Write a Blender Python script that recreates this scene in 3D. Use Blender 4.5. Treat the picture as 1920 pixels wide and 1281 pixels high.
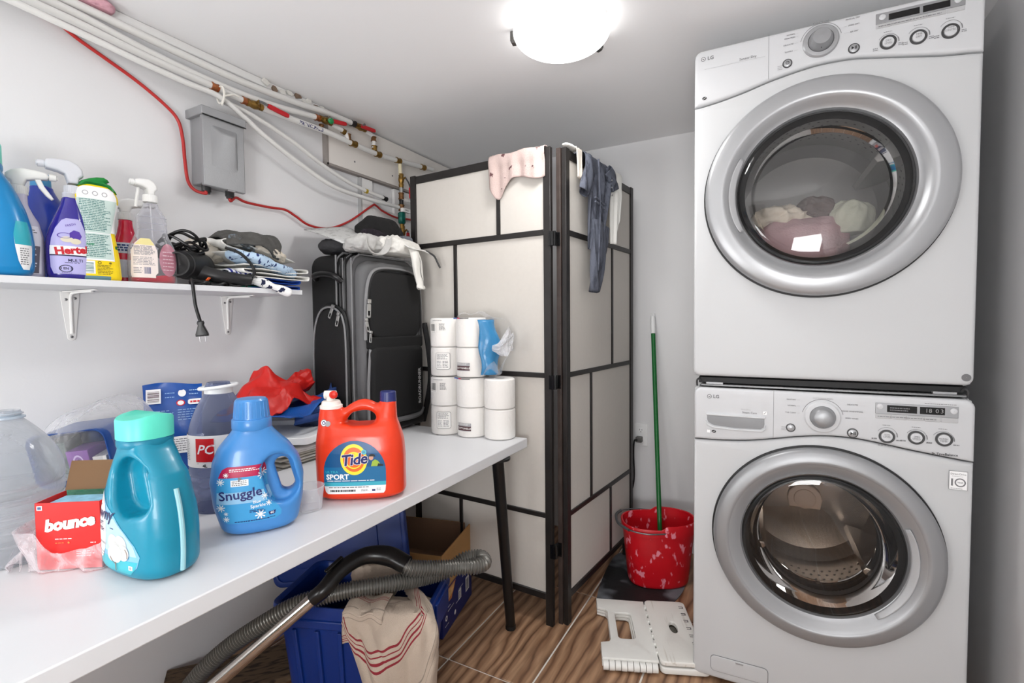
import bpy, math, random
import numpy as np
from mathutils import Vector, Matrix, noise

for o in list(bpy.data.objects): bpy.data.objects.remove(o)
SC = bpy.context.scene
COL = SC.collection
PI = math.pi

# ------------------------------------------------------------------ camera
cam_d = bpy.data.cameras.new('camera'); cam = bpy.data.objects.new('camera', cam_d); COL.objects.link(cam)
cam_d.sensor_width = 36.0; cam_d.lens = 36.0 * 916.0 / 1920.0; cam_d.clip_start = 0.02
def _cam(yaw, pitch, roll, loc):
    y, p, r = map(math.radians, (yaw, pitch, roll))
    f = Vector((-math.sin(y)*math.cos(p), math.cos(y)*math.cos(p), math.sin(p)))
    rt = Vector((math.cos(y), math.sin(y), 0)); up = rt.cross(f)
    c, s = math.cos(r), math.sin(r)
    R = rt*c + up*s; U = up*c - rt*s
    m = Matrix((R, U, -f)).transposed().to_4x4(); m.translation = loc
    return m
cam.matrix_world = _cam(28.3, -2.36, -0.55, Vector((1.72, 0, 1.17)))
SC.camera = cam

# ------------------------------------------------------------------ world, lights, exposure
w = bpy.data.worlds.new('world'); SC.world = w; w.use_nodes = True
w.node_tree.nodes['Background'].inputs[0].default_value = (1, 1, 1, 1)
w.node_tree.nodes['Background'].inputs[1].default_value = 0.15
SC.view_settings.view_transform = 'Standard'; SC.view_settings.look = 'None'
SC.view_settings.exposure = -0.64; SC.view_settings.gamma = 1.0; SC.view_settings.use_curve_mapping = False
def area(name, loc, rot, sx, sy, power, col=(1, 1, 1)):
    l = bpy.data.lights.new(name, 'AREA'); l.shape = 'RECTANGLE'; l.size = sx; l.size_y = sy; l.energy = power; l.color = col
    o = bpy.data.objects.new(name, l); COL.objects.link(o); o.location = loc; o.rotation_euler = rot
    return o
# two soft fill lights, unseen behind the camera and tipped up at the ceiling
area('fill_light_left', (0.36, -1.48, 0.90), (math.radians(140), 0, math.radians(-22)), 0.6, 0.9, 44.0)
area('fill_light_right', (1.98, -1.45, 1.00), (math.radians(138), 0, math.radians(14)), 0.6, 0.9, 72.0)  # added to brighten the screen's second panel and the back wall
LAMP_EMIT = 8.0; LAMP_POWER = 8.0

# ------------------------------------------------------------------ materials
def lin(c):
    out = []
    for v in c[:3]:
        v /= 255.0
        out.append(v/12.92 if v <= 0.04045 else ((v+0.055)/1.055)**2.4)
    return (*out, 1.0)
def mat(name, rgb, rough=0.5, metal=0.0, bump=0.0, bscale=150.0, var=0.0, vscale=6.0, spec=0.5, emit=0.0, coat=0.0, trans=0.0, ior=1.45, alpha=1.0, sss=0.0):
    m = bpy.data.materials.new(name); m.use_nodes = True
    nt = m.node_tree; b = nt.nodes['Principled BSDF']; c = lin(rgb)
    b.inputs['Base Color'].default_value = c; b.inputs['Roughness'].default_value = rough
    b.inputs['Metallic'].default_value = metal; b.inputs['Specular IOR Level'].default_value = spec
    b.inputs['Coat Weight'].default_value = coat; b.inputs['Transmission Weight'].default_value = trans
    b.inputs['IOR'].default_value = ior; b.inputs['Alpha'].default_value = alpha
    if sss: b.inputs['Subsurface Weight'].default_value = sss; b.inputs['Subsurface Radius'].default_value = (.02, .02, .02)
    if emit: b.inputs['Emission Color'].default_value = c; b.inputs['Emission Strength'].default_value = emit
    tc = nt.nodes.new('ShaderNodeTexCoord')
    if var:
        n = nt.nodes.new('ShaderNodeTexNoise'); n.inputs['Scale'].default_value = vscale; n.inputs['Detail'].default_value = 5
        nt.links.new(tc.outputs['Object'], n.inputs['Vector'])
        r = nt.nodes.new('ShaderNodeValToRGB')
        d = max(0, 1-var); e = 1+var*0.6
        r.color_ramp.elements[0].position = .3; r.color_ramp.elements[1].position = .7
        r.color_ramp.elements[0].color = (c[0]*d, c[1]*d, c[2]*d, 1); r.color_ramp.elements[1].color = (min(1, c[0]*e), min(1, c[1]*e), min(1, c[2]*e), 1)
        nt.links.new(n.outputs['Fac'], r.inputs['Fac']); nt.links.new(r.outputs['Color'], b.inputs['Base Color'])
    if bump:
        n2 = nt.nodes.new('ShaderNodeTexNoise'); n2.inputs['Scale'].default_value = bscale; n2.inputs['Detail'].default_value = 4
        nt.links.new(tc.outputs['Object'], n2.inputs['Vector'])
        bp = nt.nodes.new('ShaderNodeBump'); bp.inputs['Strength'].default_value = bump; bp.inputs['Distance'].default_value = 0.004
        nt.links.new(n2.outputs['Fac'], bp.inputs['Height']); nt.links.new(bp.outputs['Normal'], b.inputs['Normal'])
    return m
def film(name, rgb=(255, 255, 255), opac=0.12, rough=0.12, bump=0.0, bscale=30.0, tint=(255, 255, 255), edge=0.5, thick=1.0):
    """thin clear plastic: see-through with a pale sheen, stronger at glancing angles"""
    m = bpy.data.materials.new(name); m.use_nodes = True; nt = m.node_tree
    for n in list(nt.nodes): nt.nodes.remove(n)
    out = nt.nodes.new('ShaderNodeOutputMaterial'); mx = nt.nodes.new('ShaderNodeMixShader')
    tr = nt.nodes.new('ShaderNodeBsdfTransparent'); tr.inputs[0].default_value = lin(tint)
    pb = nt.nodes.new('ShaderNodeBsdfPrincipled'); pb.inputs['Base Color'].default_value = lin(rgb); pb.inputs['Roughness'].default_value = rough
    lw = nt.nodes.new('ShaderNodeLayerWeight'); lw.inputs['Blend'].default_value = 0.35
    mr = nt.nodes.new('ShaderNodeMapRange'); mr.inputs['To Min'].default_value = opac; mr.inputs['To Max'].default_value = min(1, opac+edge)
    nt.links.new(lw.outputs['Facing'], mr.inputs['Value']); nt.links.new(mr.outputs['Result'], mx.inputs['Fac'])
    nt.links.new(tr.outputs[0], mx.inputs[1]); nt.links.new(pb.outputs[0], mx.inputs[2]); nt.links.new(mx.outputs[0], out.inputs[0])
    if bump:
        tc = nt.nodes.new('ShaderNodeTexCoord'); n2 = nt.nodes.new('ShaderNodeTexNoise'); n2.inputs['Scale'].default_value = bscale
        n2.inputs['Detail'].default_value = 3; n2.inputs['Distortion'].default_value = 1.0
        nt.links.new(tc.outputs['Object'], n2.inputs['Vector'])
        bp = nt.nodes.new('ShaderNodeBump'); bp.inputs['Strength'].default_value = bump; bp.inputs['Distance'].default_value = 0.01
        nt.links.new(n2.outputs['Fac'], bp.inputs['Height']); nt.links.new(bp.outputs['Normal'], pb.inputs['Normal']); nt.links.new(bp.outputs['Normal'], lw.inputs['Normal'])
    return m
def glassy(name, tint, rough=.02, blend=.18):
    """sheet of clear glass: tinted see-through with mirror reflection growing at glancing angles"""
    m = bpy.data.materials.new(name); m.use_nodes = True; nt = m.node_tree
    for n in list(nt.nodes): nt.nodes.remove(n)
    out = nt.nodes.new('ShaderNodeOutputMaterial'); mx = nt.nodes.new('ShaderNodeMixShader')
    tr = nt.nodes.new('ShaderNodeBsdfTransparent'); tr.inputs[0].default_value = lin(tint)
    gl = nt.nodes.new('ShaderNodeBsdfGlossy'); gl.inputs['Roughness'].default_value = rough; gl.inputs[0].default_value = (.95, .95, .95, 1)
    fr = nt.nodes.new('ShaderNodeFresnel'); fr.inputs[0].default_value = 1.45
    nt.links.new(fr.outputs[0], mx.inputs[0]); nt.links.new(tr.outputs[0], mx.inputs[1]); nt.links.new(gl.outputs[0], mx.inputs[2]); nt.links.new(mx.outputs[0], out.inputs[0])
    return m
def wood_tile(name):
    m = bpy.data.materials.new(name); m.use_nodes = True; nt = m.node_tree; b = nt.nodes['Principled BSDF']
    tc = nt.nodes.new('ShaderNodeTexCoord'); oi = nt.nodes.new('ShaderNodeObjectInfo')
    mul = nt.nodes.new('ShaderNodeVectorMath'); mul.operation = 'SCALE'; mul.inputs[0].default_value = (7.3, 13.1, 3.7)
    nt.links.new(oi.outputs['Random'], mul.inputs['Scale'])
    add = nt.nodes.new('ShaderNodeVectorMath'); nt.links.new(tc.outputs['Object'], add.inputs[0]); nt.links.new(mul.outputs[0], add.inputs[1])
    mp = nt.nodes.new('ShaderNodeMapping'); mp.inputs['Scale'].default_value = (1.0, 0.34, 1.0); nt.links.new(add.outputs[0], mp.inputs['Vector'])
    w1 = nt.nodes.new('ShaderNodeTexWave'); w1.wave_type = 'BANDS'; w1.bands_direction = 'X'
    w1.inputs['Scale'].default_value = 7.5; w1.inputs['Distortion'].default_value = 9.0; w1.inputs['Detail'].default_value = 3.0
    w1.inputs['Detail Scale'].default_value = 0.9; w1.inputs['Detail Roughness'].default_value = 0.5
    nt.links.new(mp.outputs[0], w1.inputs['Vector'])
    mp2 = nt.nodes.new('ShaderNodeMapping'); mp2.inputs['Scale'].default_value = (60, 3.5, 1); nt.links.new(add.outputs[0], mp2.inputs['Vector'])
    n = nt.nodes.new('ShaderNodeTexNoise'); n.inputs['Scale'].default_value = 1.6; n.inputs['Detail'].default_value = 6; nt.links.new(mp2.outputs[0], n.inputs['Vector'])
    r1 = nt.nodes.new('ShaderNodeValToRGB'); e = r1.color_ramp.elements
    e[0].position = 0.0; e[0].color = lin((116, 84, 62)); e[1].position = 1.0; e[1].color = lin((186, 148, 116))
    e.new(.08).color = lin((142, 106, 80)); e.new(.22).color = lin((154, 117, 89)); e.new(.7).color = lin((170, 133, 103))
    nt.links.new(w1.outputs['Fac'], r1.inputs['Fac'])
    r2 = nt.nodes.new('ShaderNodeValToRGB'); r2.color_ramp.elements[0].color = lin((170, 160, 150)); r2.color_ramp.elements[1].color = (1, 1, 1, 1)
    r2.color_ramp.elements[0].position = .35; r2.color_ramp.elements[1].position = .6
    nt.links.new(n.outputs['Fac'], r2.inputs['Fac'])
    mx = nt.nodes.new('ShaderNodeMixRGB'); mx.blend_type = 'MULTIPLY'; mx.inputs[0].default_value = 0.45
    nt.links.new(r1.outputs[0], mx.inputs[1]); nt.links.new(r2.outputs[0], mx.inputs[2]); nt.links.new(mx.outputs[0], b.inputs['Base Color'])
    b.inputs['Roughness'].default_value = 0.38
    return m
def stripes(name, base, lines, axis=0, scale=1.0, rough=.9, bump=.4, bscale=400, uv=True, soft=False):
    """woven cloth: coloured stripes across u (or v); lines = [(position, half width, rgb)] in 0..1 of the repeat"""
    m = mat(name, base, rough, 0, bump, bscale); nt = m.node_tree; b = nt.nodes['Principled BSDF']
    tc = nt.nodes.new('ShaderNodeTexCoord'); sp = nt.nodes.new('ShaderNodeSeparateXYZ')
    nt.links.new(tc.outputs['UV' if uv else 'Object'], sp.inputs[0])
    mu = nt.nodes.new('ShaderNodeMath'); mu.operation = 'MULTIPLY'; mu.inputs[1].default_value = scale; nt.links.new(sp.outputs[axis], mu.inputs[0])
    fr = nt.nodes.new('ShaderNodeMath'); fr.operation = 'FRACT'; nt.links.new(mu.outputs[0], fr.inputs[0])
    r = nt.nodes.new('ShaderNodeValToRGB'); r.color_ramp.interpolation = 'CONSTANT'
    el = r.color_ramp.elements; el[0].position = 0; el[0].color = lin(base)
    el.remove(el[1])
    for p, hw, c in sorted(lines):
        el.new(max(0.0, p-hw)).color = lin(c); el.new(min(1, p+hw)).color = lin(base)
    nt.links.new(fr.outputs[0], r.inputs['Fac']); nt.links.new(r.outputs[0], b.inputs['Base Color'])
    return m
def blotch(name, base, spot, scale=25.0, thr=.62, rough=.85, bump=.3, bscale=300, stretch=(1, 1, 1), soft=.03):
    m = mat(name, base, rough, 0, bump, bscale); nt = m.node_tree; b = nt.nodes['Principled BSDF']
    tc = nt.nodes.new('ShaderNodeTexCoord'); mp = nt.nodes.new('ShaderNodeMapping'); mp.inputs['Scale'].default_value = stretch
    nt.links.new(tc.outputs['Object'], mp.inputs[0])
    n = nt.nodes.new('ShaderNodeTexNoise'); n.inputs['Scale'].default_value = scale; n.inputs['Detail'].default_value = 2
    nt.links.new(mp.outputs[0], n.inputs['Vector'])
    r = nt.nodes.new('ShaderNodeValToRGB'); r.color_ramp.elements[0].position = thr; r.color_ramp.elements[0].color = lin(base)
    r.color_ramp.elements[1].position = thr+soft; r.color_ramp.elements[1].color = lin(spot)
    nt.links.new(n.outputs['Fac'], r.inputs['Fac']); nt.links.new(r.outputs[0], b.inputs['Base Color'])
    return m

WALL = mat('wall_paint', (225, 225, 226), .55, bump=.05, bscale=120, var=.012, vscale=3)
CEIL = mat('ceiling_paint', (248, 248, 249), .7, bump=.05, bscale=90)
GROUT = mat('grout', (236, 230, 222), .8, bump=.2)
TILE = wood_tile('wood_look_tile')
APPL = mat('white_enamel', (197, 198, 199), .48, spec=.4)
APPL2 = mat('white_console_plastic', (203, 204, 206), .48, spec=.4)
SILVER = mat('silver_plastic', (154, 155, 157), .38, .45)
SILVER2 = mat('silver_satin', (168, 169, 171), .34, .45)
CHROME = mat('chrome', (215, 212, 208), .12, 1.0)
STEEL = mat('drum_steel', (170, 160, 150), .25, 1.0)
DARKGREY = mat('dark_grey_plastic', (62, 62, 63), .4)
MIDGREY = mat('mid_grey_print', (120, 120, 122), .6)
LIGHTGREY = mat('light_grey_print', (165, 165, 167), .6)
BLACK = mat('black_gloss', (14, 14, 15), .15)
BLACKM = mat('black_matt', (20, 20, 21), .55)
RUBBER = mat('grey_rubber', (92, 92, 93), .55)
GLASS = glassy('door_glass', (228, 227, 226))
GLASSCLR = glassy('clear_inner_glass', (246, 246, 246))
WHITE = mat('white_plastic', (235, 236, 236), .35)
WHITEP = mat('white_paint', (232, 231, 229), .5, bump=.05)
LAMINATE = mat('white_laminate', (222, 223, 225), .4, bump=.03, bscale=60)
SCREW = mat('screw_metal', (130, 130, 132), .35, .9)
BRASS = mat('brass', (150, 118, 62), .35, .9, var=.3, vscale=60)
COPPER = mat('copper', (176, 108, 70), .35, .9, var=.3, vscale=60)
REDPL = mat('red_plastic', (190, 24, 34), .35)
FRAME = mat('dark_stained_wood', (34, 31, 30), .42, bump=.08, bscale=80, var=.25, vscale=20)
FRAMEB = mat('brown_stained_wood', (62, 52, 48), .45, bump=.08, bscale=80, var=.25, vscale=20)
PAPER = mat('rice_paper', (202, 197, 190), .8, bump=.04, bscale=300, var=.015, vscale=60)
PRINT_W = mat('white_print', (244, 244, 244), .5); PRINT_K = mat('black_print', (30, 30, 32), .5)
PRINT_N = mat('navy_print', (28, 30, 100), .5); PRINT_R = mat('red_print', (200, 24, 40), .5)

# ------------------------------------------------------------------ mesh builder
def rot2(a): return np.array([[math.cos(a), -math.sin(a)], [math.sin(a), math.cos(a)]])
class MB:
    def __init__(s): s.v = []; s.f = []; s.m = []; s.n = 0; s.uv = {}
    def add(s, v, f, mi=0, xf=None):
        v = np.asarray(v, float).reshape(-1, 3)
        if xf is not None:
            A = np.array(xf); v = v @ A[:3, :3].T + A[:3, 3]
        s.v.append(v); n = s.n
        for q in f: s.f.append(tuple(int(i)+n for i in q)); s.m.append(mi)
        s.n += len(v); return s
    def box(s, lo, hi, mi=0, xf=None):
        x0, y0, z0 = lo; x1, y1, z1 = hi
        v = [(x0,y0,z0),(x1,y0,z0),(x1,y1,z0),(x0,y1,z0),(x0,y0,z1),(x1,y0,z1),(x1,y1,z1),(x0,y1,z1)]
        return s.add(v, [(0,3,2,1),(4,5,6,7),(0,1,5,4),(1,2,6,5),(2,3,7,6),(3,0,4,7)], mi, xf)
    def grid(s, P, mi=0, flip=False, wrapu=False, wrapv=False, xf=None):
        P = np.asarray(P, float); nu, nv = P.shape[:2]; f = []
        for i in range(nu if wrapu else nu-1):
            for j in range(nv if wrapv else nv-1):
                a = i*nv+j; b = ((i+1) % nu)*nv+j; c = ((i+1) % nu)*nv+(j+1) % nv; d = i*nv+(j+1) % nv
                f.append((a, d, c, b) if flip else (a, b, c, d))
        return s.add(P.reshape(-1, 3), f, mi, xf)
    def lathe(s, prof, seg=32, mi=0, xf=None, a0=0, a1=2*PI, mis=None):
        """profile [(r,z)] about local z"""
        full = abs(a1-a0) > 6.28
        A = np.linspace(a0, a1, seg, endpoint=not full)
        pr = np.array(prof, float)
        P = np.stack([np.outer(np.cos(A), pr[:, 0]), np.outer(np.sin(A), pr[:, 0]), np.tile(pr[:, 1], (len(A), 1))], -1)
        if mis is None: return s.grid(P, mi, wrapu=full, xf=xf)
        for k in range(len(pr)-1): s.grid(P[:, k:k+2], mis[k], wrapu=full, xf=xf)
        return s
    def tube(s, pts, r, seg=10, mi=0, cap=True, xf=None):
        P = np.array([list(p) for p in pts], float); n = len(P); R = np.full(n, r, float) if np.isscalar(r) else np.asarray(r, float)
        T = np.gradient(P, axis=0); T /= np.linalg.norm(T, axis=1)[:, None]+1e-12
        up = np.array([0, 0, 1.0]) if abs(T[0][2]) < .9 else np.array([1.0, 0, 0])
        N = np.cross(T[0], up); N /= np.linalg.norm(N); G = []
        a = np.linspace(0, 2*PI, seg, endpoint=False)
        for i in range(n):
            N = N - T[i]*np.dot(N, T[i]); N /= np.linalg.norm(N)+1e-12; B = np.cross(T[i], N)
            G.append(P[i]+R[i]*(np.outer(np.cos(a), N)+np.outer(np.sin(a), B)))
        G = np.array(G); base = s.n; s.grid(G, mi, wrapv=True, xf=xf)
        if cap:
            s.f.append(tuple(base+i for i in range(seg))); s.m.append(mi)
            s.f.append(tuple(base+(n-1)*seg+i for i in reversed(range(seg)))); s.m.append(mi)
        return s
    def cyl(s, p0, p1, r0, r1=None, seg=20, mi=0, xf=None):
        r1 = r0 if r1 is None else r1
        P = [np.array(p0, float), np.array(p1, float)]
        return s.tube(P, [r0, r1], seg, mi, True, xf)
    def build(s, name, mats, parent=None, smooth=True, bevel=0, bseg=2, ang=35, solid=0, loc=None, rot=None, sub=0, uv=None, fixn=True):
        me = bpy.data.meshes.new(name)
        V = np.concatenate(s.v) if s.v else np.zeros((0, 3))
        me.from_pydata(V.tolist(), [], s.f)
        if not isinstance(mats, (list, tuple)): mats = [mats]
        for m in mats: me.materials.append(m)
        if len(mats) > 1: me.polygons.foreach_set('material_index', s.m)
        if uv is not None:
            L = me.uv_layers.new(name='UVMap'); li = np.zeros(len(me.loops), int); me.loops.foreach_get('vertex_index', li)
            L.data.foreach_set('uv', np.asarray(uv, np.float32)[li].ravel())
        me.validate(); me.update()
        if fixn:
            import bmesh
            bm = bmesh.new(); bm.from_mesh(me); bmesh.ops.remove_doubles(bm, verts=bm.verts, dist=1e-6) if uv is None else None
            bmesh.ops.recalc_face_normals(bm, faces=bm.faces); bm.to_mesh(me); bm.free()
        if smooth:
            me.polygons.foreach_set('use_smooth', [True]*len(me.polygons))
            me.set_sharp_from_angle(angle=math.radians(ang))
        o = bpy.data.objects.new(name, me); COL.objects.link(o)
        if parent is not None: o.parent = parent
        if loc is not None: o.location = loc
        if rot is not None: o.rotation_euler = rot
        if bevel:
            b = o.modifiers.new('bevel', 'BEVEL'); b.width = bevel; b.segments = bseg; b.limit_method = 'ANGLE'; b.angle_limit = math.radians(40)
        if sub:
            b = o.modifiers.new('subd', 'SUBSURF'); b.levels = sub; b.render_levels = sub
        if solid:
            b = o.modifiers.new('thick', 'SOLIDIFY'); b.thickness = solid; b.offset = 0
        return o
def tag(o, label, cat=None, group=None, kind=None):
    if label: o['label'] = label
    if cat: o['category'] = cat
    if group: o['group'] = group
    if kind: o['kind'] = kind
    return o
def thing(name, label, cat, loc=(0, 0, 0), rz=0.0, group=None, rot=None):
    o = bpy.data.objects.new(name, None); COL.objects.link(o); o.location = loc; o.empty_display_size = .05
    o.rotation_euler = rot if rot else (0, 0, rz)
    return tag(o, label, cat, group)
def box(name, lo, hi, m, parent=None, bevel=0, seg=2):
    return MB().box(lo, hi).build(name, m, parent, bevel=bevel, bseg=seg)
def XF(loc=(0, 0, 0), rx=0, ry=0, rz=0, sc=(1, 1, 1)):
    return Matrix.Translation(loc) @ Matrix.Rotation(rz, 4, 'Z') @ Matrix.Rotation(ry, 4, 'Y') @ Matrix.Rotation(rx, 4, 'X') @ Matrix.Diagonal((*sc, 1))
FRONT = Matrix.Rotation(PI/2, 4, 'X')          # local z -> -y : turns lathe axis / extrusion towards the viewer
def smoothpath(pts, n=10):
    P = np.array(pts, float); Q = np.vstack([2*P[0]-P[1], P, 2*P[-1]-P[-2]]); out = []
    for i in range(1, len(Q)-2):
        for t in np.linspace(0, 1, n, endpoint=False):
            a, b, c, d = Q[i-1:i+3]
            out.append(.5*((2*b)+(-a+c)*t+(2*a-5*b+4*c-d)*t*t+(-a+3*b-3*c+d)*t**3))
    out.append(P[-1]); return np.array(out)
def resample(P, n):
    P = np.asarray(P, float); d = np.r_[0, np.cumsum(np.linalg.norm(np.diff(P, axis=0), axis=1))]
    t = np.linspace(0, d[-1], n); return np.stack([np.interp(t, d, P[:, k]) for k in range(P.shape[1])], 1)
def rrect(x0, y0, x1, y1, r, n=6):
    if np.isscalar(r): r = [r]*4
    P = []
    for (cx, cy, a, q) in ((x1-r[0], y0+r[0], -PI/2, r[0]), (x1-r[1], y1-r[1], 0, r[1]), (x0+r[2], y1-r[2], PI/2, r[2]), (x0+r[3], y0+r[3], PI, r[3])):
        for t in np.linspace(0, PI/2, n): P.append((cx+q*math.cos(a+t), cy+q*math.sin(a+t)))
    return P
def circ(cx, cy, r, n=48, ry=None): return [(cx+r*math.cos(t), cy+(ry or r)*math.sin(t)) for t in np.linspace(0, 2*PI, n, endpoint=False)]
def prism(splines, half, bevel=0.0, bres=2):
    """filled outline(s) (holes allowed) with rounded edges; returns verts, faces in XY with thickness in z"""
    cu = bpy.data.curves.new('c', 'CURVE'); cu.dimensions = '2D'; cu.fill_mode = 'BOTH'
    cu.extrude = max(0, half-bevel); cu.bevel_depth = bevel; cu.bevel_resolution = bres; cu.offset = -bevel
    for sp in splines:
        s = cu.splines.new('POLY'); s.points.add(len(sp)-1); s.use_cyclic_u = True
        for p, q in zip(s.points, sp): p.co = (q[0], q[1], 0, 1)
    o = bpy.data.objects.new('c', cu); me = bpy.data.meshes.new_from_object(o)
    v = np.zeros(len(me.vertices)*3); me.vertices.foreach_get('co', v); f = [tuple(p.vertices) for p in me.polygons]
    bpy.data.objects.remove(o); bpy.data.curves.remove(cu); bpy.data.meshes.remove(me)
    return v.reshape(-1, 3), f
_tc = {}
def text2d(s, size, bold=0.0, shear=0.0, space=1.0, align='CENTER', sx=1.0, res=2):
    k = (s, size, bold, shear, space, align, sx)
    if k in _tc: return _tc[k]
    cu = bpy.data.curves.new('t', 'FONT'); cu.body = s; cu.size = size; cu.offset = bold*size; cu.shear = shear; cu.space_character = space
    cu.align_x = align; cu.align_y = 'CENTER'; cu.resolution_u = res; cu.fill_mode = 'FRONT'
    o = bpy.data.objects.new('t', cu); me = bpy.data.meshes.new_from_object(o)
    v = np.zeros(len(me.vertices)*3); me.vertices.foreach_get('co', v); f = [tuple(p.vertices) for p in me.polygons]
    bpy.data.objects.remove(o); bpy.data.curves.remove(cu); bpy.data.meshes.remove(me)
    v = v.reshape(-1, 3)[:, :2].copy(); v[:, 0] *= sx
    _tc[k] = (v, f); return v, f
def split_long(v, f, mx):
    V = [tuple(p) for p in v]; out = []; st = []
    for q in f:
        for i in range(1, len(q)-1): st.append((q[0], q[i], q[i+1]))
    while st:
        t = st.pop(); d = [math.dist(V[t[i]], V[t[(i+1) % 3]]) for i in range(3)]; k = max(range(3), key=lambda i: d[i])
        if d[k] <= mx: out.append(t); continue
        a, b, c = t[k], t[(k+1) % 3], t[(k+2) % 3]; m = len(V); V.append(((V[a][0]+V[b][0])/2, (V[a][1]+V[b][1])/2)); st += [(a, m, c), (m, b, c)]
    return np.array(V), out
class Print:
    """flat print laid on a surface: layers of 2-D shapes in (x, z), wrapped onto a front surface y = surf(x, z)"""
    def __init__(s): s.items = []; s.L = 0
    def raw(s, v, f, mi, layer=None):
        if layer is None: s.L += 1; layer = s.L
        s.items.append((np.asarray(v, float), f, mi, layer)); return s
    def text(s, t, x, z, size, mi, bold=.0, shear=0, space=1, align='CENTER', rot=0, sx=1, layer=None):
        v, f = text2d(t, size, bold, shear, space, align, sx); v = v @ rot2(rot).T + np.array([x, z]); return s.raw(v, f, mi, layer)
    def band(s, rows, mi, nx=10, nz=3, layer=None):
        """rows: [(z, xl, xr)] bottom to top"""
        rows = np.array(rows, float); zz = []
        for i in range(len(rows)-1): zz += list(np.linspace(rows[i, 0], rows[i+1, 0], nz, endpoint=False))
        zz.append(rows[-1, 0]); zz = np.array(zz)
        xl = np.interp(zz, rows[:, 0], rows[:, 1]); xr = np.interp(zz, rows[:, 0], rows[:, 2]); t = np.linspace(0, 1, nx)
        X = xl[:, None]*(1-t)+xr[:, None]*t; Z = np.repeat(zz[:, None], nx, 1); n = len(zz)
        f = [(i*nx+j, i*nx+j+1, (i+1)*nx+j+1, (i+1)*nx+j) for i in range(n-1) for j in range(nx-1)]
        return s.raw(np.stack([X, Z], -1).reshape(-1, 2), f, mi, layer)
    def rect(s, x0, z0, x1, z1, mi, nx=4, nz=4, layer=None): return s.band([(z0, x0, x1), (z1, x0, x1)], mi, nx, nz, layer)
    def disc(s, cx, cz, r, mi, rz=None, n=24, r0=0.0, a0=0, a1=2*PI, rings=2, layer=None, rot=0):
        rz = rz or r; A = np.linspace(a0, a1, n+1); rr = np.linspace(r0, 1, rings+1)
        V = np.stack([np.outer(rr, r*np.cos(A)), np.outer(rr, rz*np.sin(A))], -1).reshape(-1, 2) @ rot2(rot).T + np.array([cx, cz])
        m = n+1; f = [(i*m+j, (i+1)*m+j, (i+1)*m+j+1, i*m+j+1) for i in range(rings) for j in range(n)]
        return s.raw(V, f, mi, layer)
    def poly(s, pts, mi, layer=None):
        v, f = prism([pts], 0.0); return s.raw(v[:, :2], f, mi, layer)
    def line(s, x0, z0, x1, z1, wd, mi, layer=None):
        d = np.array([x1-x0, z1-z0]); L = np.linalg.norm(d); nrm = np.array([-d[1], d[0]])/L*wd/2
        a = np.array([x0, z0]); b = np.array([x1, z1]); return s.raw([a-nrm, b-nrm, b+nrm, a+nrm], [(0, 1, 2, 3)], mi, layer)
    def micro(s, x0, z0, x1, z1, rows, mi, seed=1, fill=.45, mn=.004, mx=.016, layer=None):
        """rows of tiny unreadable print"""
        rg = random.Random(seed); V = []; F = []; h = (z1-z0)/rows
        for k in range(rows):
            x = x0; zc = z1-(k+.5)*h; end = x1-(x1-x0)*rg.random()*.25
            while x < end:
                l = rg.uniform(mn, mx); xe = min(x+l, end); b = len(V); hh = h*fill/2
                V += [(x, zc-hh), (xe, zc-hh), (xe, zc+hh), (x, zc+hh)]; F.append((b, b+1, b+2, b+3)); x = xe+mn*.5
        return s.raw(V, F, mi, layer) if V else s
    def barcode(s, x0, z0, x1, z1, mi, n=14, seed=3, layer=None, horiz=False):
        rg = random.Random(seed); V = []; F = []; t = 0.0; ws = [rg.uniform(.4, 1.6) for _ in range(2*n)]; tot = sum(ws)
        for k, wv in enumerate(ws):
            a, b_ = t/tot, (t+wv)/tot; t += wv
            if k % 2: continue
            b = len(V)
            if horiz: V += [(x0, z0+(z1-z0)*a), (x1, z0+(z1-z0)*a), (x1, z0+(z1-z0)*b_), (x0, z0+(z1-z0)*b_)]
            else: V += [(x0+(x1-x0)*a, z0), (x0+(x1-x0)*b_, z0), (x0+(x1-x0)*b_, z1), (x0+(x1-x0)*a, z1)]
            F.append((b, b+1, b+2, b+3))
        return s.raw(V, F, mi, layer)
    def build(s, name, mats, parent, surf=None, step=0.00025, xf=None, stuff=True):
        mb = MB(); done = []
        for v, f, mi, L in s.items:
            lo, hi = v.min(0), v.max(0)                      # a layer lies just above whatever it overlaps
            L = 1+max([l for a, b, l in done if (a < hi).all() and (lo < b).all()], default=0); done.append((lo, hi, L))
            if surf is not None and step > .00028: v, f = split_long(v, f, .0055)
            y = surf(v[:, 0], v[:, 1]) if surf else np.zeros(len(v))
            mb.add(np.stack([v[:, 0], y-0.0003-step*L, v[:, 1]], 1), f, mi, xf)
        o = mb.build(name, mats, parent, smooth=False, fixn=False)
        if stuff and len(s.items) > 1: o['kind'] = 'stuff'
        return o
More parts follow.
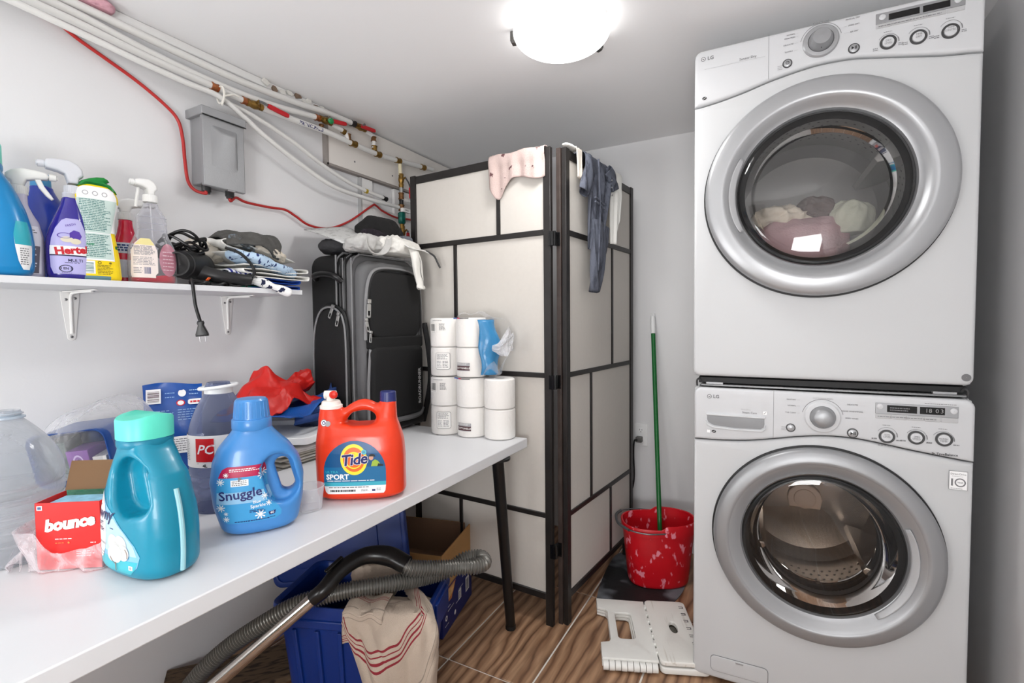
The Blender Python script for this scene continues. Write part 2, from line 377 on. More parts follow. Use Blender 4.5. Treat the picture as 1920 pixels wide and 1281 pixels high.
# ------------------------------------------------------------------ implicit solids (surface nets)
def surfnet(f, lo, hi, h):
    ax = [np.arange(lo[i]-h, hi[i]+2*h, h) for i in range(3)]
    X, Y, Z = np.meshgrid(*ax, indexing='ij'); F = f(X, Y, Z); G = np.stack([X, Y, Z], -1)
    n = F.shape; acc = np.zeros((n[0]-1, n[1]-1, n[2]-1, 3)); cnt = np.zeros((n[0]-1, n[1]-1, n[2]-1))
    def sl(o): return tuple(slice(o[i], n[i]-1+o[i]) for i in range(3))
    cs = [(a, b, c) for a in (0, 1) for b in (0, 1) for c in (0, 1)]
    for o in cs:
        for k in range(3):
            if o[k]: continue
            p = list(o); p[k] = 1; A = F[sl(o)]; B = F[sl(p)]; mk = (A < 0) != (B < 0)
            t = np.where(mk, A/(A-B+1e-30), 0)[..., None]
            acc += np.where(mk[..., None], G[sl(o)]*(1-t)+G[sl(p)]*t, 0); cnt += mk
    act = cnt > 0; idx = -np.ones(act.shape, int); idx[act] = np.arange(act.sum()); V = acc[act]/cnt[act][:, None]
    quads = []
    for k in range(3):
        u, w_ = (k+1) % 3, (k+2) % 3
        a = [slice(1, n[i]-1) for i in range(3)]; b = list(a); a[k] = slice(0, n[k]-1); b[k] = slice(1, n[k])
        A = F[tuple(a)]; B = F[tuple(b)]; I = np.argwhere((A < 0) != (B < 0)); sg = A[tuple(I.T)] < 0
        base = I.copy()
        for d in range(3):
            if d != k: base[:, d] += 1
        def at(du, dw):
            q = base.copy(); q[:, u] += du; q[:, w_] += dw; return idx[tuple(q.T)]
        Q = np.stack([at(-1, -1), at(0, -1), at(0, 0), at(-1, 0)], 1)
        Q[~sg] = Q[~sg][:, ::-1]; quads.append(Q)
    Q = np.concatenate(quads); Q = Q[(Q >= 0).all(1)]
    e = h*.2
    for _ in range(2):
        fv = f(*V.T); g = np.stack([(f(V[:, 0]+e, V[:, 1], V[:, 2])-fv)/e, (f(V[:, 0], V[:, 1]+e, V[:, 2])-fv)/e, (f(V[:, 0], V[:, 1], V[:, 2]+e)-fv)/e], 1)
        st = fv[:, None]*g/(np.sum(g*g, 1)[:, None]+1e-6); V = V-np.clip(st, -h*.4, h*.4)
    return V, Q.tolist()
def smax(a, b, k): h = np.clip(.5-.5*(b-a)/k, 0, 1) if k else 0; return (np.maximum(a, b) if not k else b*(1-h)+a*h+k*h*(1-h))
def smin(a, b, k): return -smax(-a, -b, k)
def prof(keys):
    k = np.array(keys, float)
    zs = np.linspace(k[0, 0], k[-1, 0], 240); ys = np.interp(zs, k[:, 0], k[:, 1])
    w_ = np.hanning(15); w_ /= w_.sum(); pad = np.r_[np.full(7, ys[0]), ys, np.full(7, ys[-1])]; ys2 = np.convolve(pad, w_, 'valid')
    ys2[:3] = ys[:3]; return lambda z: np.interp(z, zs, ys2)
def jug(W, D, Cx=None, n=2.6, z0=0.0, z1=.2, rb=.008):
    """body with width / depth / centre profiles over height"""
    W = prof(W); D = prof(D); Cx = prof(Cx) if Cx else (lambda z: 0*z)
    def f(x, y, z):
        w_ = W(z); d = D(z); q = ((np.abs((x-Cx(z))/w_)**n+np.abs(y/d)**n)**(1/n)-1)*np.minimum(w_, d)
        return smax(smax(q, z0-z, rb), z-z1, rb*.6)
    return f
def sdf_obj(name, f, lo, hi, h, m, parent, **k):
    V, Q = surfnet(f, lo, hi, h); return MB().add(V, Q).build(name, m, parent, ang=60, fixn=False, **k)
def front_of(f, y0=-.2, y1=0.0):
    def s(x, z):
        a = np.full(len(x), y0); b = np.full(len(x), y1)
        for _ in range(26):
            c = (a+b)/2; ins = f(x, c, z) < 0; b = np.where(ins, c, b); a = np.where(ins, a, c)
        return a
    return s
def nz(p, s=1.0, o=0.0): return noise.noise(Vector((p[0]*s+o, p[1]*s+o*1.7, p[2]*s-o)))
def fold_noise(p, s, o):
    v = noise.noise(Vector((p[0]*s+o, p[1]*s-o, p[2]*s+o*.5))); return 1-2*abs(v)
def lump(name, m, loc, size, rz=0, seed=1, amp=.12, fs=14, ex=.75, nu=84, nv=44, parent=None, flat=True, rot=None, fine=.3, shape=None, sharp=0.0):
    """crumpled cloth heap: soft boxy blob with sharp creased folds and a flat underside"""
    a, b, c = size; P = np.zeros((nu, nv, 3)); sp = lambda t: math.copysign(abs(t)**ex, t)
    R0 = (a*b*c)**(1/3); k0 = fs/12.0/ R0*.55
    for i in range(nu):
        th = 2*PI*i/nu
        for j in range(nv):
            ph = -PI/2+PI*j/(nv-1); cp = sp(math.cos(ph)) if abs(math.cos(ph)) > 1e-9 else 0
            p = Vector((a*cp*sp(math.cos(th)), b*cp*sp(math.sin(th)), c*sp(math.sin(ph))))
            w_ = Vector((nz(p, k0*.8, seed), nz(p, k0*.8, seed+5), nz(p, k0*.8, seed+9)))*R0*.7
            q0 = p+w_
            r1 = 1-abs(nz(q0, k0*1.0, seed*3.1))*2.2; r2 = 1-abs(nz(q0, k0*2.3, seed*1.7))*2.2; r3 = 1-abs(nz(q0, k0*4.5, seed*2.3))*2.0
            d = .55*r1+.30*r2+fine*.4*r3-.25
            if sharp:
                dd = noise.voronoi(q0*k0*1.15+Vector((seed, seed, 0)))[0]; d += sharp*(min(.6, dd[1]-dd[0])*1.6-.45)
            n = Vector((p.x/a, p.y/b, p.z/c)); n = n.normalized() if n.length > 1e-6 else n
            q = p+n*(amp*1.5*R0*d)
            if shape: q = Vector(shape(q))
            P[i, j] = (q.x, q.y, q.z)
    if flat: P[..., 2] = np.maximum(P[..., 2], -c*.9)+c*.9
    return MB().grid(P, wrapu=True).build(name, m, parent, loc=loc, rot=rot or (0, 0, rz), ang=80)
def sheet(name, m, fn, nu=30, nv=30, parent=None, solid=.002, loc=None, rot=None, sub=0, uvf=None, ang=80):
    """cloth / paper sheet from fn(u,v)->(x,y,z), with uv"""
    P = np.array([[fn(i/(nu-1), j/(nv-1)) for j in range(nv)] for i in range(nu)], float)
    uv = np.array([(uvf(i/(nu-1), j/(nv-1)) if uvf else (i/(nu-1), j/(nv-1))) for i in range(nu) for j in range(nv)])
    return MB().grid(P).build(name, m, parent, solid=solid, loc=loc, rot=rot, ang=ang, sub=sub, uv=uv)
def crease(u, v, seed, n=7):
    """sum of sharp random folds over a sheet, about -1..1"""
    rg = random.Random(seed); t = 0
    for k in range(n):
        a = rg.uniform(0, PI); f = rg.uniform(1.2, 4.5); ph = rg.random(); w_ = 1/f
        q = (u*math.cos(a)+v*math.sin(a))*f+ph+.15*nz((u*3, v*3, seed+k)); t += (abs((q % 1)-.5)*4-1)*w_
    return t/1.6
def flat_tube(pts, wd, th, nrm, seed=0, seg=22):
    """flattened cloth sleeve along pts; nrm = direction of its flat side"""
    P = np.array(pts, float); T = np.gradient(P, axis=0); T /= np.linalg.norm(T, axis=1)[:, None]; N = np.array(nrm, float); G = []
    for i in range(len(P)):
        S = np.cross(N, T[i]); S /= np.linalg.norm(S); f = i/(len(P)-1); w_ = np.interp(f, np.linspace(0, 1, len(wd)), wd)
        G.append([P[i]+S*w_*math.cos(a)*(1+.06*math.sin(5*f+seed))+N*th*(math.sin(a)+.35*math.sin(3*a+8*f+seed)) for a in np.linspace(0, 2*PI, seg, endpoint=False)])
    return MB().grid(G, wrapv=True)
# ------------------------------------------------------------------ the room
RX, RY, RH, YF = 2.275, 2.54, 2.08, -1.6
def struct(o): o['kind'] = 'structure'; return o
fl = struct(box('floor', (-.1, YF-1.2, -.06), (RX+.1, RY+.1, -.004), GROUT))
me_t = {}
def tile(x0, x1, y0, y1):
    k = (round(x1-x0, 3), round(y1-y0, 3))
    if k not in me_t:
        o = MB().box((-k[0]/2, -k[1]/2, -.008), (k[0]/2, k[1]/2, 0)).build('tile', TILE, fl, bevel=.0012, bseg=1); me_t[k] = o.data
    else:
        o = bpy.data.objects.new('tile', me_t[k]); COL.objects.link(o); o.parent = fl
        b = o.modifiers.new('bevel', 'BEVEL'); b.width = .0012; b.segments = 1
    o.location = ((x0+x1)/2, (y0+y1)/2, 0)
gx = [0.0]+[.733-.306*2, .733-.306, .733, 1.042, 1.348, 1.654, 1.96, 2.266]
ys = [1.345+.601*k for k in range(-5, 3)]
for i in range(len(gx)-1):
    for j in range(len(ys)-1):
        y0, y1 = max(ys[j], YF), min(ys[j+1], RY)
        tile(gx[i]+.0036, gx[i+1]-.0036, y0+.0036, y1-.0036)
struct(box('ceiling', (-.1, YF-.1, RH), (RX+.1, RY+.1, RH+.1), CEIL))
struct(box('wall_left', (-.1, YF-.1, -.004), (0, RY+.1, RH), WALL))
struct(box('wall_back', (0, RY, -.004), (RX, RY+.1, RH), WALL))
struct(box('wall_right', (RX, YF-.1, -.004), (RX+.1, RY+.1, RH), WALL))
wf = struct(MB().box((0, YF-.1, -.004), (.14, YF, RH)).box((1.09, YF-.1, -.004), (RX, YF, RH)).box((.14, YF-.1, 2.0), (1.09, YF, RH)).build('wall_front', WALL))
dfm = MB()
for lo, hi in (((.075, YF-.005, 0), (.14, YF+.018, 2.05)), ((1.09, YF-.005, 0), (1.155, YF+.018, 2.05)), ((.075, YF-.005, 2.0), (1.155, YF+.018, 2.06))): dfm.box(lo, hi)
struct(dfm.build('trim_1', WHITEP, bevel=.004))
struct(box('wall_hall', (-.1, YF-1.3, -.004), (RX+.1, YF-1.2, RH), mat('hall_paint', (120, 108, 98), .7)))
# white moulding strip along the top of the left wall, with flaking plaster where it ends
struct(MB().box((0, -.2, 2.052), (.035, 1.50, 2.0795)).build('trim_2', WHITEP, bevel=.003))
rg = random.Random(5)
mb = MB()
for k in range(9):
    y = 1.20+k*.034; c = [(0.036, y+rg.uniform(-.012, .012), 2.066+rg.uniform(-.012, .008)) for _ in range(1)][0]
    n = 6; ring = [(c[0]+.004*rg.random(), c[1]+.017*math.cos(2*PI*i/n)*rg.uniform(.6, 1.2), c[2]+.012*math.sin(2*PI*i/n)*rg.uniform(.5, 1.2)) for i in range(n)]
    b = mb.n; mb.add(ring+[(p[0]+.006, p[1], p[2]) for p in ring], [tuple(range(n)), tuple(range(2*n-1, n-1, -1))]+[(i, (i+1) % n, n+(i+1) % n, n+i) for i in range(n)], k % 3 == 1)
tag(mb.build('flaking_plaster', [mat('plaster', (222, 220, 214), .9, bump=.5), mat('bare_plaster', (128, 108, 92), .9, bump=.5)], smooth=False), 'flaking white and brown plaster chips along ceiling edge above the pipes', 'plaster', kind='stuff')

# painted backing boards screwed to the wall behind the valves
b1 = thing('backing_board', 'wide cream painted board under the ceiling behind the red handled valves', 'board', (0, 1.505, 1.86))
box('panel', (.001, 0, 0), (.022, 1.02, .213), mat('cream_paint', (231, 226, 220), .55, bump=.06), b1, .002)
for y in (.15, .4, .66, .9): MB().cyl((.021, y, .045), (.0235, y, .045), .004, seg=10).build('screw', SCREW, b1)
MB().box((.0, -.011, -.010), (.026, -.0005, .213)).box((.0, -.0105, -.011), (.026, 1.02, -.0005)).build('edge_strip', mat('raw_edge', (150, 143, 138), .8, bump=.2), b1)
b2 = thing('backing_board', 'narrow white painted board below the cream board beside the screen', 'board', (0, 1.70, 1.30))
MB().box((.001, 0, 0), (.018, .07, .546)).box((.001, .07, 0), (.018, .36, .42)).box((.001, .22, .42), (.018, .36, .546)).build('panel', WHITEP, b2, bevel=.002)
box('edge_strip', (.0, -.009, 0), (.02, -.0005, .546), mat('raw_edge_grey', (176, 176, 176), .8), b2)

# ------------------------------------------------------------------ ceiling lamp
lp = thing('ceiling_lamp', 'round frosted glass ceiling lamp with dark metal clips, switched on', 'lamp', (1.135, 1.425, RH))
MB().lathe([(0, -.001), (.140, -.001), (.140, -.022), (.02, -.022), (0, -.022)], 48).build('base_plate', WHITEP, lp)
pr = [(.148*math.cos(t), -.026-.058*math.sin(t)) for t in np.linspace(0, PI/2, 14)]
sh = MB().lathe([(.141, -.023), (.148, -.024)]+pr[:-1]+[(0.0005, -.084)], 56).build('glass_shade', mat('lit_frosted_glass', (255, 254, 252), .3, emit=LAMP_EMIT), lp)
for a in (194.8, 58.9):
    a = math.radians(a); ca, sa = math.cos(a), math.sin(a)
    MB().box((.138, -.010, -.036), (.160, .010, -.006)).box((.142, -.010, -.044), (.156, .010, -.034)).build('clip', mat('clip_metal', (92, 90, 88), .35, .8), lp, bevel=.002, rot=(0, 0, a))
pl = bpy.data.lights.new('ceiling_lamp_bulb', 'AREA'); pl.shape = 'DISK'; pl.size = .24; pl.energy = LAMP_POWER; pl.color = (1, .993, .98)
po = bpy.data.objects.new('ceiling_lamp_bulb', pl); COL.objects.link(po); po.parent = lp; po.location = (0, 0, -.095)
# ------------------------------------------------------------------ stacked washer and dryer
PM = [PRINT_K, MIDGREY, LIGHTGREY, SILVER, BLACK, PRINT_W]
def ring_label(p, x, z, r, mi, t=.0012): p.disc(x, z, r, mi, n=30, r0=(r-t)/r, rings=1)
def appliance(name, label, cat, loc, rz, P):
    t = thing(name, label, cat, loc, rz)
    W, H, D = .686, P['H'], .70; cx, cz, R = P['door']; zs, zf = P['zs'], P['seam']
    # cabinet: five sides, open at the front behind the panels
    wl = .012; mb = MB()
    mb.box((0, .02, zs), (wl, D, H-.004)).box((W-wl, .02, zs), (W, D, H-.004)).box((wl, D-wl, zs), (W-wl, D, H-.004))
    mb.box((wl, .02, H-.02), (W-wl, D-wl, H-.004)).box((wl, .02, zs), (W-wl, D-wl, zs+.015))
    mb.build('cabinet', APPL, t, bevel=.004)
    # lower front panel (curved top edge) with the door opening
    sx = np.linspace(0.001, W-.001, 60); sz = np.interp(sx, [q[0] for q in zf], [q[1] for q in zf])
    k = np.hanning(9); k /= k.sum(); pz = np.r_[np.full(4, sz[0]), sz, np.full(4, sz[-1])]; sz = np.convolve(pz, k, 'valid')
    low = [(W-.001, zs+.02), (W-.001, sz[-1]-.002)]+[(x, z-.002) for x, z in zip(sx[::-1], sz[::-1])][1:]+[(0.001, zs+.02)]
    low = [(x, z) for x, z in low]
    # round the bottom corners
    rb = .02; arc = [(0.001+rb-rb*math.cos(a), zs+rb-rb*math.sin(a)) for a in np.linspace(0, PI/2, 6)]; arc2 = [(W-.001-rb+rb*math.sin(a), zs+rb-rb*math.cos(a)) for a in np.linspace(0, PI/2, 6)]
    low = arc+arc2+low[1:-1]
    v, f = prism([low, circ(cx, cz, R*.80, 72)], .018, .010, 3)
    MB().add(v, f, 0, XF((0, .012, 0)) @ FRONT).build('front_panel', APPL, t, ang=50)
    # console
    top = P['H']; rc = .022
    con = [(x, z+.0015) for x, z in zip(sx, sz)]+[(W-.001, top-rc)]+[(W-.001-rc+rc*math.cos(a), top-rc+rc*math.sin(a)) for a in np.linspace(0, PI/2, 7)]+[(.001+rc-rc*math.sin(a), top-rc+rc*math.cos(a)) for a in np.linspace(0, PI/2, 7)]
    v, f = prism([con], .020, .009, 3)
    MB().add(v, f, 0, XF((0, .012, 0)) @ FRONT).build('console', APPL2, t, ang=50)
    # drum: steel cylinder, back plate, lifting vanes, perforations
    dr = R*.80; zc = cz
    Y = lambda y: XF((cx, y, zc)) @ FRONT
    MB().lathe([(dr, -.035), (dr, -.055), (dr+.012, -.07), (dr+.012, -.42), (dr*.9, -.45), (.05, -.455), (.0005, -.455)], 64, xf=Y(0)).build('drum', P['drum'], t)
    for a in P['vanes']:
        vp = [(-.035, 0), (.035, 0), (.022, .05), (.008, .085), (-.008, .085), (-.022, .05)]
        v, f = prism([vp], .17, .004); M_ = Y(.25) @ Matrix.Rotation(a, 4, 'Z') @ Matrix.Translation((0, -dr-.008, 0))
        MB().add(v, f, 0, M_).build('drum_vane', P['vane_mat'], t)
    mb = MB()
    for r_ in range(9):
        for q in range(64):
            a = 2*PI*(q+.5*(r_ % 2))/64; y = -.10-.03*r_
            c = Vector((math.cos(a)*(dr+.0108), math.sin(a)*(dr+.0108), y)); tn = Vector((-math.sin(a), math.cos(a), 0)); n = Vector((0, 0, 1)); s_ = .0042
            mb.add([c+tn*s_*math.cos(u)+n*s_*math.sin(u) for u in (0, PI/3, 2*PI/3, PI, 4*PI/3, 5*PI/3)], [tuple(range(6))], 0, Y(0))
    h_ = mb.build('drum_holes', BLACKM, t, smooth=False, fixn=False); h_['kind'] = 'stuff'
    MB().lathe([(R*.80+.002, .004), (R*.80, -.02), (R*.74, -.03), (R*.72, -.05), (R*.745, -.07)], 64, xf=Y(0)).build('door_gasket', RUBBER, t)
    if P['kind'] == 'washer':
        v, f = prism([[(-.05, -.03), (.05, -.03), (.056, .005), (.05, .03), (.03, .052), (0, .06), (-.03, .052), (-.05, .03), (-.056, .005)]], .008, .004)
        MB().add(v, f, 0, Y(.447) @ Matrix.Translation((0, -.020, 0))).add(*prism([circ(0, 0, .036, 32)], .003, .002), 0, Y(.437) @ Matrix.Translation((0, -.015, 0))).build('drum_hub_cover', mat('drum_cover', (236, 206, 184), .45), t)
    # door: dark gap ring, outer ring, inner bevel, glass
    dm = MB(); r0, r1, r2 = R, R*P['r1'], R*P['r2']
    dm.lathe([(r0-.006, .006), (r0, .010), (r0, .030), (r0-.004, .037), (r0-.012, .041), (r1+.006, .046), (r1, .0455), (r1-.004, .043)], 96, xf=Y(0))
    door = dm.build('door', P['ring'], t, ang=50)
    MB().lathe([(r1-.004, .0432), (r1-.012, .0385), (r2+.016, .026), (r2+.004, .020), (r2, .012)], 96, xf=Y(0)).build('inner_bezel', SILVER2, door)
    MB().lathe([(r0+.0055, .0075), (r0+.0045, .013), (r0-.004, .014), (r0-.010, .006)], 96, xf=Y(0)).build('door_gap_shade', BLACKM, door)  # black ring stands for the shade in the gap round the door
    gl = [(r2, .014), (r2-.004, .024), (r2*.94, .034), (r2*.86, .0385), (r2*.5, .047), (.0005, .050)] if P['kind'] == 'dryer' else [(r2, .014), (r2-.004, .026), (r2*.95, .034), (r2*.88, .037), (r2*.5, .0415), (.0005, .043)]
    MB().lathe(gl, 96, xf=Y(0)).build('door_glass', GLASS, door)
    MB().lathe([(r2-.001, .013), (r2*.965, .018), (r2*.93, .012), (r2*.90, .004)], 96, xf=Y(0)).build('glass_rim', mat('smoked_rim_'+name, (52, 52, 53), .12, .2), door)
    bw = [(r2*.90, .006), (r2*.86, -.02), (r2*.82, -.07), (r2*.76, -.10), (r2*.4, -.118), (.0005, -.12)] if P['kind'] == 'washer' else [(r2*.90, .004), (r2*.82, .002), (r2*.80, -.012), (r2*.78, -.03), (r2*.4, -.036), (.0005, -.036)]
    MB().lathe(bw, 72, xf=Y(0)).build('glass_bowl', GLASSCLR, door)
    # finger grip in the bezel
    a0, a1 = P['grip']; A = np.linspace(a0, a1, 26); rr = r2+.010
    G = np.array([[((rr+dr_*(.55+.45*math.sin(PI*i/25)**.5))*math.cos(a), (rr+dr_*(.55+.45*math.sin(PI*i/25)**.5))*math.sin(a), zz) for dr_, zz in ((-.006, .0240), (-.003, .0262), (.003, .0290), (.009, .0325), (.012, .0335))] for i, a in enumerate(A)])
    MB().grid(G, xf=Y(0)).build('door_grip', mat('grip_'+name, P['gripc'], .35, .1), door, solid=.002)
    # knob
    kx, kz, kr = P['knob']; K = lambda y: XF((kx, y, kz)) @ FRONT; f0 = .008
    kn = MB().lathe([(kr, f0-.001), (kr, f0+.004), (kr*.93, f0+.007), (kr*.72, f0+.008), (kr*.70, f0+.006)], 48, xf=K(0)).build('knob_ring', SILVER2 if P['kind'] == 'dryer' else APPL2, t)
    if P['kind'] == 'dryer': kp = [(kr*.69, f0+.004), (kr*.68, f0+.010), (kr*.52, f0+.030), (kr*.48, f0+.033), (.0005, f0+.034)]
    else: kp = [(kr*.70, f0+.004), (kr*.70, f0+.009), (kr*.62, f0+.020), (kr*.53, f0+.028), (kr*.50, f0+.029), (kr*.3, f0+.031), (.0005, f0+.0315)]
    kb = MB().lathe(kp, 48, xf=K(0)).build('knob', SILVER, t)
    box('pointer', (kx-.0008, -f0-.022, kz-kr*.62), (kx+.0008, -f0-.012, kz-kr*.5), DARKGREY, kb)
    # buttons
    for (bx, bz, br, kind) in P['buttons']:
        B = XF((bx, 0, bz)) @ FRONT
        if kind == 'ring':
            b_ = MB().lathe([(br, .007), (br, .0105), (br-.0045, .0105), (br-.0048, .0085)], 36, xf=B).build('button_ring', DARKGREY, t)
            MB().lathe([(br-.005, .0085), (br-.006, .012), (.0005, .0128)], 36, xf=B).build('button', APPL2, t)
        else:
            MB().lathe([(br, .007), (br, .0095), (br-.002, .0095), (br-.0022, .0085)], 36, xf=B).build('button_ring', DARKGREY, t)
            MB().lathe([(br-.0022, .0085), (br-.003, .0115), (br*.5, .013), (.0005, .0132)], 36, xf=B).build('button', SILVER2, t)
    # display panel
    x0, z0, x1, z1 = P['disp']; zm = z0+(z1-z0)*.30
    dp = MB().box((x0, -.0098, zm), (x1, -.004, z1)).build('display_panel', SILVER, t, bevel=.001)
    for a, b in P['screens']: box('screen', (a, -.0104, P['sz'][0]), (b, -.0090, P['sz'][1]), BLACK, dp)
    n = 5; wd = (x1-x0)/n
    for k in range(n): box('display_button', (x0+k*wd+.0008, -.0098, z0), (x0+(k+1)*wd-.0008, -.004, zm-.001), mat('button_plastic_%s%d' % (name, k), (182, 182, 183), .4), t, .001)
    for bx, bz in P['dots']:
        MB().lathe([(.0075, .009), (.0075, .0115), (.006, .0125), (.0005, .0128)], 24, xf=XF((bx, 0, bz)) @ FRONT).build('option_button', APPL2, t)
    # feet
    for fx in (.05, W-.05):
        for fy in (.07, D-.08): MB().cyl((fx, fy, P['z0']), (fx, fy, zs+.004), .022, .018, 16).build('foot', BLACKM, t)
    # print
    p = Print(); P['print'](p)
    p.build('print', PM, t, lambda x, z: np.full(len(x), -.0083)); P['extra'](t)
    return t
def knob_print(p, kx, kz, kr, words, sz=.0052, tilt=0):
    A = np.linspace(math.radians(15), math.radians(165), 24)
    p.disc(kx, kz, kr*1.14, 1, n=36, r0=.975, a0=math.radians(12), a1=math.radians(168), rings=1)
    for (tx, x, z, al) in words:
        p.text(tx, x, z, sz, 1, .02, align=al, layer=3)
        xe = x+(.002 if al == 'RIGHT' else -.002); s = 1 if al == 'RIGHT' else -1
        e = kx-s*kr*1.25
        if s*(e-xe) > .004: p.line(xe, z, e, z, .0005, 2, layer=3)
def w_print(p):
    p.disc(.046, .928, .0068, 1, n=24); p.disc(.046, .928, .0045, 5, r0=.7, rings=1); p.line(.046, .928, .046, .932, .001, 5); p.text('LG', .066, .928, .0145, 1, .03)
    p.text('Direct Drive', .150, .893, .005, 2); p.text('Steam Care', .160, .884, .0085, 1, .012)
    p.poly(rrect(.196, .880, .208, .892, .002), 2); p.poly(rrect(.1965, .8805, .2075, .8915, .0018), 5); p.line(.199, .883, .205, .889, .0015, 1)
    p.poly(rrect(.039, .812, .050, .823, .0005), 2); p.poly(rrect(.0396, .8126, .0494, .8224, .0004), 5); p.disc(.060, .818, .0065, 0, rz=.0045); p.line(.056, .816, .064, .820, .001, 5)
    p.rect(.2245, .812, .2253, .955, 1)
    knob_print(p, .349, .886, .045, [('SANITARY', .283, .932, 'RIGHT'), ('NORMAL', .283, .914, 'RIGHT'), ('TUB CLEAN', .283, .893, 'RIGHT'), ('DELICATES', .408, .926, 'LEFT'), ('HAND WASH/WOOL', .396, .907, 'LEFT'), ('SPEED WASH', .404, .887, 'LEFT')])
    p.text('COTTON/NORMAL', .350, .939, .0058, 2, .01)
    p.disc(.270, .848, .0045, 1, r0=.75, rings=1); p.rect(.2696, .848, .2704, .851, 1)
    p.micro(.246, .838, .258, .851, 3, 2, 4, mn=.001, mx=.004)
    for bx, wd in ((.500, ('SOIL', 'LEVEL')), (.564, ('SPIN', 'SPEED')), (.620, ('WASH', 'TEMP'))):
        A = math.radians
        p.disc(bx, .846, .0235, 1, n=20, r0=.96, a0=A(20), a1=A(150), rings=1); p.disc(bx, .846, .0242, 1, n=8, r0=.91, a0=A(-5), a1=A(25), rings=1)
        p.micro(bx-.010, .8735, bx+.010, .8765, 1, 1, 7, mn=.002, mx=.006); p.micro(bx+.021, .832, bx+.034, .838, 1, 1, 8, mn=.002, mx=.006); p.micro(bx-.034, .832, bx-.021, .840, 1, 1, 9, mn=.002, mx=.006)
    p.micro(.480, .8165, .518, .8205, 1, 1, 11, mn=.003, mx=.007)
    p.micro(.58, .939, .65, .942, 1, 1, 13, mn=.002, mx=.006)
    p.disc(.600, .8085, .0040, 0, n=3, r0=.45, rings=1); p.text('TrueBalance', .607, .808, .0088, 0, .010, align='LEFT')
    # ten-year badge
    p.poly(rrect(.634, .717, .672, .767, .001), 1); p.poly(rrect(.6348, .7178, .6712, .7662, .0008), 5)
    p.text('Direct Drive', .653, .759, .0062, 1, .01); p.micro(.640, .752, .667, .754, 1, 2, 5, mn=.001, mx=.003); p.rect(.6385, .7275, .6425, .7465, 1); p.disc(.657, .737, .0115, 1, r0=.74, rings=1); p.text('YEAR', .657, .737, .005, 1, .02); p.micro(.638, .7195, .668, .7225, 1, 1, 6, mn=.001, mx=.004)
def w_extra(t):
    # detergent drawer pull: a slab whose grey stands for the shade in its pocket
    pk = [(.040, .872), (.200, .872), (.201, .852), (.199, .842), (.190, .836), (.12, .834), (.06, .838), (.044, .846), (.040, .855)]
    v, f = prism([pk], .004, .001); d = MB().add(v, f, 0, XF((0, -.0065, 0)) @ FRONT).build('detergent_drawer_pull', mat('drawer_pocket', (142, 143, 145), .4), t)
    lip = [(.038, .8745), (.203, .8745), (.203, .869), (.038, .869)]
    v, f = prism([lip], .005, .002); MB().add(v, f, 0, XF((0, -.010, 0)) @ FRONT).build('lip', APPL2, d)
    v, f = prism([[(.036, .852), (.041, .845), (.06, .835), (.12, .8315), (.19, .833), (.202, .840), (.205, .850), (.205, .838), (.196, .828), (.12, .8265), (.055, .829), (.040, .836)]], .005, .002); MB().add(v, f, 0, XF((0, -.009, 0)) @ FRONT).build('lower_lip', APPL2, d)
    # pump filter door
    fr = rrect(.052, -.01, .222, .098, .014)
    v, f = prism([rrect(.056, .045, .218, .094, .012)], .0022, .001); fd = MB().add(v, f, 0, XF((0, -.0072, 0)) @ FRONT).build('filter_door', APPL, t)
    MB().add(*prism([rrect(.0545, .0435, .2195, .0955, .013), rrect(.0562, .0452, .2178, .0938, .012)], .0012), 0, XF((0, -.0062, 0)) @ FRONT).build('door_gap', MIDGREY, fd)
    box('latch', (.128, -.0108, .086), (.150, -.0085, .0915), SILVER2, fd, .0008)
    p = Print()
    for k, (cx_, on) in enumerate(((.588, '18'), (.606, '0'), (.616, '3'))): p.text(on, cx_, .9215, .015, 0)
    p.build('display_digits', [mat('display_segments', (150, 150, 150), .4)], t, lambda x, z: np.full(len(x), -.0106))
    p = Print(); p.micro(.505, .915, .556, .927, 2, 0, 5, mn=.002, mx=.005)
    p.micro(.478, .897, .645, .901, 1, 0, 15, mn=.003, mx=.008); p.build('display_print', [MIDGREY], t, lambda x, z: np.full(len(x), -.0106))
    tri = Print(); tri.poly([(.416, .8415), (.416, .8505), (.4225, .846)], 0); tri.rect(.4235, .8418, .4252, .8502, 0); tri.rect(.4265, .8418, .4282, .8502, 0)
    tri.build('play_pause_symbol', [PRINT_K], t, lambda x, z: np.full(len(x), -.0134))
    tx = Print()
    for bx, wd in ((.500, ('SOIL', 'LEVEL')), (.564, ('SPIN', 'SPEED')), (.620, ('WASH', 'TEMP'))):
        tx.text(wd[0], bx, .8495, .0066, 0, layer=1); tx.text(wd[1], bx, .8435, .0066, 0, layer=1)
    tx.build('button_print', [MIDGREY], t, lambda x, z: np.full(len(x), -.0129))
WASH = dict(kind='washer', H=.955, zs=.018, z0=.0, door=(.347, .512, .285), seam=[(0, .789), (.07, .790), (.153, .796), (.226, .809), (.295, .823), (.355, .831), (.425, .831), (.487, .822), (.546, .811), (.614, .801), (.686, .791)],
    drum=STEEL, vane_mat=STEEL, vanes=(.95, .95+2*PI/3, .95+4*PI/3), ring=SILVER, r1=.86, r2=.72, grip=(math.radians(-52), math.radians(24)), gripc=(176, 177, 179),
    knob=(.349, .886, .045), buttons=[(.270, .848, .0125, 'b'), (.422, .846, .0135, 'b'), (.500, .844, .0185, 'ring'), (.564, .847, .0185, 'ring'), (.622, .848, .0185, 'ring')],
    disp=(.473, .893, .650, .936), screens=((.499, .564), (.570, .622)), sz=(.912, .931), dots=((.483, .926), (.640, .924)), print=w_print, extra=w_extra)
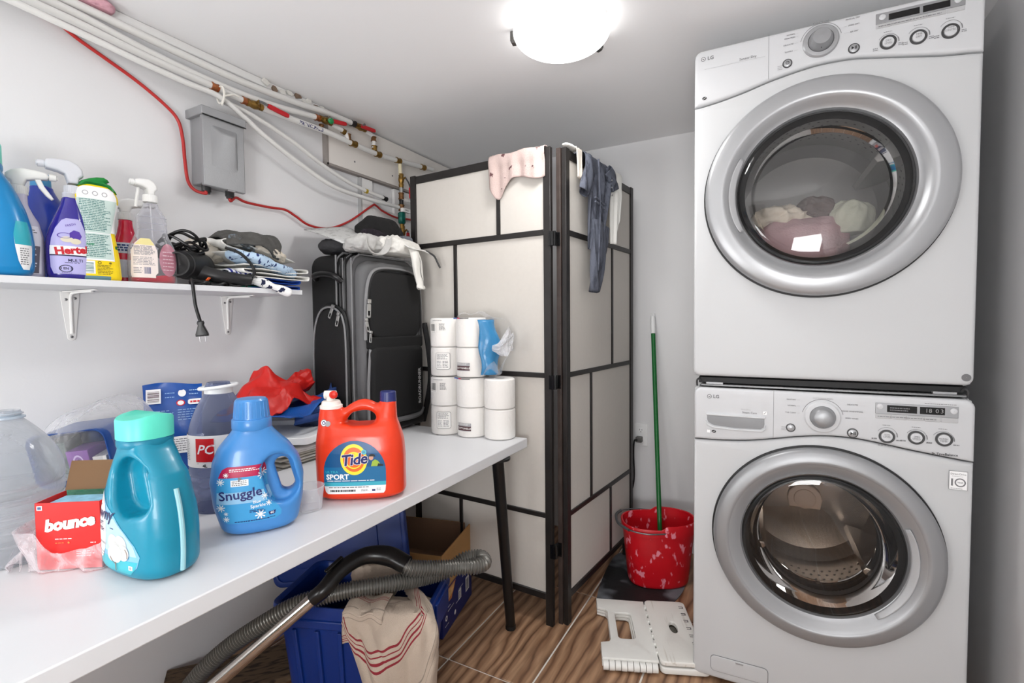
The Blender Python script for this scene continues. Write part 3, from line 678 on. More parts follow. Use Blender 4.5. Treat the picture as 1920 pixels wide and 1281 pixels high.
def d_print(p):
    o = .988
    p.disc(.026, 1.972-o, .0068, 1, n=24); p.disc(.026, 1.972-o, .0045, 5, r0=.7, rings=1); p.line(.026, 1.972-o, .026, 1.976-o, .001, 5); p.text('LG', .047, 1.9715-o, .0145, 1, .03)
    p.text('Sensor Dry', .150, 1.947-o, .010, 1, .012); p.rect(.03, 1.940-o, .196, 1.9406-o, 2)
    p.disc(.030, 1.853-o, .0065, 0, rz=.0048); p.line(.026, 1.851-o, .034, 1.855-o, .001, 5)
    p.rect(.2045, 1.872-o, .2053, 2.000-o, 1)
    knob_print(p, .334, 1.948-o, .044, [('NORMAL', .272, 1.985-o, 'RIGHT'), ('PERM PRESS', .272, 1.976-o, 'RIGHT'), ('DELICATES', .268, 1.958-o, 'RIGHT'), ('TOWELS', .266, 1.938-o, 'RIGHT'), ('MANUAL DRY', .392, 1.990-o, 'LEFT'), ('SPEED DRY', .398, 1.973-o, 'LEFT'), ('AIR DRY', .402, 1.955-o, 'LEFT')])
    p.text('Cotton/Normal', .334, 2.000-o, .0058, 1, .01)
    p.micro(.228, 1.891-o, .242, 1.905-o, 3, 2, 4, mn=.001, mx=.004)
    for bx in (.488, .552, .617):
        A = math.radians; z = 1.905-o
        p.disc(bx, z, .0235, 1, n=20, r0=.96, a0=A(20), a1=A(150), rings=1); p.disc(bx, z, .0242, 1, n=8, r0=.91, a0=A(-5), a1=A(25), rings=1)
        p.micro(bx-.010, z+.0275, bx+.010, z+.0305, 1, 1, 7, mn=.002, mx=.006); p.micro(bx+.022, z-.013, bx+.033, z-.005, 2, 1, 8, mn=.002, mx=.006); p.micro(bx-.033, z-.016, bx-.021, z-.007, 2, 1, 9, mn=.002, mx=.006)
def d_extra(t):
    o = .988
    tri = Print(); z = 1.909-o; tri.poly([(.406, z-.0045), (.406, z+.0045), (.4125, z)], 0); tri.rect(.4135, z-.0042, .4152, z+.0042, 0); tri.rect(.4165, z-.0042, .4182, z+.0042, 0)
    tri.disc(.253, 1.906-o, .0045, 0, r0=.75, rings=1); tri.line(.253, 1.906-o, .2555, 1.9085-o, .001, 0)
    tri.build('play_pause_symbol', [PRINT_K], t, lambda x, z: np.full(len(x), -.0134))
    tx = Print()
    for bx, wd in ((.488, ('DRY', 'LEVEL')), (.552, ('TIME', 'DRY')), (.617, ('TEMP', 'CONTROL'))):
        tx.text(wd[0], bx, 1.909-o, .0066, 0, layer=1); tx.text(wd[1], bx, 1.902-o, .0066, 0, layer=1)
    tx.build('button_print', [MIDGREY], t, lambda x, z: np.full(len(x), -.0129))
    p = Print(); p.micro(.466, 1.949-o, .640, 1.9535-o, 1, 0, 15, mn=.003, mx=.008); p.build('display_print', [MIDGREY], t, lambda x, z: np.full(len(x), -.0102))
    MB().lathe([(.0095, 0), (.0095, .0022), (.0005, .0024)], 24, xf=XF((.668, -.006, .025)) @ FRONT).build('grey_plug', mat('plug_grey', (108, 108, 110), .5), t)
DRY = dict(kind='dryer', H=1.012, zs=.004, z0=.0, door=(.339, .550, .303), seam=[(0, .841), (.064, .848), (.145, .864), (.206, .881), (.283, .895), (.335, .901), (.41, .899), (.528, .875), (.616, .857), (.671, .852), (.686, .846)],
    drum=mat('dryer_drum', (126, 124, 122), .35, .7), vane_mat=mat('dryer_vane', (150, 148, 146), .4, .4), vanes=(2.1,), ring=SILVER2, r1=.83, r2=.71, grip=(math.radians(152), math.radians(208)), gripc=(180, 181, 183),
    knob=(.334, .960, .044), buttons=[(.253, .918, .0125, 'b'), (.412, .921, .0135, 'b'), (.488, .918, .0185, 'ring'), (.552, .915, .0185, 'ring'), (.617, .913, .0185, 'ring')],
    disp=(.460, .959, .645, .998), screens=((.488, .553), (.560, .615)), sz=(.975, .991), dots=((.474, .986), (.630, .986)), print=d_print, extra=d_extra)
WOX, WOY, WA = 1.494, 1.649, math.radians(2.06)
washer = appliance('washing_machine', 'white front loading washing machine with silver round door, under the dryer', 'washer', (WOX, WOY, 0), WA, WASH)
dryer = appliance('tumble_dryer', 'white front loading dryer with silver round door, stacked on the washing machine', 'dryer', (WOX-.004, WOY, .988), WA, DRY)
sk = thing('stacking_bracket', 'black and grey metal stacking bracket between the dryer and the washer', 'bracket', (WOX, WOY, .9555), WA)
box('tray', (.012, .020, .012), (.674, .66, .0315), BLACKM, sk, .002)
MB().box((.02, .006, .004), (.67, .024, .010)).build('rail', mat('bracket_grey', (120, 121, 122), .4, .6), sk, bevel=.001)
for x in (.035, .60): MB().box((x, .004, .010), (x+.05, .018, .017)).build('clip', SILVER, sk, bevel=.001)
for x in (.008, .672):
    MB().tube(smoothpath([(x, .012, .003), (x, .006, .020), (x+(.006 if x < .3 else -.006), .010, .026), (x+(.010 if x < .3 else -.010), .016, .018)], 5), .003, 8).build('hook', DARKGREY, sk)
# laundry seen through the dryer door
dl = lambda x, y, z: Matrix.Translation((WOX-.004, WOY, .988)) @ Matrix.Rotation(WA, 4, 'Z') @ Vector((x, y, z))
tag(lump('bath_towel', mat('dusty_pink_terry', (190, 150, 155), .95, bump=.6), dl(.30, .19, .335), (.125, .11, .085), .3, 4, .22, 15), 'dusty pink towel at the bottom of the dryer drum', 'towel')
tag(lump('shirt', mat('cream_cotton', (226, 214, 196), .9, bump=.3), dl(.255, .165, .475), (.085, .07, .032), .5, 7, .22, 22), 'cream shirt bundled on the pink towel inside the dryer', 'shirt')
tag(lump('sock_bundle', mat('dark_brown_knit', (86, 66, 62), .95, bump=.4), dl(.345, .18, .485), (.05, .05, .04), .2, 11, .2, 25), 'dark brown bundled sock beside the cream shirt in the dryer', 'sock')
tag(lump('pillowcase', mat('pale_green_cotton', (206, 208, 190), .9, bump=.2), dl(.435, .16, .44), (.055, .05, .05), .9, 13, .2, 18), 'pale green crumpled pillowcase at the right inside the dryer', 'pillowcase')
# ------------------------------------------------------------------ table
tb = thing('table', 'long white laminate table with thin black round legs along the left wall', 'table', (0, 0, 0))
TZ = .731
box('tabletop', (.03, -.02, TZ-.034), (.905, 1.628, TZ), LAMINATE, tb, .0025)
LEG = mat('black_metal_leg', (18, 18, 19), .35)
for (x0, y0, x1, y1) in ((.872, 1.46, .845, 1.592), (.36, 1.50, .325, 1.60), (.855, .10, .87, .03), (.12, .10, .08, .03)):
    l = MB().cyl((x0, y0, TZ-.035), (x1, y1, .014), .021, .018, 24).build('leg', LEG, tb)
    MB().cyl((x0, y0, TZ-.0345), (x0, y0, TZ-.042), .045, .045, 24).build('mounting_plate', LEG, l)
    MB().cyl((x1, y1, .014), (x1, y1, .0006), .0195, .0195, 24).build('foot', BLACKM, l)

# ------------------------------------------------------------------ wall shelf
sh = thing('wall_shelf', 'white laminate wall shelf on two slim white brackets above the table', 'shelf', (0, 0, 1.27))
SHW = .257
mb = MB(); v = []
for z in (0, .0165):
    for y, dz in ((-.05, -.0095), (1.168, 0.0)): v += [(.001, y, z+dz), (SHW, y, z+dz)]
mb.add(v, [(0, 1, 3, 2), (4, 6, 7, 5), (0, 4, 5, 1), (2, 3, 7, 6), (0, 2, 6, 4), (1, 5, 7, 3)])
mb.build('board', LAMINATE, sh, bevel=.001)
def shz(y): return 1.27+.0165-.0095*(1.168-y)/1.218
for y in (.614, 1.054):
    zb = -.0095*(1.168-y)/1.218
    out = [(-.021, -.003), (.021, -.003), (.0205, -.022)]+[(.0095*math.cos(a), -.128+.0095*math.sin(a)) for a in np.linspace(0, -PI, 9)]+[(-.0205, -.022)]
    v, f = prism([out], .0014, .0008); br = MB().add(v, f, 0, Matrix.Translation((.0025, y, zb)) @ Matrix.Rotation(PI/2, 4, 'Z') @ FRONT)
    pr2 = [(-.017, .004), (.017, .004)]+[(.007*math.cos(a), .150+.007*math.sin(a)) for a in np.linspace(0, PI, 7)]
    v, f = prism([[(a, b) for a, b in pr2]], .0014, .0008); br.add(v, f, 0, Matrix.Translation((0, y, zb-.0028)) @ Matrix.Rotation(-PI/2, 4, 'Z'))
    br.tube(smoothpath([(.006, y, zb-.118), (.006, y, zb-.04), (.010, y, zb-.012), (.040, y, zb-.005), (.135, y, zb-.005)], 6), .0038, 8)
    b = br.build('bracket', WHITEP, sh)
    for sy, sz in ((-.009, -.024), (.011, -.020), (0, -.127)):
        MB().lathe([(.0036, 0), (.0036, .001), (.002, .002), (.0005, .0022)], 12, xf=Matrix.Translation((.004, y+sy, zb+sz)) @ Matrix.Rotation(PI/2, 4, 'Y')).build('screw', SCREW, b)
    MB().lathe([(.0036, 0), (.0036, .001), (.0005, .002)], 12, xf=Matrix.Translation((.142, y, zb-.0055)) @ Matrix.Rotation(PI, 4, 'X')).build('screw', SCREW, b)

# ------------------------------------------------------------------ folding screen
sc = thing('folding_screen', 'tall black framed folding screen with cream paper panes behind the table', 'folding screen', (0, 0, 0))
def panel(org, ang, x0, x1, th, verts, side):
    M_ = Matrix.Translation(org) @ Matrix.Rotation(ang, 4, 'Z')
    pw = .030; top = 1.812
    def bx(name, lo, hi, m, bev=.0015): return MB().box(lo, hi, 0, M_).build(name, m, sc, bevel=bev, bseg=1)
    bx('post', (x0, 0, 0), (x0+pw, th, top), FRAMEB if side else FRAME); bx('post', (x1-pw, 0, 0), (x1, th, top), FRAME)
    zr = [(1.776, 1.808), (1.491, 1.512), (.955, .974), (.417, .436), (.098, .124)]
    for a, b in zr: bx('rail', (x0+pw, .002, a), (x1-pw, th-.002, b), FRAME)
    for k in range(4):
        za, zb = zr[k+1][1], zr[k][0]; xm = verts[k]
        bx('muntin', (xm-.0085, .003, za), (xm+.0085, th-.003, zb), FRAME)
        for xa, xb in ((x0+pw, xm-.0085), (xm+.0085, x1-pw)): MB().box((xa, th/2-.001, za), (xb, th/2+.001, zb), 0, M_).build('pane', PAPER, sc, smooth=False)
panel((.953, 1.672, 0), math.radians(-3.46), -.661, .033, .020, [-.200, -.418, -.215, -.405], 0)
# the second panel: its own x axis runs back into the room
panel((1.034, 1.706, 0), math.radians(90-5.83), 0.0, .700, .018, [.245, .45, .225, .43], 0)
panel((1.013, 1.702, 0), math.radians(90-5.83), 0.0, .690, .018, [.245, .45, .225, .43], 1)
# hinges between the two inner posts
for z in (1.475, .94, .295):
    mb = MB()
    mb.box((.978, 1.667, z-.026), (.9865, 1.6695, z+.026)).box((.996, 1.697, z-.026), (1.012, 1.7005, z+.026))
    mb.tube([(.998, 1.678, z-.027), (.998, 1.678, z+.027)], .006, 12)
    mb.box((.985, 1.667, z-.026), (.998, 1.674, z+.026)).box((.994, 1.676, z-.026), (.999, 1.7005, z+.026))
    for dz in (-.016, 0, .016): mb.tube([(1.005, 1.6976, z+dz), (1.005, 1.6950, z+dz)], .003, 8)
    mb.build('hinge', BLACK, sc)

# ------------------------------------------------------------------ pipes, valves, electrical box
PIPE = mat('painted_pipe', (222, 221, 218), .4, bump=.05, bscale=60)
RUST = mat('rusty_brass', (128, 92, 58), .5, .7, var=.4, vscale=90)
def valve(parent, p, d, handle, hd, green=False):
    """ball valve at p along d with a red lever from handle point hd[0] to hd[1]"""
    d = Vector(d).normalized(); p = Vector(p)
    b = MB()
    b.tube([p-d*.030, p-d*.018], .0125, 8); b.tube([p-d*.018, p-d*.012, p, p+d*.012, p+d*.018], [.010, .0125, .015, .0125, .010], 14); b.tube([p+d*.018, p+d*.030], .0125, 8)
    b.tube([p+Vector((.012, 0, .004)), p+Vector((.028, 0, .008))], .005, 10)
    vb = b.build('valve_body', BRASS, parent)
    a, e = Vector(hd[0]), Vector(hd[1]); st = p+Vector((.027, 0, .008))
    MB().tube([st, st*.5+a*.5+Vector((.004, 0, 0)), a], .004, 8).build('valve_stem', SCREW, vb)
    u = (e-a).normalized(); sd = Vector((0, -u.z, u.y)) if abs(u.x) < .9 else Vector((0, 1, 0)); w_ = .0085
    pts = []
    hm = MB()
    for t in np.linspace(0, 1, 9):
        c = a+(e-a)*t; k = w_*(1 if .05 < t < .95 else .75); n = Vector((.005, 0, 0))
        pts.append([c+sd*k+n*.3, c+sd*k*.8+n, c-sd*k*.8+n, c-sd*k+n*.3, c-sd*k-n*.6, c+sd*k-n*.6])
    hm.grid([[tuple(q) for q in r] for r in pts], wrapv=True)
    hm.add([tuple(q) for q in pts[0]], [(0, 1, 2, 3, 4, 5)]).add([tuple(q) for q in pts[-1]], [(0, 1, 2, 3, 4, 5)])
    hm.build('valve_handle', REDPL, vb, ang=40)
    if green: MB().lathe([(.012, -.006), (.014, 0), (.012, .006), (.006, .010), (.0005, .011)], 16, xf=XF((p.x+.026, p.y+.004, p.z-.004), ry=1.2)).build('green_tag', mat('green_enamel', (28, 128, 70), .3), vb)
    return vb
def fitting(parent, p, d, r=.0125, l=.018, m=None, name='coupling'):
    d = Vector(d).normalized(); p = Vector(p)
    return MB().tube([p-d*l, p-d*l*.7, p-d*l*.68, p+d*l*.68, p+d*l*.7, p+d*l], [r, r, r*.88, r*.88, r, r], 14).build(name, m or COPPER, parent)
def pipe(label, pts, r, ext=None, n=12):
    t = thing('water_pipe', label, 'pipe', tuple(pts[0]))
    P = smoothpath(pts, n) - np.array(pts[0]); MB().tube(P, r, 16).build('pipe', PIPE, t)
    return t
def L(t, p): return Vector(p)-t.location
# upper three run along the top of the wall, dropping slightly behind the shelf bottles
P1 = [(.055, .05, 2.036), (.055, .40, 2.036), (.055, .664, 2.034), (.055, .90, 2.026), (.055, 1.10, 2.024), (.055, 1.30, 2.034), (.055, 1.474, 2.052), (.055, 1.62, 2.058)]
t1 = pipe('uppermost white painted pipe along the ceiling edge of left wall', P1, .0115)
fitting(t1, L(t1, (.055, 1.618, 2.057)), (0, 1, .1), .014, .012, mat('black_tape', (30, 28, 28), .5), 'tape_band')
valve(t1, L(t1, (.058, 1.660, 2.054)), (0, 1, -.02), 0, (L(t1, (.085, 1.638, 2.047)), L(t1, (.085, 1.722, 2.053))))
MB().tube([tuple(L(t1, q)) for q in ((.055, 1.690, 2.052), (.055, 1.735, 2.043), (.056, 1.745, 2.025), (.058, 1.742, 1.985))], .010, 12).build('elbow', PIPE, t1)
fitting(t1, L(t1, (.057, 1.742, 2.028)), (0, 0, 1), .013, .010, RUST); fitting(t1, L(t1, (.058, 1.745, 1.985)), (0, 0, 1), .014, .012, BRASS, 'tee')
P2 = [(.055, .05, 2.010), (.055, .40, 2.012), (.055, .62, 2.010), (.055, .80, 1.990), (.055, 1.00, 1.980), (.055, 1.20, 1.986), (.055, 1.420, 2.014)]
t2 = pipe('second white painted pipe from the ceiling on left wall, ending at green tagged valve', P2, .0105)
fitting(t2, L(t2, (.055, 1.425, 2.014)), (0, 1, .1), .0135, .012, COPPER)
valve(t2, L(t2, (.060, 1.462, 2.014)), (0, 1, 0), 0, (L(t2, (.086, 1.455, 2.009)), L(t2, (.086, 1.548, 2.024))), True)
MB().tube([tuple(L(t2, q)) for q in ((.056, 1.492, 2.012), (.056, 1.545, 2.008), (.058, 1.572, 2.000), (.060, 1.580, 1.972))], .010, 12).build('elbow', PIPE, t2)
fitting(t2, L(t2, (.057, 1.560, 2.003)), (0, 1, -.2), .0125, .008, BRASS); fitting(t2, L(t2, (.060, 1.585, 1.985)), (0, .1, -1), .0125, .014, RUST)
fitting(t2, L(t2, (.045, 1.452, 1.985)), (0, .1, 1), .011, .012, RUST, 'drain_cap')
P3 = [(.060, .05, 1.975), (.060, .40, 1.985), (.060, .60, 1.985), (.060, .80, 1.970), (.060, 1.00, 1.963), (.060, 1.10, 1.958)]
t3 = pipe('third white painted pipe down, with copper coupling and red handled valve', P3, .0105)
fitting(t3, L(t3, (.060, 1.001, 1.963)), (0, 1, -.05), .0135, .012, COPPER); fitting(t3, L(t3, (.060, 1.108, 1.958)), (0, 1, 0), .0135, .012, COPPER)
valve(t3, L(t3, (.062, 1.142, 1.957)), (0, 1, .02), 0, (L(t3, (.088, 1.176, 1.962)), L(t3, (.088, 1.262, 1.955))))
P3b = [(.060, 1.172, 1.958), (.060, 1.298, 1.962), (.060, 1.467, 1.969), (.060, 1.605, 1.966), (.060, 1.753, 1.964), (.060, 1.901, 1.974), (.060, 2.09, 1.993)]
MB().tube(smoothpath(P3b, 8)-np.array(P3[0]), .0115, 16).build('main_pipe', PIPE, t3)
for y, z in ((1.612, 1.966), (1.765, 1.9645), (1.905, 1.974), (2.10, 1.994)):
    fitting(t3, L(t3, (.060, y, z)), (0, 1, .05), .0148, .016, BRASS, 'tee')
MB().tube([tuple(L(t3, (.060, 2.10, 1.994))), tuple(L(t3, (.060, 2.18, 2.003)))], .0115, 12).build('main_pipe', PIPE, t3)
pw = Print(); pw.text('PRINCIPALE', 0, 0, .019, 0, .02, 0, 1.0)
v_, f_ = text2d('PRINCIPALE', .0165, .030, 0, 1.0, 'CENTER', 1.35)
# hand lettering curved round the pipe
p0, p1 = np.array((.060, 1.298, 1.962)), np.array((.060, 1.467, 1.969))
vv = []
for x, z in v_:
    s = (x/.17+.5); c = p0+(p1-p0)*s; a = z/.0117-.40; vv.append((c[0]+.0119*math.cos(a)-P3[0][0], c[1]-P3[0][1], c[2]+.0119*math.sin(a)-P3[0][2]+.0008*math.sin(s*40)))
MB().add(vv, f_).build('hand_lettering', PRINT_N, t3, smooth=False, fixn=False)
# two lower lines tied together, bending away down to the manifold
P4 = [(.078, .05, 1.945), (.078, .40, 1.962), (.077, .636, 1.951), (.076, .772, 1.940), (.075, .904, 1.933), (.075, 1.010, 1.930), (.075, 1.097, 1.891), (.075, 1.177, 1.850), (.075, 1.329, 1.790), (.075, 1.481, 1.745), (.075, 1.647, 1.736), (.073, 1.889, 1.740)]
t4 = pipe('lower white flexible line sagging in a curve past the electrical box', P4, .0088)
P5 = [(.052, 1.03, 1.930), (.053, 1.137, 1.921), (.054, 1.299, 1.880), (.055, 1.432, 1.832), (.055, 1.559, 1.796), (.055, 1.668, 1.779), (.060, 1.80, 1.767)]
t5 = pipe('upper white flexible line sloping down to the black fitting by the screen', P5, .0082)
fitting(t5, L(t5, (.060, 1.807, 1.766)), (0, 1, -.1), .011, .012, BLACKM); fitting(t5, L(t5, (.055, 1.690, 1.776)), (0, 1, -.1), .0105, .006, mat('yellow_brass', (196, 170, 60), .4, .5))
mb = MB(); mb.tube([tuple(L(t4, (.075+.020*math.cos(a), 1.012, 1.938+.028*math.sin(a)))) for a in np.linspace(0, 2*PI, 18)], .0035, 8)
mb.tube([tuple(L(t4, q)) for q in ((.095, 1.012, 1.930), (.100, 1.040, 1.945), (.100, 1.060, 1.945))], .003, 8); mb.tube([tuple(L(t4, q)) for q in ((.095, 1.012, 1.925), (.100, 1.000, 1.895))], .003, 8)
mb.build('string_tie', mat('tie_string', (225, 222, 214), .8), t4)
# vertical manifold by the screen
t6 = thing('valve_manifold', 'vertical brass and green valve manifold with red levers beside the screen', 'valve', (.068, 1.913, 1.95))
def q6(x, y, z): return (x-.068, y-1.913, z-1.95)
MB().tube([q6(.066, 1.912, 1.958), q6(.068, 1.913, 1.90)], .0095, 12).build('pipe', mat('yellowed_pipe', (222, 212, 180), .45), t6)
valve(t6, q6(.070, 1.915, 1.880), (0, 0, 1), 0, (q6(.098, 1.950, 1.846), q6(.098, 1.952, 1.792)))
MB().tube([q6(.069, 1.914, 1.850), q6(.069, 1.914, 1.815)], .010, 12).build('pipe', mat('zinc_pipe', (158, 160, 158), .4, .5), t6)
fitting(t6, q6(.069, 1.914, 1.800), (0, 0, 1), .014, .016, RUST, 'tee'); fitting(t6, q6(.069, 1.914, 1.768), (0, 0, 1), .012, .012, BLACKM)
MB().tube([q6(.069, 1.916, 1.782), q6(.075, 2.00, 1.790), q6(.078, 2.08, 1.794)], .011, 12).build('branch_pipe', PIPE, t6)
fitting(t6, q6(.070, 1.913, 1.742), (0, 0, 1), .0155, .014, RUST, 'tee')
gm = MB(); gm.tube([q6(.070, 1.912, 1.722), q6(.071, 1.913, 1.716), q6(.071, 1.914, 1.668), q6(.071, 1.914, 1.660)], [.013, .019, .018, .012], 8); gm.build('filter_body', mat('teal_enamel', (20, 104, 92), .25, .3, var=.4, vscale=60), t6)
wp = MB().box((-.009, -.026, -.010), (.009, .030, .010)).build('paper_tag', WHITEP, t6, bevel=.002, loc=q6(.086, 1.922, 1.728)); pt = Print(); pt.text('EAU', 0, 0, .013, 0, .01); pt.build('tag_writing', [PRINT_K], wp, lambda x, z: np.full(len(x), 0.0), xf=Matrix.Translation((.0095, .002, 0)) @ Matrix.Rotation(PI/2, 4, 'Z'))
MB().tube([q6(.071, 1.914, 1.660), q6(.071, 1.915, 1.640)], [.012, .010], 12).build('pipe', BRASS, t6)
valve(t6, q6(.072, 1.916, 1.622), (0, 0, 1), 0, (q6(.098, 1.925, 1.618), q6(.098, 1.927, 1.560)))
MB().tube([q6(.071, 1.915, 1.60), q6(.071, 1.915, 1.32)], .010, 12).build('pipe', PIPE, t6)
for z in (1.895, 1.848, 1.665): fitting(t6, q6(.070, 1.914, z), (0, 0, 1), .013, .006, BRASS, 'nut')

# grey electrical disconnect box
eb = thing('electrical_box', 'grey metal electrical disconnect box on left wall under the pipes', 'electrical box', (0, .940, 1.634))
GREY = mat('grey_hammered_steel', (150, 151, 153), .36, .25, bump=.12, bscale=350)
MB().box((.001, .010, 0), (.098, .134, .222)).build('housing', GREY, eb, bevel=.004)
eb.scale = (.76, 1, 1)
cv = MB().box((.098, .000, -.012), (.118, .140, .214)).build('cover', GREY, eb, bevel=.003)
# raised sloping embossing on the cover
out = np.array([(.026, .055), (.114, .055), (.114, .188), (.026, .188)]); inn = np.array([(.046, .085), (.108, .075), (.104, .165), (.052, .170)])
V = [(.1175, y, z) for y, z in out]+[(.112 if i < 2 else .130, y, z) for i, (y, z) in enumerate(inn)]
V = [(.1182, y, z) for y, z in out]+[(.1195, .034, .066), (.1195, .106, .066), (.134, .104, .168), (.134, .050, .168)]
MB().add(V, [(4, 5, 6, 7)]+[(i, (i+1) % 4, 4+(i+1) % 4, 4+i) for i in range(4)]).build('embossed_panel', GREY, cv, bevel=.004, bseg=3)
tp = MB().box((.0, -.004, .214), (.124, .146, .242)).build('hood', GREY, eb, bevel=.003)
box('hood_edge', (.1235, -.002, .2115), (.1265, .145, .2145), BLACKM, tp)
for y in (.035, .115):
    MB().cyl((.05, y, -.001), (.05, y, -.020), .015, .015, 14).tube([(.05, y, -.020), (.05, y, -.027)], .012, 12).build('cable_clamp', DARKGREY, eb)
MB().box((.112, .074, -.016), (.122, .102, -.010)).build('latch', SCREW, eb, bevel=.001)
RED = mat('red_cable', (176, 42, 40), .45)
c1 = [(.012, .575, 1.998), (.014, .612, 1.984), (.014, .654, 1.962), (.016, .715, 1.937), (.018, .793, 1.904), (.020, .865, 1.863), (.020, .903, 1.828), (.018, .917, 1.772), (.018, .921, 1.706), (.024, .925, 1.640), (.034, .940, 1.612), (.05, .965, 1.604), (.05, .9655, 1.612)]
tag(MB().tube(smoothpath(c1, 8), .0050, 12).build('power_cable', RED, None), 'red cable dropping from the pipes to the left side of grey electrical box', 'cable')
c2 = [(.05, 1.045, 1.606), (.048, 1.052, 1.598), (.034, 1.080, 1.617), (.025, 1.124, 1.611), (.022, 1.216, 1.612), (.022, 1.285, 1.616), (.022, 1.333, 1.600), (.022, 1.396, 1.575), (.022, 1.497, 1.578), (.025, 1.612, 1.628), (.034, 1.745, 1.722), (.038, 1.768, 1.728), (.034, 1.818, 1.712), (.034, 1.913, 1.698), (.034, 2.015, 1.706), (.034, 2.1, 1.706)]
c2 = [(x, y, min(z, 1.605) if y < 1.05 else z) for x, y, z in c2]
tag(MB().tube(smoothpath(c2, 8), .0048, 12).build('power_cable', RED, None), 'red cable running from under the electrical box toward the screen', 'cable')
# folded pink cloth stuffed above the pipes at the ceiling
tag(lump('rag', mat('pink_cotton', (222, 170, 182), .9, bump=.4), (.045, .675, 2.049), (.032, .05, .014), 0, 5, .2, 40, nu=40, nv=20), 'pink rag stuffed on top of the pipes at the ceiling', 'rag')

# ------------------------------------------------------------------ outlet with plug, mop, bucket, mat, stool
ot = thing('wall_outlet', 'white duplex wall outlet on the back wall beside the screen', 'outlet', (1.112, RY, .575))
v, f = prism([rrect(-.035, -.0575, .035, .0575, .004)], .003, .0015); MB().add(v, f, 0, XF((0, -.003, 0)) @ FRONT).build('cover_plate', WHITE, ot)
for z in (.021, -.021):
    v, f = prism([rrect(-.015, -.014, .015, .014, .010)], .0018, .0006); s_ = MB().add(v, f, 0, XF((0, -.0065, z)) @ FRONT).build('socket', WHITE, ot)
    MB().box((-.007, -.0087, z+.001), (-.005, -.0078, z+.009)).box((.005, -.0087, z+.001), (.007, -.0078, z+.009)).cyl((0, -.0087, z-.006), (0, -.0078, z-.006), .0025, seg=8).build('slots', PRINT_K, s_)
pg = thing('power_plug', 'grey plug with black cord in the lower socket of wall outlet', 'plug', (1.112, RY-.0086, .554))
MB().box((-.020, -.034, -.014), (.012, -.0005, .014)).build('plug_body', mat('grey_plug_body', (96, 94, 92), .4, var=.3, vscale=80), pg, bevel=.004)
MB().tube(smoothpath([(-.010, -.034, 0), (-.022, -.048, -.006), (-.026, -.045, -.08), (-.024, -.04, -.18), (-.030, -.04, -.24), (-.045, -.035, -.27), (-.060, -.03, -.23)], 8), .0042, 10).build('cord', BLACKM, pg)
mp = thing('mop_handle', 'green mop pole with white tip leaning from red bucket to the back wall', 'mop', (0, 0, 0))
a, b = np.array((1.283, 2.205, .035)), np.array((1.172, 2.522, 1.215)); u = (b-a)/np.linalg.norm(b-a)
MB().cyl(a, a+u*1.11, .0105, seg=20).build('pole', mat('green_pole', (16, 98, 42), .35), mp)
MB().tube([a+u*1.109, a+u*1.115, a+u*1.185, a+u*1.20], [.0112, .0118, .0118, .009], 20).build('tip', WHITE, mp)
for sgn in (-1, 1): MB().tube([a+u*1.195+np.array((sgn*.007, 0, 0)), a+u*1.215+np.array((sgn*.008, 0, 0))], .003, 8).build('tip_prong', WHITE, mp)
bk = thing('bucket', 'red plastic mop bucket with pouring spout and wire handle, splashed white', 'bucket', (1.258, 2.205, .004), math.radians(24))
BR = blotch('splashed_red_plastic', (196, 16, 30), (232, 140, 156), 38, .61, .35, .05, 60, (1, 1, .6), .06)
def ring(z, k, rx=.150, ry=.118, lip=0):
    P = []
    for t in np.linspace(0, 2*PI, 64, endpoint=False):
        c, s_ = math.cos(t), math.sin(t); ex = .78
        x = math.copysign(abs(c)**ex, c)*rx*k; y = math.copysign(abs(s_)**ex, s_)*ry*k
        if c > .35: x += .020*((c-.35)/.65)**2*k
        zz = z+(.016 if (lip and c > .02) else 0)
        P.append((x, y, zz))
    return P
prf = [(0, .76, 0), (.004, .81, 0), (.014, .825, 0), (.20, .945, 0), (.232, .965, 0), (.234, 1.0, 0), (.266, 1.02, 1), (.270, 1.0, 1), (.268, .965, 1), (.225, .94, 0), (.02, .79, 0), (.012, .76, 0)]
G = [ring(z, k, lip=l) for z, k, l in prf]; mb = MB().grid(G, wrapv=True); mb.add(G[0], [tuple(range(64))]).add(G[-1], [tuple(range(64))])
mb.build('pail', BR, bk, ang=50)
hp = [(.155*math.cos(t)*1.04-.004, -.126*math.sin(t)*1.08, .262-.055*math.sin(t)*0) for t in np.linspace(0, PI, 40)]
MB().tube(smoothpath([(.02, -.124, .258), (-.06, -.133, .259), (-.13, -.105, .262), (-.166, -.05, .266), (-.172, 0, .268), (-.164, .06, .270), (-.125, .11, .270), (-.05, .128, .268), (.02, .124, .262)], 6), .0032, 8).build('wire_handle', mat('wire_handle', (120, 120, 122), .35, .8), bk)
MB().tube(smoothpath([(-.135, -.102, .262), (-.168, -.05, .266), (-.174, 0, .268), (-.166, .055, .270), (-.14, .098, .270)], 6), .0058, 10).build('handle_grip', mat('grey_grip', (74, 76, 78), .5), bk)
for s_ in (-1, 1): MB().cyl((.02, s_*.112, .252), (.02, s_*.128, .252), .009, seg=14).build('handle_boss', BR, bk)
mt = []
outl = [(1.078, 1.905), (1.115, 1.865), (1.19, 1.862), (1.27, 1.905), (1.335, 1.985), (1.372, 2.08), (1.385, 2.20), (1.36, 2.33), (1.25, 2.40), (1.12, 2.40), (1.04, 2.36), (1.035, 2.20), (1.055, 2.02)]
v, f = prism([smoothpath(outl+[outl[0]], 5)[:-1]], .0015, .0008)
tag(MB().add(v, f, 0, Matrix.Translation((0, 0, .0018))).build('floor_mat', blotch('dusty_black_rubber', (26, 26, 28), (112, 116, 122), 7, .50, .6, .3, 60, (1, 1, 1), .12), None), 'dusty black rubber mat lying under the red bucket', 'mat')
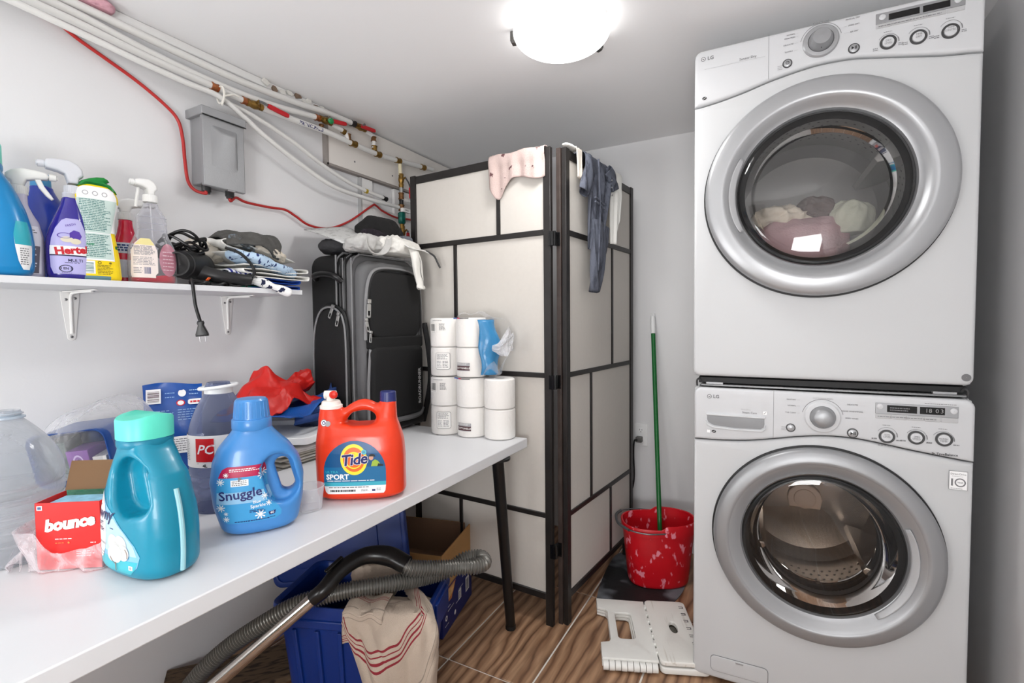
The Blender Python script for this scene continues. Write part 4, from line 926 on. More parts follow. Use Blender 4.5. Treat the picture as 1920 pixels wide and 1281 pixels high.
# ------------------------------------------------------------------ folding step stool lying flat
st = thing('step_stool', 'white plastic folding step stool lying folded flat on the floor', 'stool', (1.218, 1.543, .003), math.radians(21.8))
STW = mat('stool_plastic', (232, 231, 226), .45, bump=.04, bscale=80)
def legshape(k):
    o = .004*k
    return [(0+o, 0), (.185, 0), (.185, .345), (0+o, .352), (0+o, .292), (.030+o, .280), (.038+o, .265), (.036+o, .100), (.030+o, .086), (0+o, .080)]
for k in range(3):
    v, f = prism([legshape(k), rrect(.064+.003*k, .105, .125, .262, .014)], .0052, .002); MB().add(v, f, 0, Matrix.Translation((-.004*k+.004, .003*k, .006+.0125*(2-k)+.0004*(2-k)))).build('leg_panel', STW, st)
# hinge barrels on the near edge and between leg panel and seat
for k in range(9):
    x = .006+k*.020
    MB().tube([(x, -.008, .017), (x+.018, -.008, .017)], .0155 if k % 2 else .0145, 14).build('hinge_barrel', STW, st)
v, f = prism([rrect(.192, -.012, .345, .345, .018), [(.272+.014*math.cos(t), .178+.034*math.sin(t)) for t in np.linspace(0, 2*PI, 24, endpoint=False)]], .008, .0035)
seat = MB().add(v, f, 0, Matrix.Translation((0, 0, .036))).build('seat', blotch('worn_stool_top', (232, 230, 224), (206, 200, 190), 60, .58, .5, .1, 100, (1, .06, 1), .1), st)
v, f = prism([rrect(.190, -.014, .352, .350, .020), rrect(.205, .0, .335, .335, .012)], .0105, .004)
MB().add(v, f, 0, Matrix.Translation((.002, 0, .0125))).build('seat_rim', STW, st)
box('grip_insert', (.258, .142, .010), (.286, .214, .024), mat('grip_dark', (96, 92, 84), .6, var=.5, vscale=120), seat)
for k in range(7):
    y = .035+.043*k
    v, f = prism([rrect(.186, y, .199, y+.022, .004)], .0065, .002); MB().add(v, f, 0, Matrix.Translation((0, 0, .036))).build('hinge_tab', STW, st)
    MB().box((.318, y+.004, .0437), (.334, y+.007, .0445)).box((.318, y+.014, .0437), (.334, y+.017, .0445)).box((.331, y+.004, .0437), (.334, y+.017, .0445)).build('slot', DARKGREY, seat, smooth=False)
# ------------------------------------------------------------------ cardboard boxes under the table
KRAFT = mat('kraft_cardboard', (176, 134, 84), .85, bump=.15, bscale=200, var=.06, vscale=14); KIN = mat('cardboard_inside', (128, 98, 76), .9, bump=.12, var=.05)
ca = math.radians(13)
nb = thing('printed_carton', 'navy printed carton on the floor under the open cardboard box', 'box', (.66, 1.412, .004), math.radians(103))
NAVY = mat('navy_carton', (24, 38, 104), .4)
box('carton', (0, 0, 0), (.31, .43, .165), NAVY, nb, .003)
pp = Print()     # printed on the side that faces the room
pp.poly([(.035, .162), (.13, .162), (.11, .135), (.085, .110), (.04, .112)], 0); pp.poly([(.05, .158), (.12, .158), (.10, .130), (.055, .120)], 1)
for k, (x, z, l) in enumerate(((.05, .09, .03), (.05, .075, .06), (.13, .06, .05), (.02, .03, .04), (.16, .10, .05), (.20, .13, .06))): pp.micro(x, z, x+l, z+.006, 1, 2, k)
pp.rect(.155, .06, .185, .10, 2); pp.rect(.235, .05, .275, .11, 2); pp.barcode(.24, .055, .27, .10, 3, 12); pp.micro(.157, .065, .183, .095, 5, 3, 6, mn=.002, mx=.006); pp.disc(.035, .060, .010, 2, r0=.5)
pp.disc(.12, .035, .009, 2); pp.rect(.02, .150, .030, .163, 4)
pp.build('carton_print', [mat('food_photo', (206, 130, 70), .5, var=.4, vscale=50), mat('bread_photo', (224, 180, 122), .5, var=.3, vscale=60), PRINT_W, PRINT_K, PRINT_R], nb, lambda x, z: np.full(len(x), 0.0))
cb = thing('cardboard_box', 'open brown cardboard box standing on the navy carton under the table', 'box', (.66, 1.412, .170), math.radians(103))
w_, d_, h_, q = .31, .43, .145, .004
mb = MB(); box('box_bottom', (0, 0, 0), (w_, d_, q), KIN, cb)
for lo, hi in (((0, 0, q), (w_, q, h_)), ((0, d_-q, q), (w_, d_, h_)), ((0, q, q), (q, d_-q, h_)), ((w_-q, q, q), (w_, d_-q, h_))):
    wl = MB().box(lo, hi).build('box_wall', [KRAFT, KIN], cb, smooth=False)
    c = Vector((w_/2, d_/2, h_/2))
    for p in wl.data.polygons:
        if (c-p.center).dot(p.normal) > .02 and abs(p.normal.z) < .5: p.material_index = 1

# ------------------------------------------------------------------ blue tote with towel, vacuum hose
TB = mat('blue_tote_plastic', (10, 44, 116), .38, bump=.03, bscale=60)
ta = math.radians(20); TO = (.45, .885)
tt = thing('storage_tote', 'big blue plastic storage tote under the table, full of stuff', 'tote', (TO[0], TO[1], .004), ta)
Wt, Dt, Ht = .452, .255, .36
def rr3(k, z, n=7): 
    ox, oy = Wt*(1-k)/2, Dt*(1-k)/2; return [(x, y, z) for x, y in rrect(ox, oy, Wt-ox, Dt-oy, .03, n)]
G = [rr3(.82, 0), rr3(.84, .006), rr3(.965, .30), rr3(.97, .318), rr3(1.04, .322), rr3(1.045, .350), rr3(1.035, .358), rr3(1.0, .358), rr3(.965, .352), rr3(.955, .30), rr3(.83, .012)]
mb = MB().grid(G, wrapv=True); mb.add(G[0], [tuple(range(len(G[0])))]).add(G[-1], [tuple(range(len(G[-1])))])
mb.build('tub', TB, tt, ang=40)
for k in range(6):
    x = .055+k*.073; t0, t1 = .05, .29
    MB().add([((x-Wt/2)*(.82+.14*z/.3)+Wt/2+dx, Dt*(1-(.822+.143*z/.3))/2-.001-dy, z) for z in (.02, .285) for dx, dy in ((-.008, -.004), (-.006, .007), (.006, .007), (.008, -.004))], [(0, 1, 5, 4), (1, 2, 6, 5), (2, 3, 7, 6), (0, 3, 2, 1), (4, 5, 6, 7)]).build('rib', TB, tt, bevel=.002)
MB().box((-.012, -.010, .296), (Wt+.012, .004, .322)).build('front_band', TB, tt, bevel=.004)
MB().box((Wt+.004, .07, .30), (Wt+.018, .19, .345)).box((Wt+.012, .07, .272), (Wt+.018, .19, .31)).build('side_handle', TB, tt, bevel=.004)
# an upright blue lid behind it
ld = thing('tote_lid', 'blue plastic tote lid standing upright against the wall behind the tote', 'lid', (.36, .905, .30), ta, rot=(math.radians(-14), 0, ta))
v, f = prism([rrect(-.02, 0, .50, .27, .03)], .006, .003); MB().add(v, f, 0, FRONT).build('panel', TB, ld)
v, f = prism([rrect(-.03, -.01, .51, .28, .035), rrect(-.012, .01, .492, .26, .025)], .012, .004); MB().add(v, f, 0, FRONT).build('rim', TB, ld)
v, f = prism([rrect(.06, .05, .40, .20, .02)], .004, .002); MB().add(v, f, 0, XF((0, -.007, 0)) @ FRONT).build('raised_panel', TB, ld)
ld.location = (.10, 1.17, .19); ld.rotation_euler = (math.radians(-10), math.radians(-9), ta)
# things inside the tote
def TL(x, y, z): return Matrix.Translation((*TO, .004)) @ Matrix.Rotation(ta, 4, 'Z') @ Vector((x, y, z))
tag(lump('dark_clothes', mat('black_brown_cloth', (34, 26, 24), .95, bump=.4), TL(.235, .127, .10), (.16, .085, .09), ta, 21, .12, 14), 'dark clothes heaped inside the blue tote', 'clothes')
# striped tea towel draped over the near right corner of the tote
TOW = stripes('striped_tea_towel', (192, 176, 160), [(p, .0036, (142, 40, 52)) for p in (.14, .158, .176, .194, .56, .578, .596, .614)]+[(p, .003, (150, 138, 126)) for p in (.32, .36, .40, .76, .80)], 0, 1.0, .95, .8, 500)
def rimwrap(x, d):
    """point d outside the tote's rim at distance x along its front, turning the near right corner"""
    if x <= Wt: return x, -d
    e = x-Wt; r = d+.02
    if e < r*PI/2: a_ = e/r; return Wt-.02+.02+math.sin(a_)*d+0*r, -math.cos(a_)*d
    return Wt+d, e-r*PI/2
def towel(u, v):
    x = .235+.300*u; Lo = np.interp(u, [0, .12, .3, .55, .8, 1], [.05, .16, .25, .33, .30, .20]); s = v*(Lo+.17)-.17
    n1 = nz((u*4, v*4, 3.3)); n2 = nz((u*9, v*7, 8.1))
    if s < 0:
        q = -s/.17; xx, yy = rimwrap(x-.05*q*(u-.2), -.012-.10*q); z = .366+.006*math.sin(PI*min(1, q*1.2))-.03*q+.006*n2
        yy = max(-.02, yy) if q < .1 else yy
    else:
        d = .014+.030*math.sin(PI*min(1, s/Lo*.9))*(.5+.9*abs(n1))+.016*(1+math.sin(13*u+4*v))*min(1, s/.05)
        xx, yy = rimwrap(x+.06*s*(u-.3), d); z = .372-s+.012*n2*min(1, s/.05)
    p = TL(xx, yy, z); return (p.x, p.y, p.z)
tw = tag(sheet('tea_towel', TOW, towel, 64, 72, solid=.003, uvf=lambda u, v: (.10+.55*v+.38*u, v)), 'beige tea towel with red stripes draped over the corner of blue tote', 'towel')
def tflap(u, v):
    x = .225+.115*u+.01*v; s = v*.20-.10
    if s < 0: p = TL(x+.02*s, -.014-s*.8, .366+.004*math.sin(-s/.10*PI)+.006*math.sin(9*u))
    else: p = TL(x-.015*s, -.030-.012*math.sin(7*u+1)*min(1, s*15), .366-s*.85+.006*math.sin(11*u))
    return (p.x, p.y, p.z+.004)
sheet('folded_corner', TOW, tflap, 24, 24, tw, .003, uvf=lambda u, v: (.02+.62*v, u))
tag(lump('dish_cloth', TOW, TL(.245, .160, .300), (.070, .045, .060), ta+.3, 9, .22, 16, flat=True), 'crumpled beige cloth bunched on top of tote contents under the hose', 'towel')
# vacuum wand and hose
vc = thing('vacuum_hose', 'chrome vacuum wand with black grip and ribbed grey hose across the tote', 'vacuum hose', (0, 0, 0))
wa, wb = np.array((.395, .722, .190)), np.array((.622, .903, .425))
MB().tube([wa+(wb-wa)*t for t in (0, 1)], .0185, 24).build('chrome_tube', CHROME, vc)
u_ = (wb-wa)/np.linalg.norm(wb-wa)
gp = smoothpath([tuple(wb-u_*.02), tuple(wb+u_*.02), (.640, .965, .468), (.660, 1.035, .482), (.712, 1.078, .476), (.775, 1.092, .456)], 8)
rr_ = np.interp(np.linspace(0, 1, len(gp)), [0, .12, .3, .55, .8, 1], [.0205, .0215, .022, .023, .028, .026])
gr = MB().tube(gp, rr_, 20).build('grip', mat('black_grip', (18, 18, 19), .28), vc)
MB().box((-.006, -.03, .018), (.006, .03, .026)).build('slider_button', BLACK, gr, bevel=.003, loc=(.634, .955, .470), rot=(.35, 0, -.1))
hz = smoothpath([(.765, 1.088, .455), (.790, 1.105, .444), (.830, 1.150, .432), (.878, 1.196, .426), (.920, 1.228, .424), (.934, 1.262, .424), (.905, 1.285, .424), (.862, 1.262, .418), (.835, 1.222, .398), (.790, 1.160, .392), (.735, 1.065, .404), (.650, .972, .406), (.566, .890, .392), (.496, .830, .350), (.410, .780, .285), (.342, .742, .215), (.285, .715, .135), (.255, .690, .060)], 14)
hz = resample(hz, 1000); ph = np.arange(1000)
MB().tube(hz, .0215+.0030*np.sin(ph*2*PI/6.0), 16).build('hose', mat('ribbed_hose', (118, 116, 111), .32, .5), vc)
MB().tube(hz[[996, 999]], .0225, 20).build('hose_cuff', BLACKM, vc)
# brown board and red cap on the floor in the dark corner
bb = thing('scrap_board', 'weathered brown scrap board lying on the floor below the vacuum hose', 'board', (.17, .93, .03), .75, rot=(.10, .05, .95))
box('board', (-.19, -.09, -.010), (.19, .07, .010), blotch('weathered_board', (92, 74, 56), (52, 40, 30), 22, .5, .85, .4, 60, (1, 5, 1), .15), bb, .003)
rc = thing('red_bottle_cap', 'small red plastic cap on the floor beside the brown scrap board', 'cap', (.262, .862, .003))
MB().lathe([(.018, 0), (.020, .004), (.020, .024), (.016, .030), (.0005, .031)], 24).build('cap', REDPL, rc)
# ------------------------------------------------------------------ bottles on the table
def capsule_hole(x, z, cx, cz, a, b, rot=0):
    c, s = math.cos(rot), math.sin(rot); X = (x-cx)*c+(z-cz)*s; Z = -(x-cx)*s+(z-cz)*c
    Zc = np.clip(Z, -(b-a), b-a); return np.sqrt(X**2+(Z-Zc)**2)-a
def downy_f(sgn=1):
    base = jug([(0, .084), (.02, .092), (.08, .094), (.12, .090), (.155, .083), (.19, .072), (.215, .058), (.235, .044), (.245, .040), (.262, .040)],
               [(0, .048), (.02, .055), (.10, .055), (.14, .052), (.19, .046), (.22, .040), (.24, .037), (.262, .037)],
               [(0, 0), (.12, 0), (.19, .002), (.235, -.004), (.262, -.006)], 2.7, 0, .252, .012)
    def f(x, y, z):
        g = base(x*sgn, y, z); h = capsule_hole(x*sgn, z, .040, .166, .019, .043, .26)
        rec = capsule_hole(x*sgn, z, .012, .170, .038, .054, .2)          # hand hollow pressed into both faces
        g = smax(g, -smax(rec, .013-np.abs(y), .010), .012)
        return smax(g, -h, .010)
    return f
def snuggle_f():
    base = jug([(0, .066), (.015, .075), (.06, .086), (.11, .090), (.15, .083), (.18, .068), (.20, .050), (.215, .038), (.225, .036), (.235, .036)],
               [(0, .040), (.015, .047), (.08, .052), (.13, .050), (.18, .044), (.21, .036), (.235, .034)],
               [(0, .004), (.06, .002), (.14, 0), (.19, -.006), (.235, -.008)], 2.4, 0, .222, .012)
    def f(x, y, z):
        g = base(x, y, z); h = capsule_hole(x, z, .053, .112, .014, .038, .25)
        rec = capsule_hole(x, z, .041, .110, .030, .052, .22)
        g = smax(g, -smax(rec, .018-np.abs(y), .010), .012)
        return smax(g, -h, .010)
    return f
def tide_f():
    base = jug([(0, .098), (.01, .105), (.10, .107), (.14, .104), (.16, .098), (.18, .085), (.20, .06)], [(0, .048), (.012, .054), (.12, .055), (.16, .050), (.18, .042), (.20, .03)], [(0, 0), (.2, 0)], 3.2, 0, .186, .016)
    col = jug([(0, .034), (.13, .034), (.20, .031), (.222, .027), (.232, .024)], [(0, .040), (.14, .040), (.20, .031), (.232, .024)], [(0, -.068), (.232, -.074)], 2.4, .02, .226, .008)
    spo = jug([(0, .040), (.12, .036), (.17, .030), (.20, .025), (.245, .0195)], [(0, .046), (.13, .044), (.18, .032), (.245, .0195)], [(0, .062), (.15, .060), (.20, .064), (.245, .068)], 2.3, .02, .240, .005)
    def f(x, y, z):
        # handle bar bridging the two columns
        t = np.clip((x+.045)/.105, 0, 1); zc = .203+.030*np.sin(t*PI*.92+.05)-.006*t; hb = np.sqrt(((z-zc)*1.05)**2+(y*.95)**2+(np.maximum(0, np.abs(x-.006)-.052))**2)-.0155
        g = smin(base(x, y, z), smin(col(x, y, z), smin(spo(x, y, z), hb, .014), .014), .016)
        return smax(g, -capsule_hole(x, z, .002, .199, .0145, .0295, PI/2+.05), .008)
    return f
def cap_ribbed(mb, r0, r1, h, z0, cx=0, ribs=0, top=.003, seg=48):
    mb.lathe([(r0, z0), (r0, z0+h*.02), (r1, z0+h-top), (r1-top, z0+h), (.0005, z0+h)], seg, xf=Matrix.Translation((cx, 0, 0)))
TEAL = mat('teal_bottle', (14, 130, 158), .30, coat=.1); TEALCAP = mat('mint_cap', (94, 220, 196), .4)
STRIP = mat('milky_strip', (150, 196, 204), .4)
# teal fabric softener on the table, handle towards the room
DN = thing('softener_bottle', 'large teal fabric softener bottle with mint cap at front of the table', 'bottle', (.722, .458, TZ+.0008), math.radians(3)); DN.scale = (1, 1, .925)
fD = downy_f(); sdf_obj('bottle', fD, (-.1, -.06, 0), (.1, .06, .262), .0034, TEAL, DN)
MB().lathe([(.041, .240), (.0425, .244), (.0425, .252), (.041, .256)], 48, xf=Matrix.Translation((-.006, 0, 0))).build('collar', mat('dark_teal', (16, 122, 150), .35), DN)
def sq_cap(mb, cx, z0, h):
    G = []
    for k, z in ((1.0, z0), (1.0, z0+h*.9), (.96, z0+h), (.7, z0+h+.002)):
        G.append([(cx+.041*k*math.copysign(abs(math.cos(t))**.8, math.cos(t)), .041*k*math.copysign(abs(math.sin(t))**.8, math.sin(t)), z+(.009*max(0, 1-abs(math.sin(t)))*(z > z0+.01))) for t in np.linspace(0, 2*PI, 48, endpoint=False)])
    mb.grid(G, wrapv=True); mb.add(G[-1], [tuple(range(48))]); return mb
sq_cap(MB(), -.006, .256, .038).build('cap', TEALCAP, DN, ang=40)
MB().tube(smoothpath([(.0925, -.001, .012), (.0960, -.001, .05), (.0955, -.001, .09), (.0905, -.001, .13), (.0815, -.001, .165)], 8), .0042, 8).build('level_strip', STRIP, DN)
p = Print(); sD = front_of(fD)
p.band([(.014, -.085, .035), (.03, -.0885, .052), (.05, -.089, .058), (.070, -.0885, .048), (.09, -.086, .028), (.112, -.084, -.002), (.135, -.08, -.034), (.158, -.072, -.055)], 0, 60, 12)
p.band([(.014, -.085, .035), (.025, -.088, .047), (.040, -.088, .054)], 6, 40, 6)
p.band([(.05, -.0885, .052), (.07, -.088, .045), (.09, -.086, .025), (.112, -.083, -.006)], 7, 40, 6)
p.disc(-.058, .092, .027, 1, rz=.062, n=36, rings=10)
p.disc(-.058, .140, .009, 3, rz=.011, r0=.84, rings=1, n=24); p.text('1', -.058, .140, .013, 3, .02)
p.text('downy', -.050, .117, .030, 3, .02); p.text('SOFT', -.052, .098, .012, 3, .02); p.text('FRESH', -.052, .087, .011, 3, .02); p.micro(-.07, .056, -.030, .066, 1, 4, 3); p.micro(-.07, .034, -.035, .046, 2, 4, 5)
for cx, cz, r in ((-.008, .068, .016), (.014, .068, .017), (.000, .052, .019), (.022, .054, .015), (-.012, .046, .013)): p.disc(cx, cz, r, 2, n=24, rings=3)
p.disc(.002, .050, .017, 1, n=24, rings=3); p.rect(.0, .018, .0022, .034, 5); p.disc(.018, .050, .016, 5, r0=.92, a0=-.3, a1=.9, rings=1); p.disc(.002, .05, .0195, 5, r0=.93, a0=3.6, a1=4.6, rings=1)
p.rect(.034, .024, .043, .032, 1); p.disc(.0385, .028, .0028, 4); p.micro(-.016, .092, -.004, .096, 1, 3, 9, mn=.002, mx=.004)
p.build('label', [mat('label_blue', (120, 178, 214), .35), PRINT_W, mat('cotton_print', (196, 198, 196), .5), mat('label_navy', (48, 58, 92), .5), LIGHTGREY, mat('twig_print', (120, 78, 56), .6), mat('label_teal', (60, 176, 190), .35), mat('label_sky', (168, 204, 230), .35)], DN, sD, .0003)
# teal jug on the shelf (same bottle, turned)
D2 = thing('softener_bottle', 'large teal fabric softener bottle with mint cap at left end of the shelf', 'bottle', (.163, .397, shz(.397)+.0008), math.radians(66)); D2.scale = (1, 1, .99)
TEAL2 = mat('blue_teal_bottle', (8, 128, 188), .28, coat=.1)
f2 = downy_f(-1); sdf_obj('bottle', f2, (-.1, -.06, 0), (.1, .06, .262), .0036, TEAL2, D2)
MB().lathe([(.041, .240), (.0425, .244), (.0425, .252), (.041, .256)], 48, xf=Matrix.Translation((.006, 0, 0))).build('collar', TEAL2, D2)
sq_cap(MB(), .006, .256, .038).build('cap', TEALCAP, D2, ang=40)
p = Print(); s2 = front_of(f2)
p.band([(.016, .078, .0865), (.035, .072, .0905), (.065, .068, .0915), (.095, .066, .0905), (.125, .070, .086)], 0, 20, 8); p.band([(.072, .068, .0915), (.095, .066, .0905), (.125, .070, .086)], 1, 20, 8)
p.micro(.075, .026, .088, .066, 8, 2, 4, mn=.002, mx=.004)
p.build('label', [PRINT_W, mat('label_teal2', (50, 170, 186), .35), MIDGREY], D2, s2, .0003)

# light blue softener with a round handle hole
SN = thing('softener_bottle', 'light blue fabric softener bottle with blue screw cap and round handle hole', 'bottle', (.742, .655, TZ+.0008), math.radians(57))
BLUE = mat('sky_blue_bottle', (68, 136, 202), .3, coat=.12); fS = snuggle_f(); sdf_obj('bottle', fS, (-.1, -.06, 0), (.1, .06, .235), .0032, BLUE, SN)
mb = MB(); G = []
mb.lathe([(.0375, .216), (.0385, .219), (.0385, .236), (.0375, .238), (.0345, .239), (.0315, .276), (.0285, .280), (.0005, .2805)], 48, xf=Matrix.Translation((-.008, 0, 0)))
cpS = mb.build('cap', BLUE, SN, ang=30)
mb = MB()
for k in range(24):
    a = 2*PI*k/24; mb.tube([(-.008+.0343*math.cos(a), .0343*math.sin(a), .241), (-.008+.0312*math.cos(a), .0312*math.sin(a), .274)], .0011, 5)
mb.build('cap_ribs', BLUE, cpS)
p = Print(); sS = front_of(fS)
p.band([(.030, -.058, .030), (.036, -.066, .041), (.045, -.070, .042), (.07, -.077, .028), (.10, -.076, .018), (.13, -.071, .016), (.143, -.064, .014), (.148, -.055, .006)], 0, 50, 10)
p.band([(.126, -.072, .016), (.136, -.068, .016), (.143, -.064, .014), (.148, -.055, .006)], 1, 20, 4)
p.band([(.072, -.0765, .026), (.082, -.076, .023), (.096, -.075, .019)], 2, 20, 4)
p.micro(-.052, .137, .004, .144, 2, 3, 5, mn=.002, mx=.005)
def flake(x, z, r):
    for k in range(4):
        a = PI*k/4+.2; p.line(x-r*math.cos(a), z-r*math.sin(a), x+r*math.cos(a), z+r*math.sin(a), r*.22, 3)
    p.disc(x, z, r*.3, 3, n=10, rings=1)
for x, z, r in ((-.068, .118, .007), (.008, .126, .009), (-.069, .064, .008), (.002, .044, .010), (.012, .082, .007), (.018, .066, .006), (-.060, .040, .006), (-.058, .132, .005), (-.06, .052, .004)): flake(x, z, r)
p.rect(-.050, .108, -.018, .121, 3); p.micro(-.048, .109, -.020, .120, 3, 5, 8, mn=.002, mx=.006); p.disc(-.034, .1225, .005, 5, n=3, rings=1)
p.text('Snuggle', -.033, .091, .0262, 4, .012, rot=.07)
p.text('Blue', -.004, .072, .0085, 3, .01, rot=.05); p.text('Sparkle', -.002, .063, .0095, 3, .012, rot=.05); p.micro(-.018, .050, .012, .056, 2, 4, 12)
p.poly([(.017, .046), (.031, .048), (.029, .040), (.019, .039)], 4); p.text('60', .024, .0435, .007, 3, .02); p.micro(-.045, .0315, .020, .0355, 1, 4, 14, mn=.002, mx=.005); p.micro(.020, .033, .032, .036, 1, 4, 2, mn=.002, mx=.003)
p.build('label', [mat('label_azure', (64, 156, 210), .35), mat('label_crimson', (176, 18, 72), .4), mat('label_frost', (150, 196, 228), .35), PRINT_W, PRINT_N, MIDGREY], SN, sS, .0003)

# orange detergent jug
TI = thing('detergent_jug', 'orange laundry detergent jug with white push tap and navy cap', 'detergent jug', (.795, .905, TZ+.0008), math.radians(33))
ORG = mat('orange_red_plastic', (226, 58, 22), .3, coat=.12); fT = tide_f(); sdf_obj('jug', fT, (-.112, -.06, 0), (.112, .06, .245), .0034, ORG, TI)
MB().lathe([(.0205, .238), (.0205, .241), (.0195, .262), (.0178, .264), (.0005, .2645)], 36, xf=Matrix.Translation((.068, 0, 0))).build('spout_cap', mat('navy_cap', (38, 46, 104), .35), TI)
CRM = mat('cream_tap', (242, 234, 226), .35)
tp_ = MB().lathe([(.0275, .2235), (.0275, .231), (.024, .233), (.022, .241), (.0195, .243), (.0005, .244)], 36, xf=Matrix.Translation((-.074, 0, 0))).build('tap_base', CRM, TI)
MB().tube([(-.074, -.002, .241), (-.074, -.004, .262)], .0105, 16).tube([(-.085, -.005, .259), (-.060, -.006, .259)], .0095, 16).tube([(-.088, -.005, .258), (-.084, -.005, .258)], .0105, 16).build('tap', CRM, tp_)
MB().lathe([(.010, 0), (.010, .005), (.007, .009), (.0005, .0105)], 20, xf=Matrix.Translation((-.064, -.012, .259)) @ Matrix.Rotation(PI/2, 4, 'X')).build('tap_button', mat('tap_red', (222, 44, 26), .3), tp_)
p = Print(); sT = front_of(fT)
arch = [(.020, -.072, .062), (.026, -.078, .066)]+[(z, -.082, .068) for z in (.05, .075)]
for t in np.linspace(.1, 1, 9):
    z = .075+.075*math.sin(t*PI/2); h = .075*max(.12, math.cos(t*PI/2)); arch.append((z, -.007-h, -.007+h))
p.band(arch, 0, 26, 3); p.band([(.020, -.072, .062), (.026, -.078, .066), (.0395, -.081, .0675)], 1, 20, 3); p.band([(.0395, -.081, .0675), (.049, -.082, .068)], 8, 20, 2)
p.band([(.086, -.0815, .067)]+[(z, xl+.001, xr-.001) for z, xl, xr in arch if z > .09], 9, 20, 3)
p.disc(-.008, .1045, .032, 2, rz=.038, n=44, rings=5, rot=.12); p.disc(-.008, .1045, .0255, 3, rz=.030, n=44, rings=4, rot=.12); p.disc(-.008, .103, .020, 2, rz=.021, n=40, rings=4, rot=.12); p.disc(-.007, .1025, .0175, 3, rz=.0175, n=36, rings=3)
p.disc(-.002, .113, .012, 2, rz=.007, n=24, rings=3)
p.text('Tide', -.008, .104, .037, 1, .055, .22, .94, rot=.10); p.text('Tide', -.008, .104, .037, 4, .028, .22, .94, rot=.10)
p.disc(.017, .123, .0062, 8, n=20); p.micro(.013, .121, .021, .125, 2, 4, 3, mn=.001, mx=.003)
p.text('ULTRA', -.062, .0745, .0088, 8, .015, sx=1.15); p.text('SPORT', -.048, .062, .0175, 1, .035, sx=1.05)
p.micro(-.074, .0505, .062, .0545, 1, 1, 5, mn=.004, mx=.02); p.micro(-.07, .0345, .05, .038, 1, 5, 6, mn=.003, mx=.012); p.micro(-.066, .025, .0, .031, 1, 5, 7, mn=.002, mx=.006, fill=.8); p.micro(.008, .025, .025, .031, 2, 6, 8, mn=.002, mx=.006); p.rect(.034, .0255, .042, .030, 4); p.micro(.045, .026, .058, .034, 2, 6, 2, mn=.002, mx=.004)
p.disc(.0335, .1085, .0055, 7, rz=.0065); p.disc(.036, .1115, .0075, 5, rz=.006, a0=-.2, a1=PI); p.poly([(.033, .087), (.036, .099), (.043, .104), (.050, .100), (.057, .090), (.057, .087)], 10); p.poly([(.048, .087), (.050, .094), (.062, .091), (.062, .087)], 5)
p.disc(-.084, .192, .0085, 6, n=20, r0=.0); p.disc(-.084, .192, .0072, 1, n=20); p.disc(-.084, .192, .0045, 4, r0=.6, n=16); p.disc(-.0735, .190, .0065, 11, n=16)
p.build('label', [mat('label_deep_blue', (16, 104, 152), .35), PRINT_W, mat('label_yellow', (248, 226, 50), .4), mat('label_orange', (232, 104, 30), .4), PRINT_N, PRINT_K, MIDGREY, mat('skin_print', (214, 160, 136), .5), mat('label_cyan', (60, 170, 190), .35), mat('label_night', (18, 82, 132), .35), mat('lime_print', (160, 186, 60), .5), LIGHTGREY], TI, sT, .0003)
# ------------------------------------------------------------------ things on the wall shelf
CLEAR = film('clear_bottle_plastic', (240, 242, 246), .05, .06, tint=(242, 242, 246), edge=.6)
def spray_head(parent, z0, m, nozzle=-1, trig=True, r=.0165, sc=1.0, translucent=None, scx=None, th=.0125):
    """trigger sprayer in the local xz plane, nozzle towards nozzle*x"""
    s = nozzle; kx_ = scx or sc; S = lambda pts: [(s*a*kx_, z0+b*sc) for a, b in pts]
    mb = MB().lathe([(r*1.02, z0), (r*1.05, z0+.002), (r*1.02, z0+.020), (r*.75, z0+.022)], 32)
    for k in range(28):
        a = 2*PI*k/28; mb.tube([(r*1.03*math.cos(a), r*1.03*math.sin(a), z0+.002), (r*1.0*math.cos(a), r*1.0*math.sin(a), z0+.019)], .0009, 5)
    mb.build('collar', m, parent)
    hd = [(-.022, .036), (-.020, .048), (-.010, .057), (.008, .063), (.040, .061), (.052, .058), (.056, .050), (.052, .043), (.030, .040), (.016, .036), (.010, .020), (-.011, .020), (-.013, .030)]
    v, f = prism([S(hd)], th, .006, 3); h = MB().add(v, f, 0, FRONT).build('spray_head', translucent or m, parent, ang=50)
    MB().tube([(s*.055*kx_, 0, z0+.051*sc), (s*.068*kx_, 0, z0+.0505*sc)], .0085, 16).tube([(s*.068*kx_, 0, z0+.0505*sc), (s*.071*kx_, 0, z0+.0505*sc)], .0055, 12).build('nozzle', m, h)
    if trig:
        tg = [(.028, .044), (.040, .044), (.046, .026), (.058, .006), (.062, -.002), (.058, -.005), (.048, .004), (.036, .022)]
        v, f = prism([S(tg)], .007, .0028, 2); MB().add(v, f, 0, FRONT).build('trigger', m, h, ang=50)
def shelf_item(name, label, cat, x, y, rz): return thing(name, label, cat, (x, y, shz(y)+.0006), rz)
CAMDIR = lambda x, y: math.atan2(-(1.72-x)*-1, -(0-y)*-1)
def face_cam(x, y, extra=0.0):
    """rotation that turns local -y towards the room's middle (where people stand)"""
    dx, dy = 1.45-x, .15-y; return math.atan2(dy, dx)+PI/2+extra
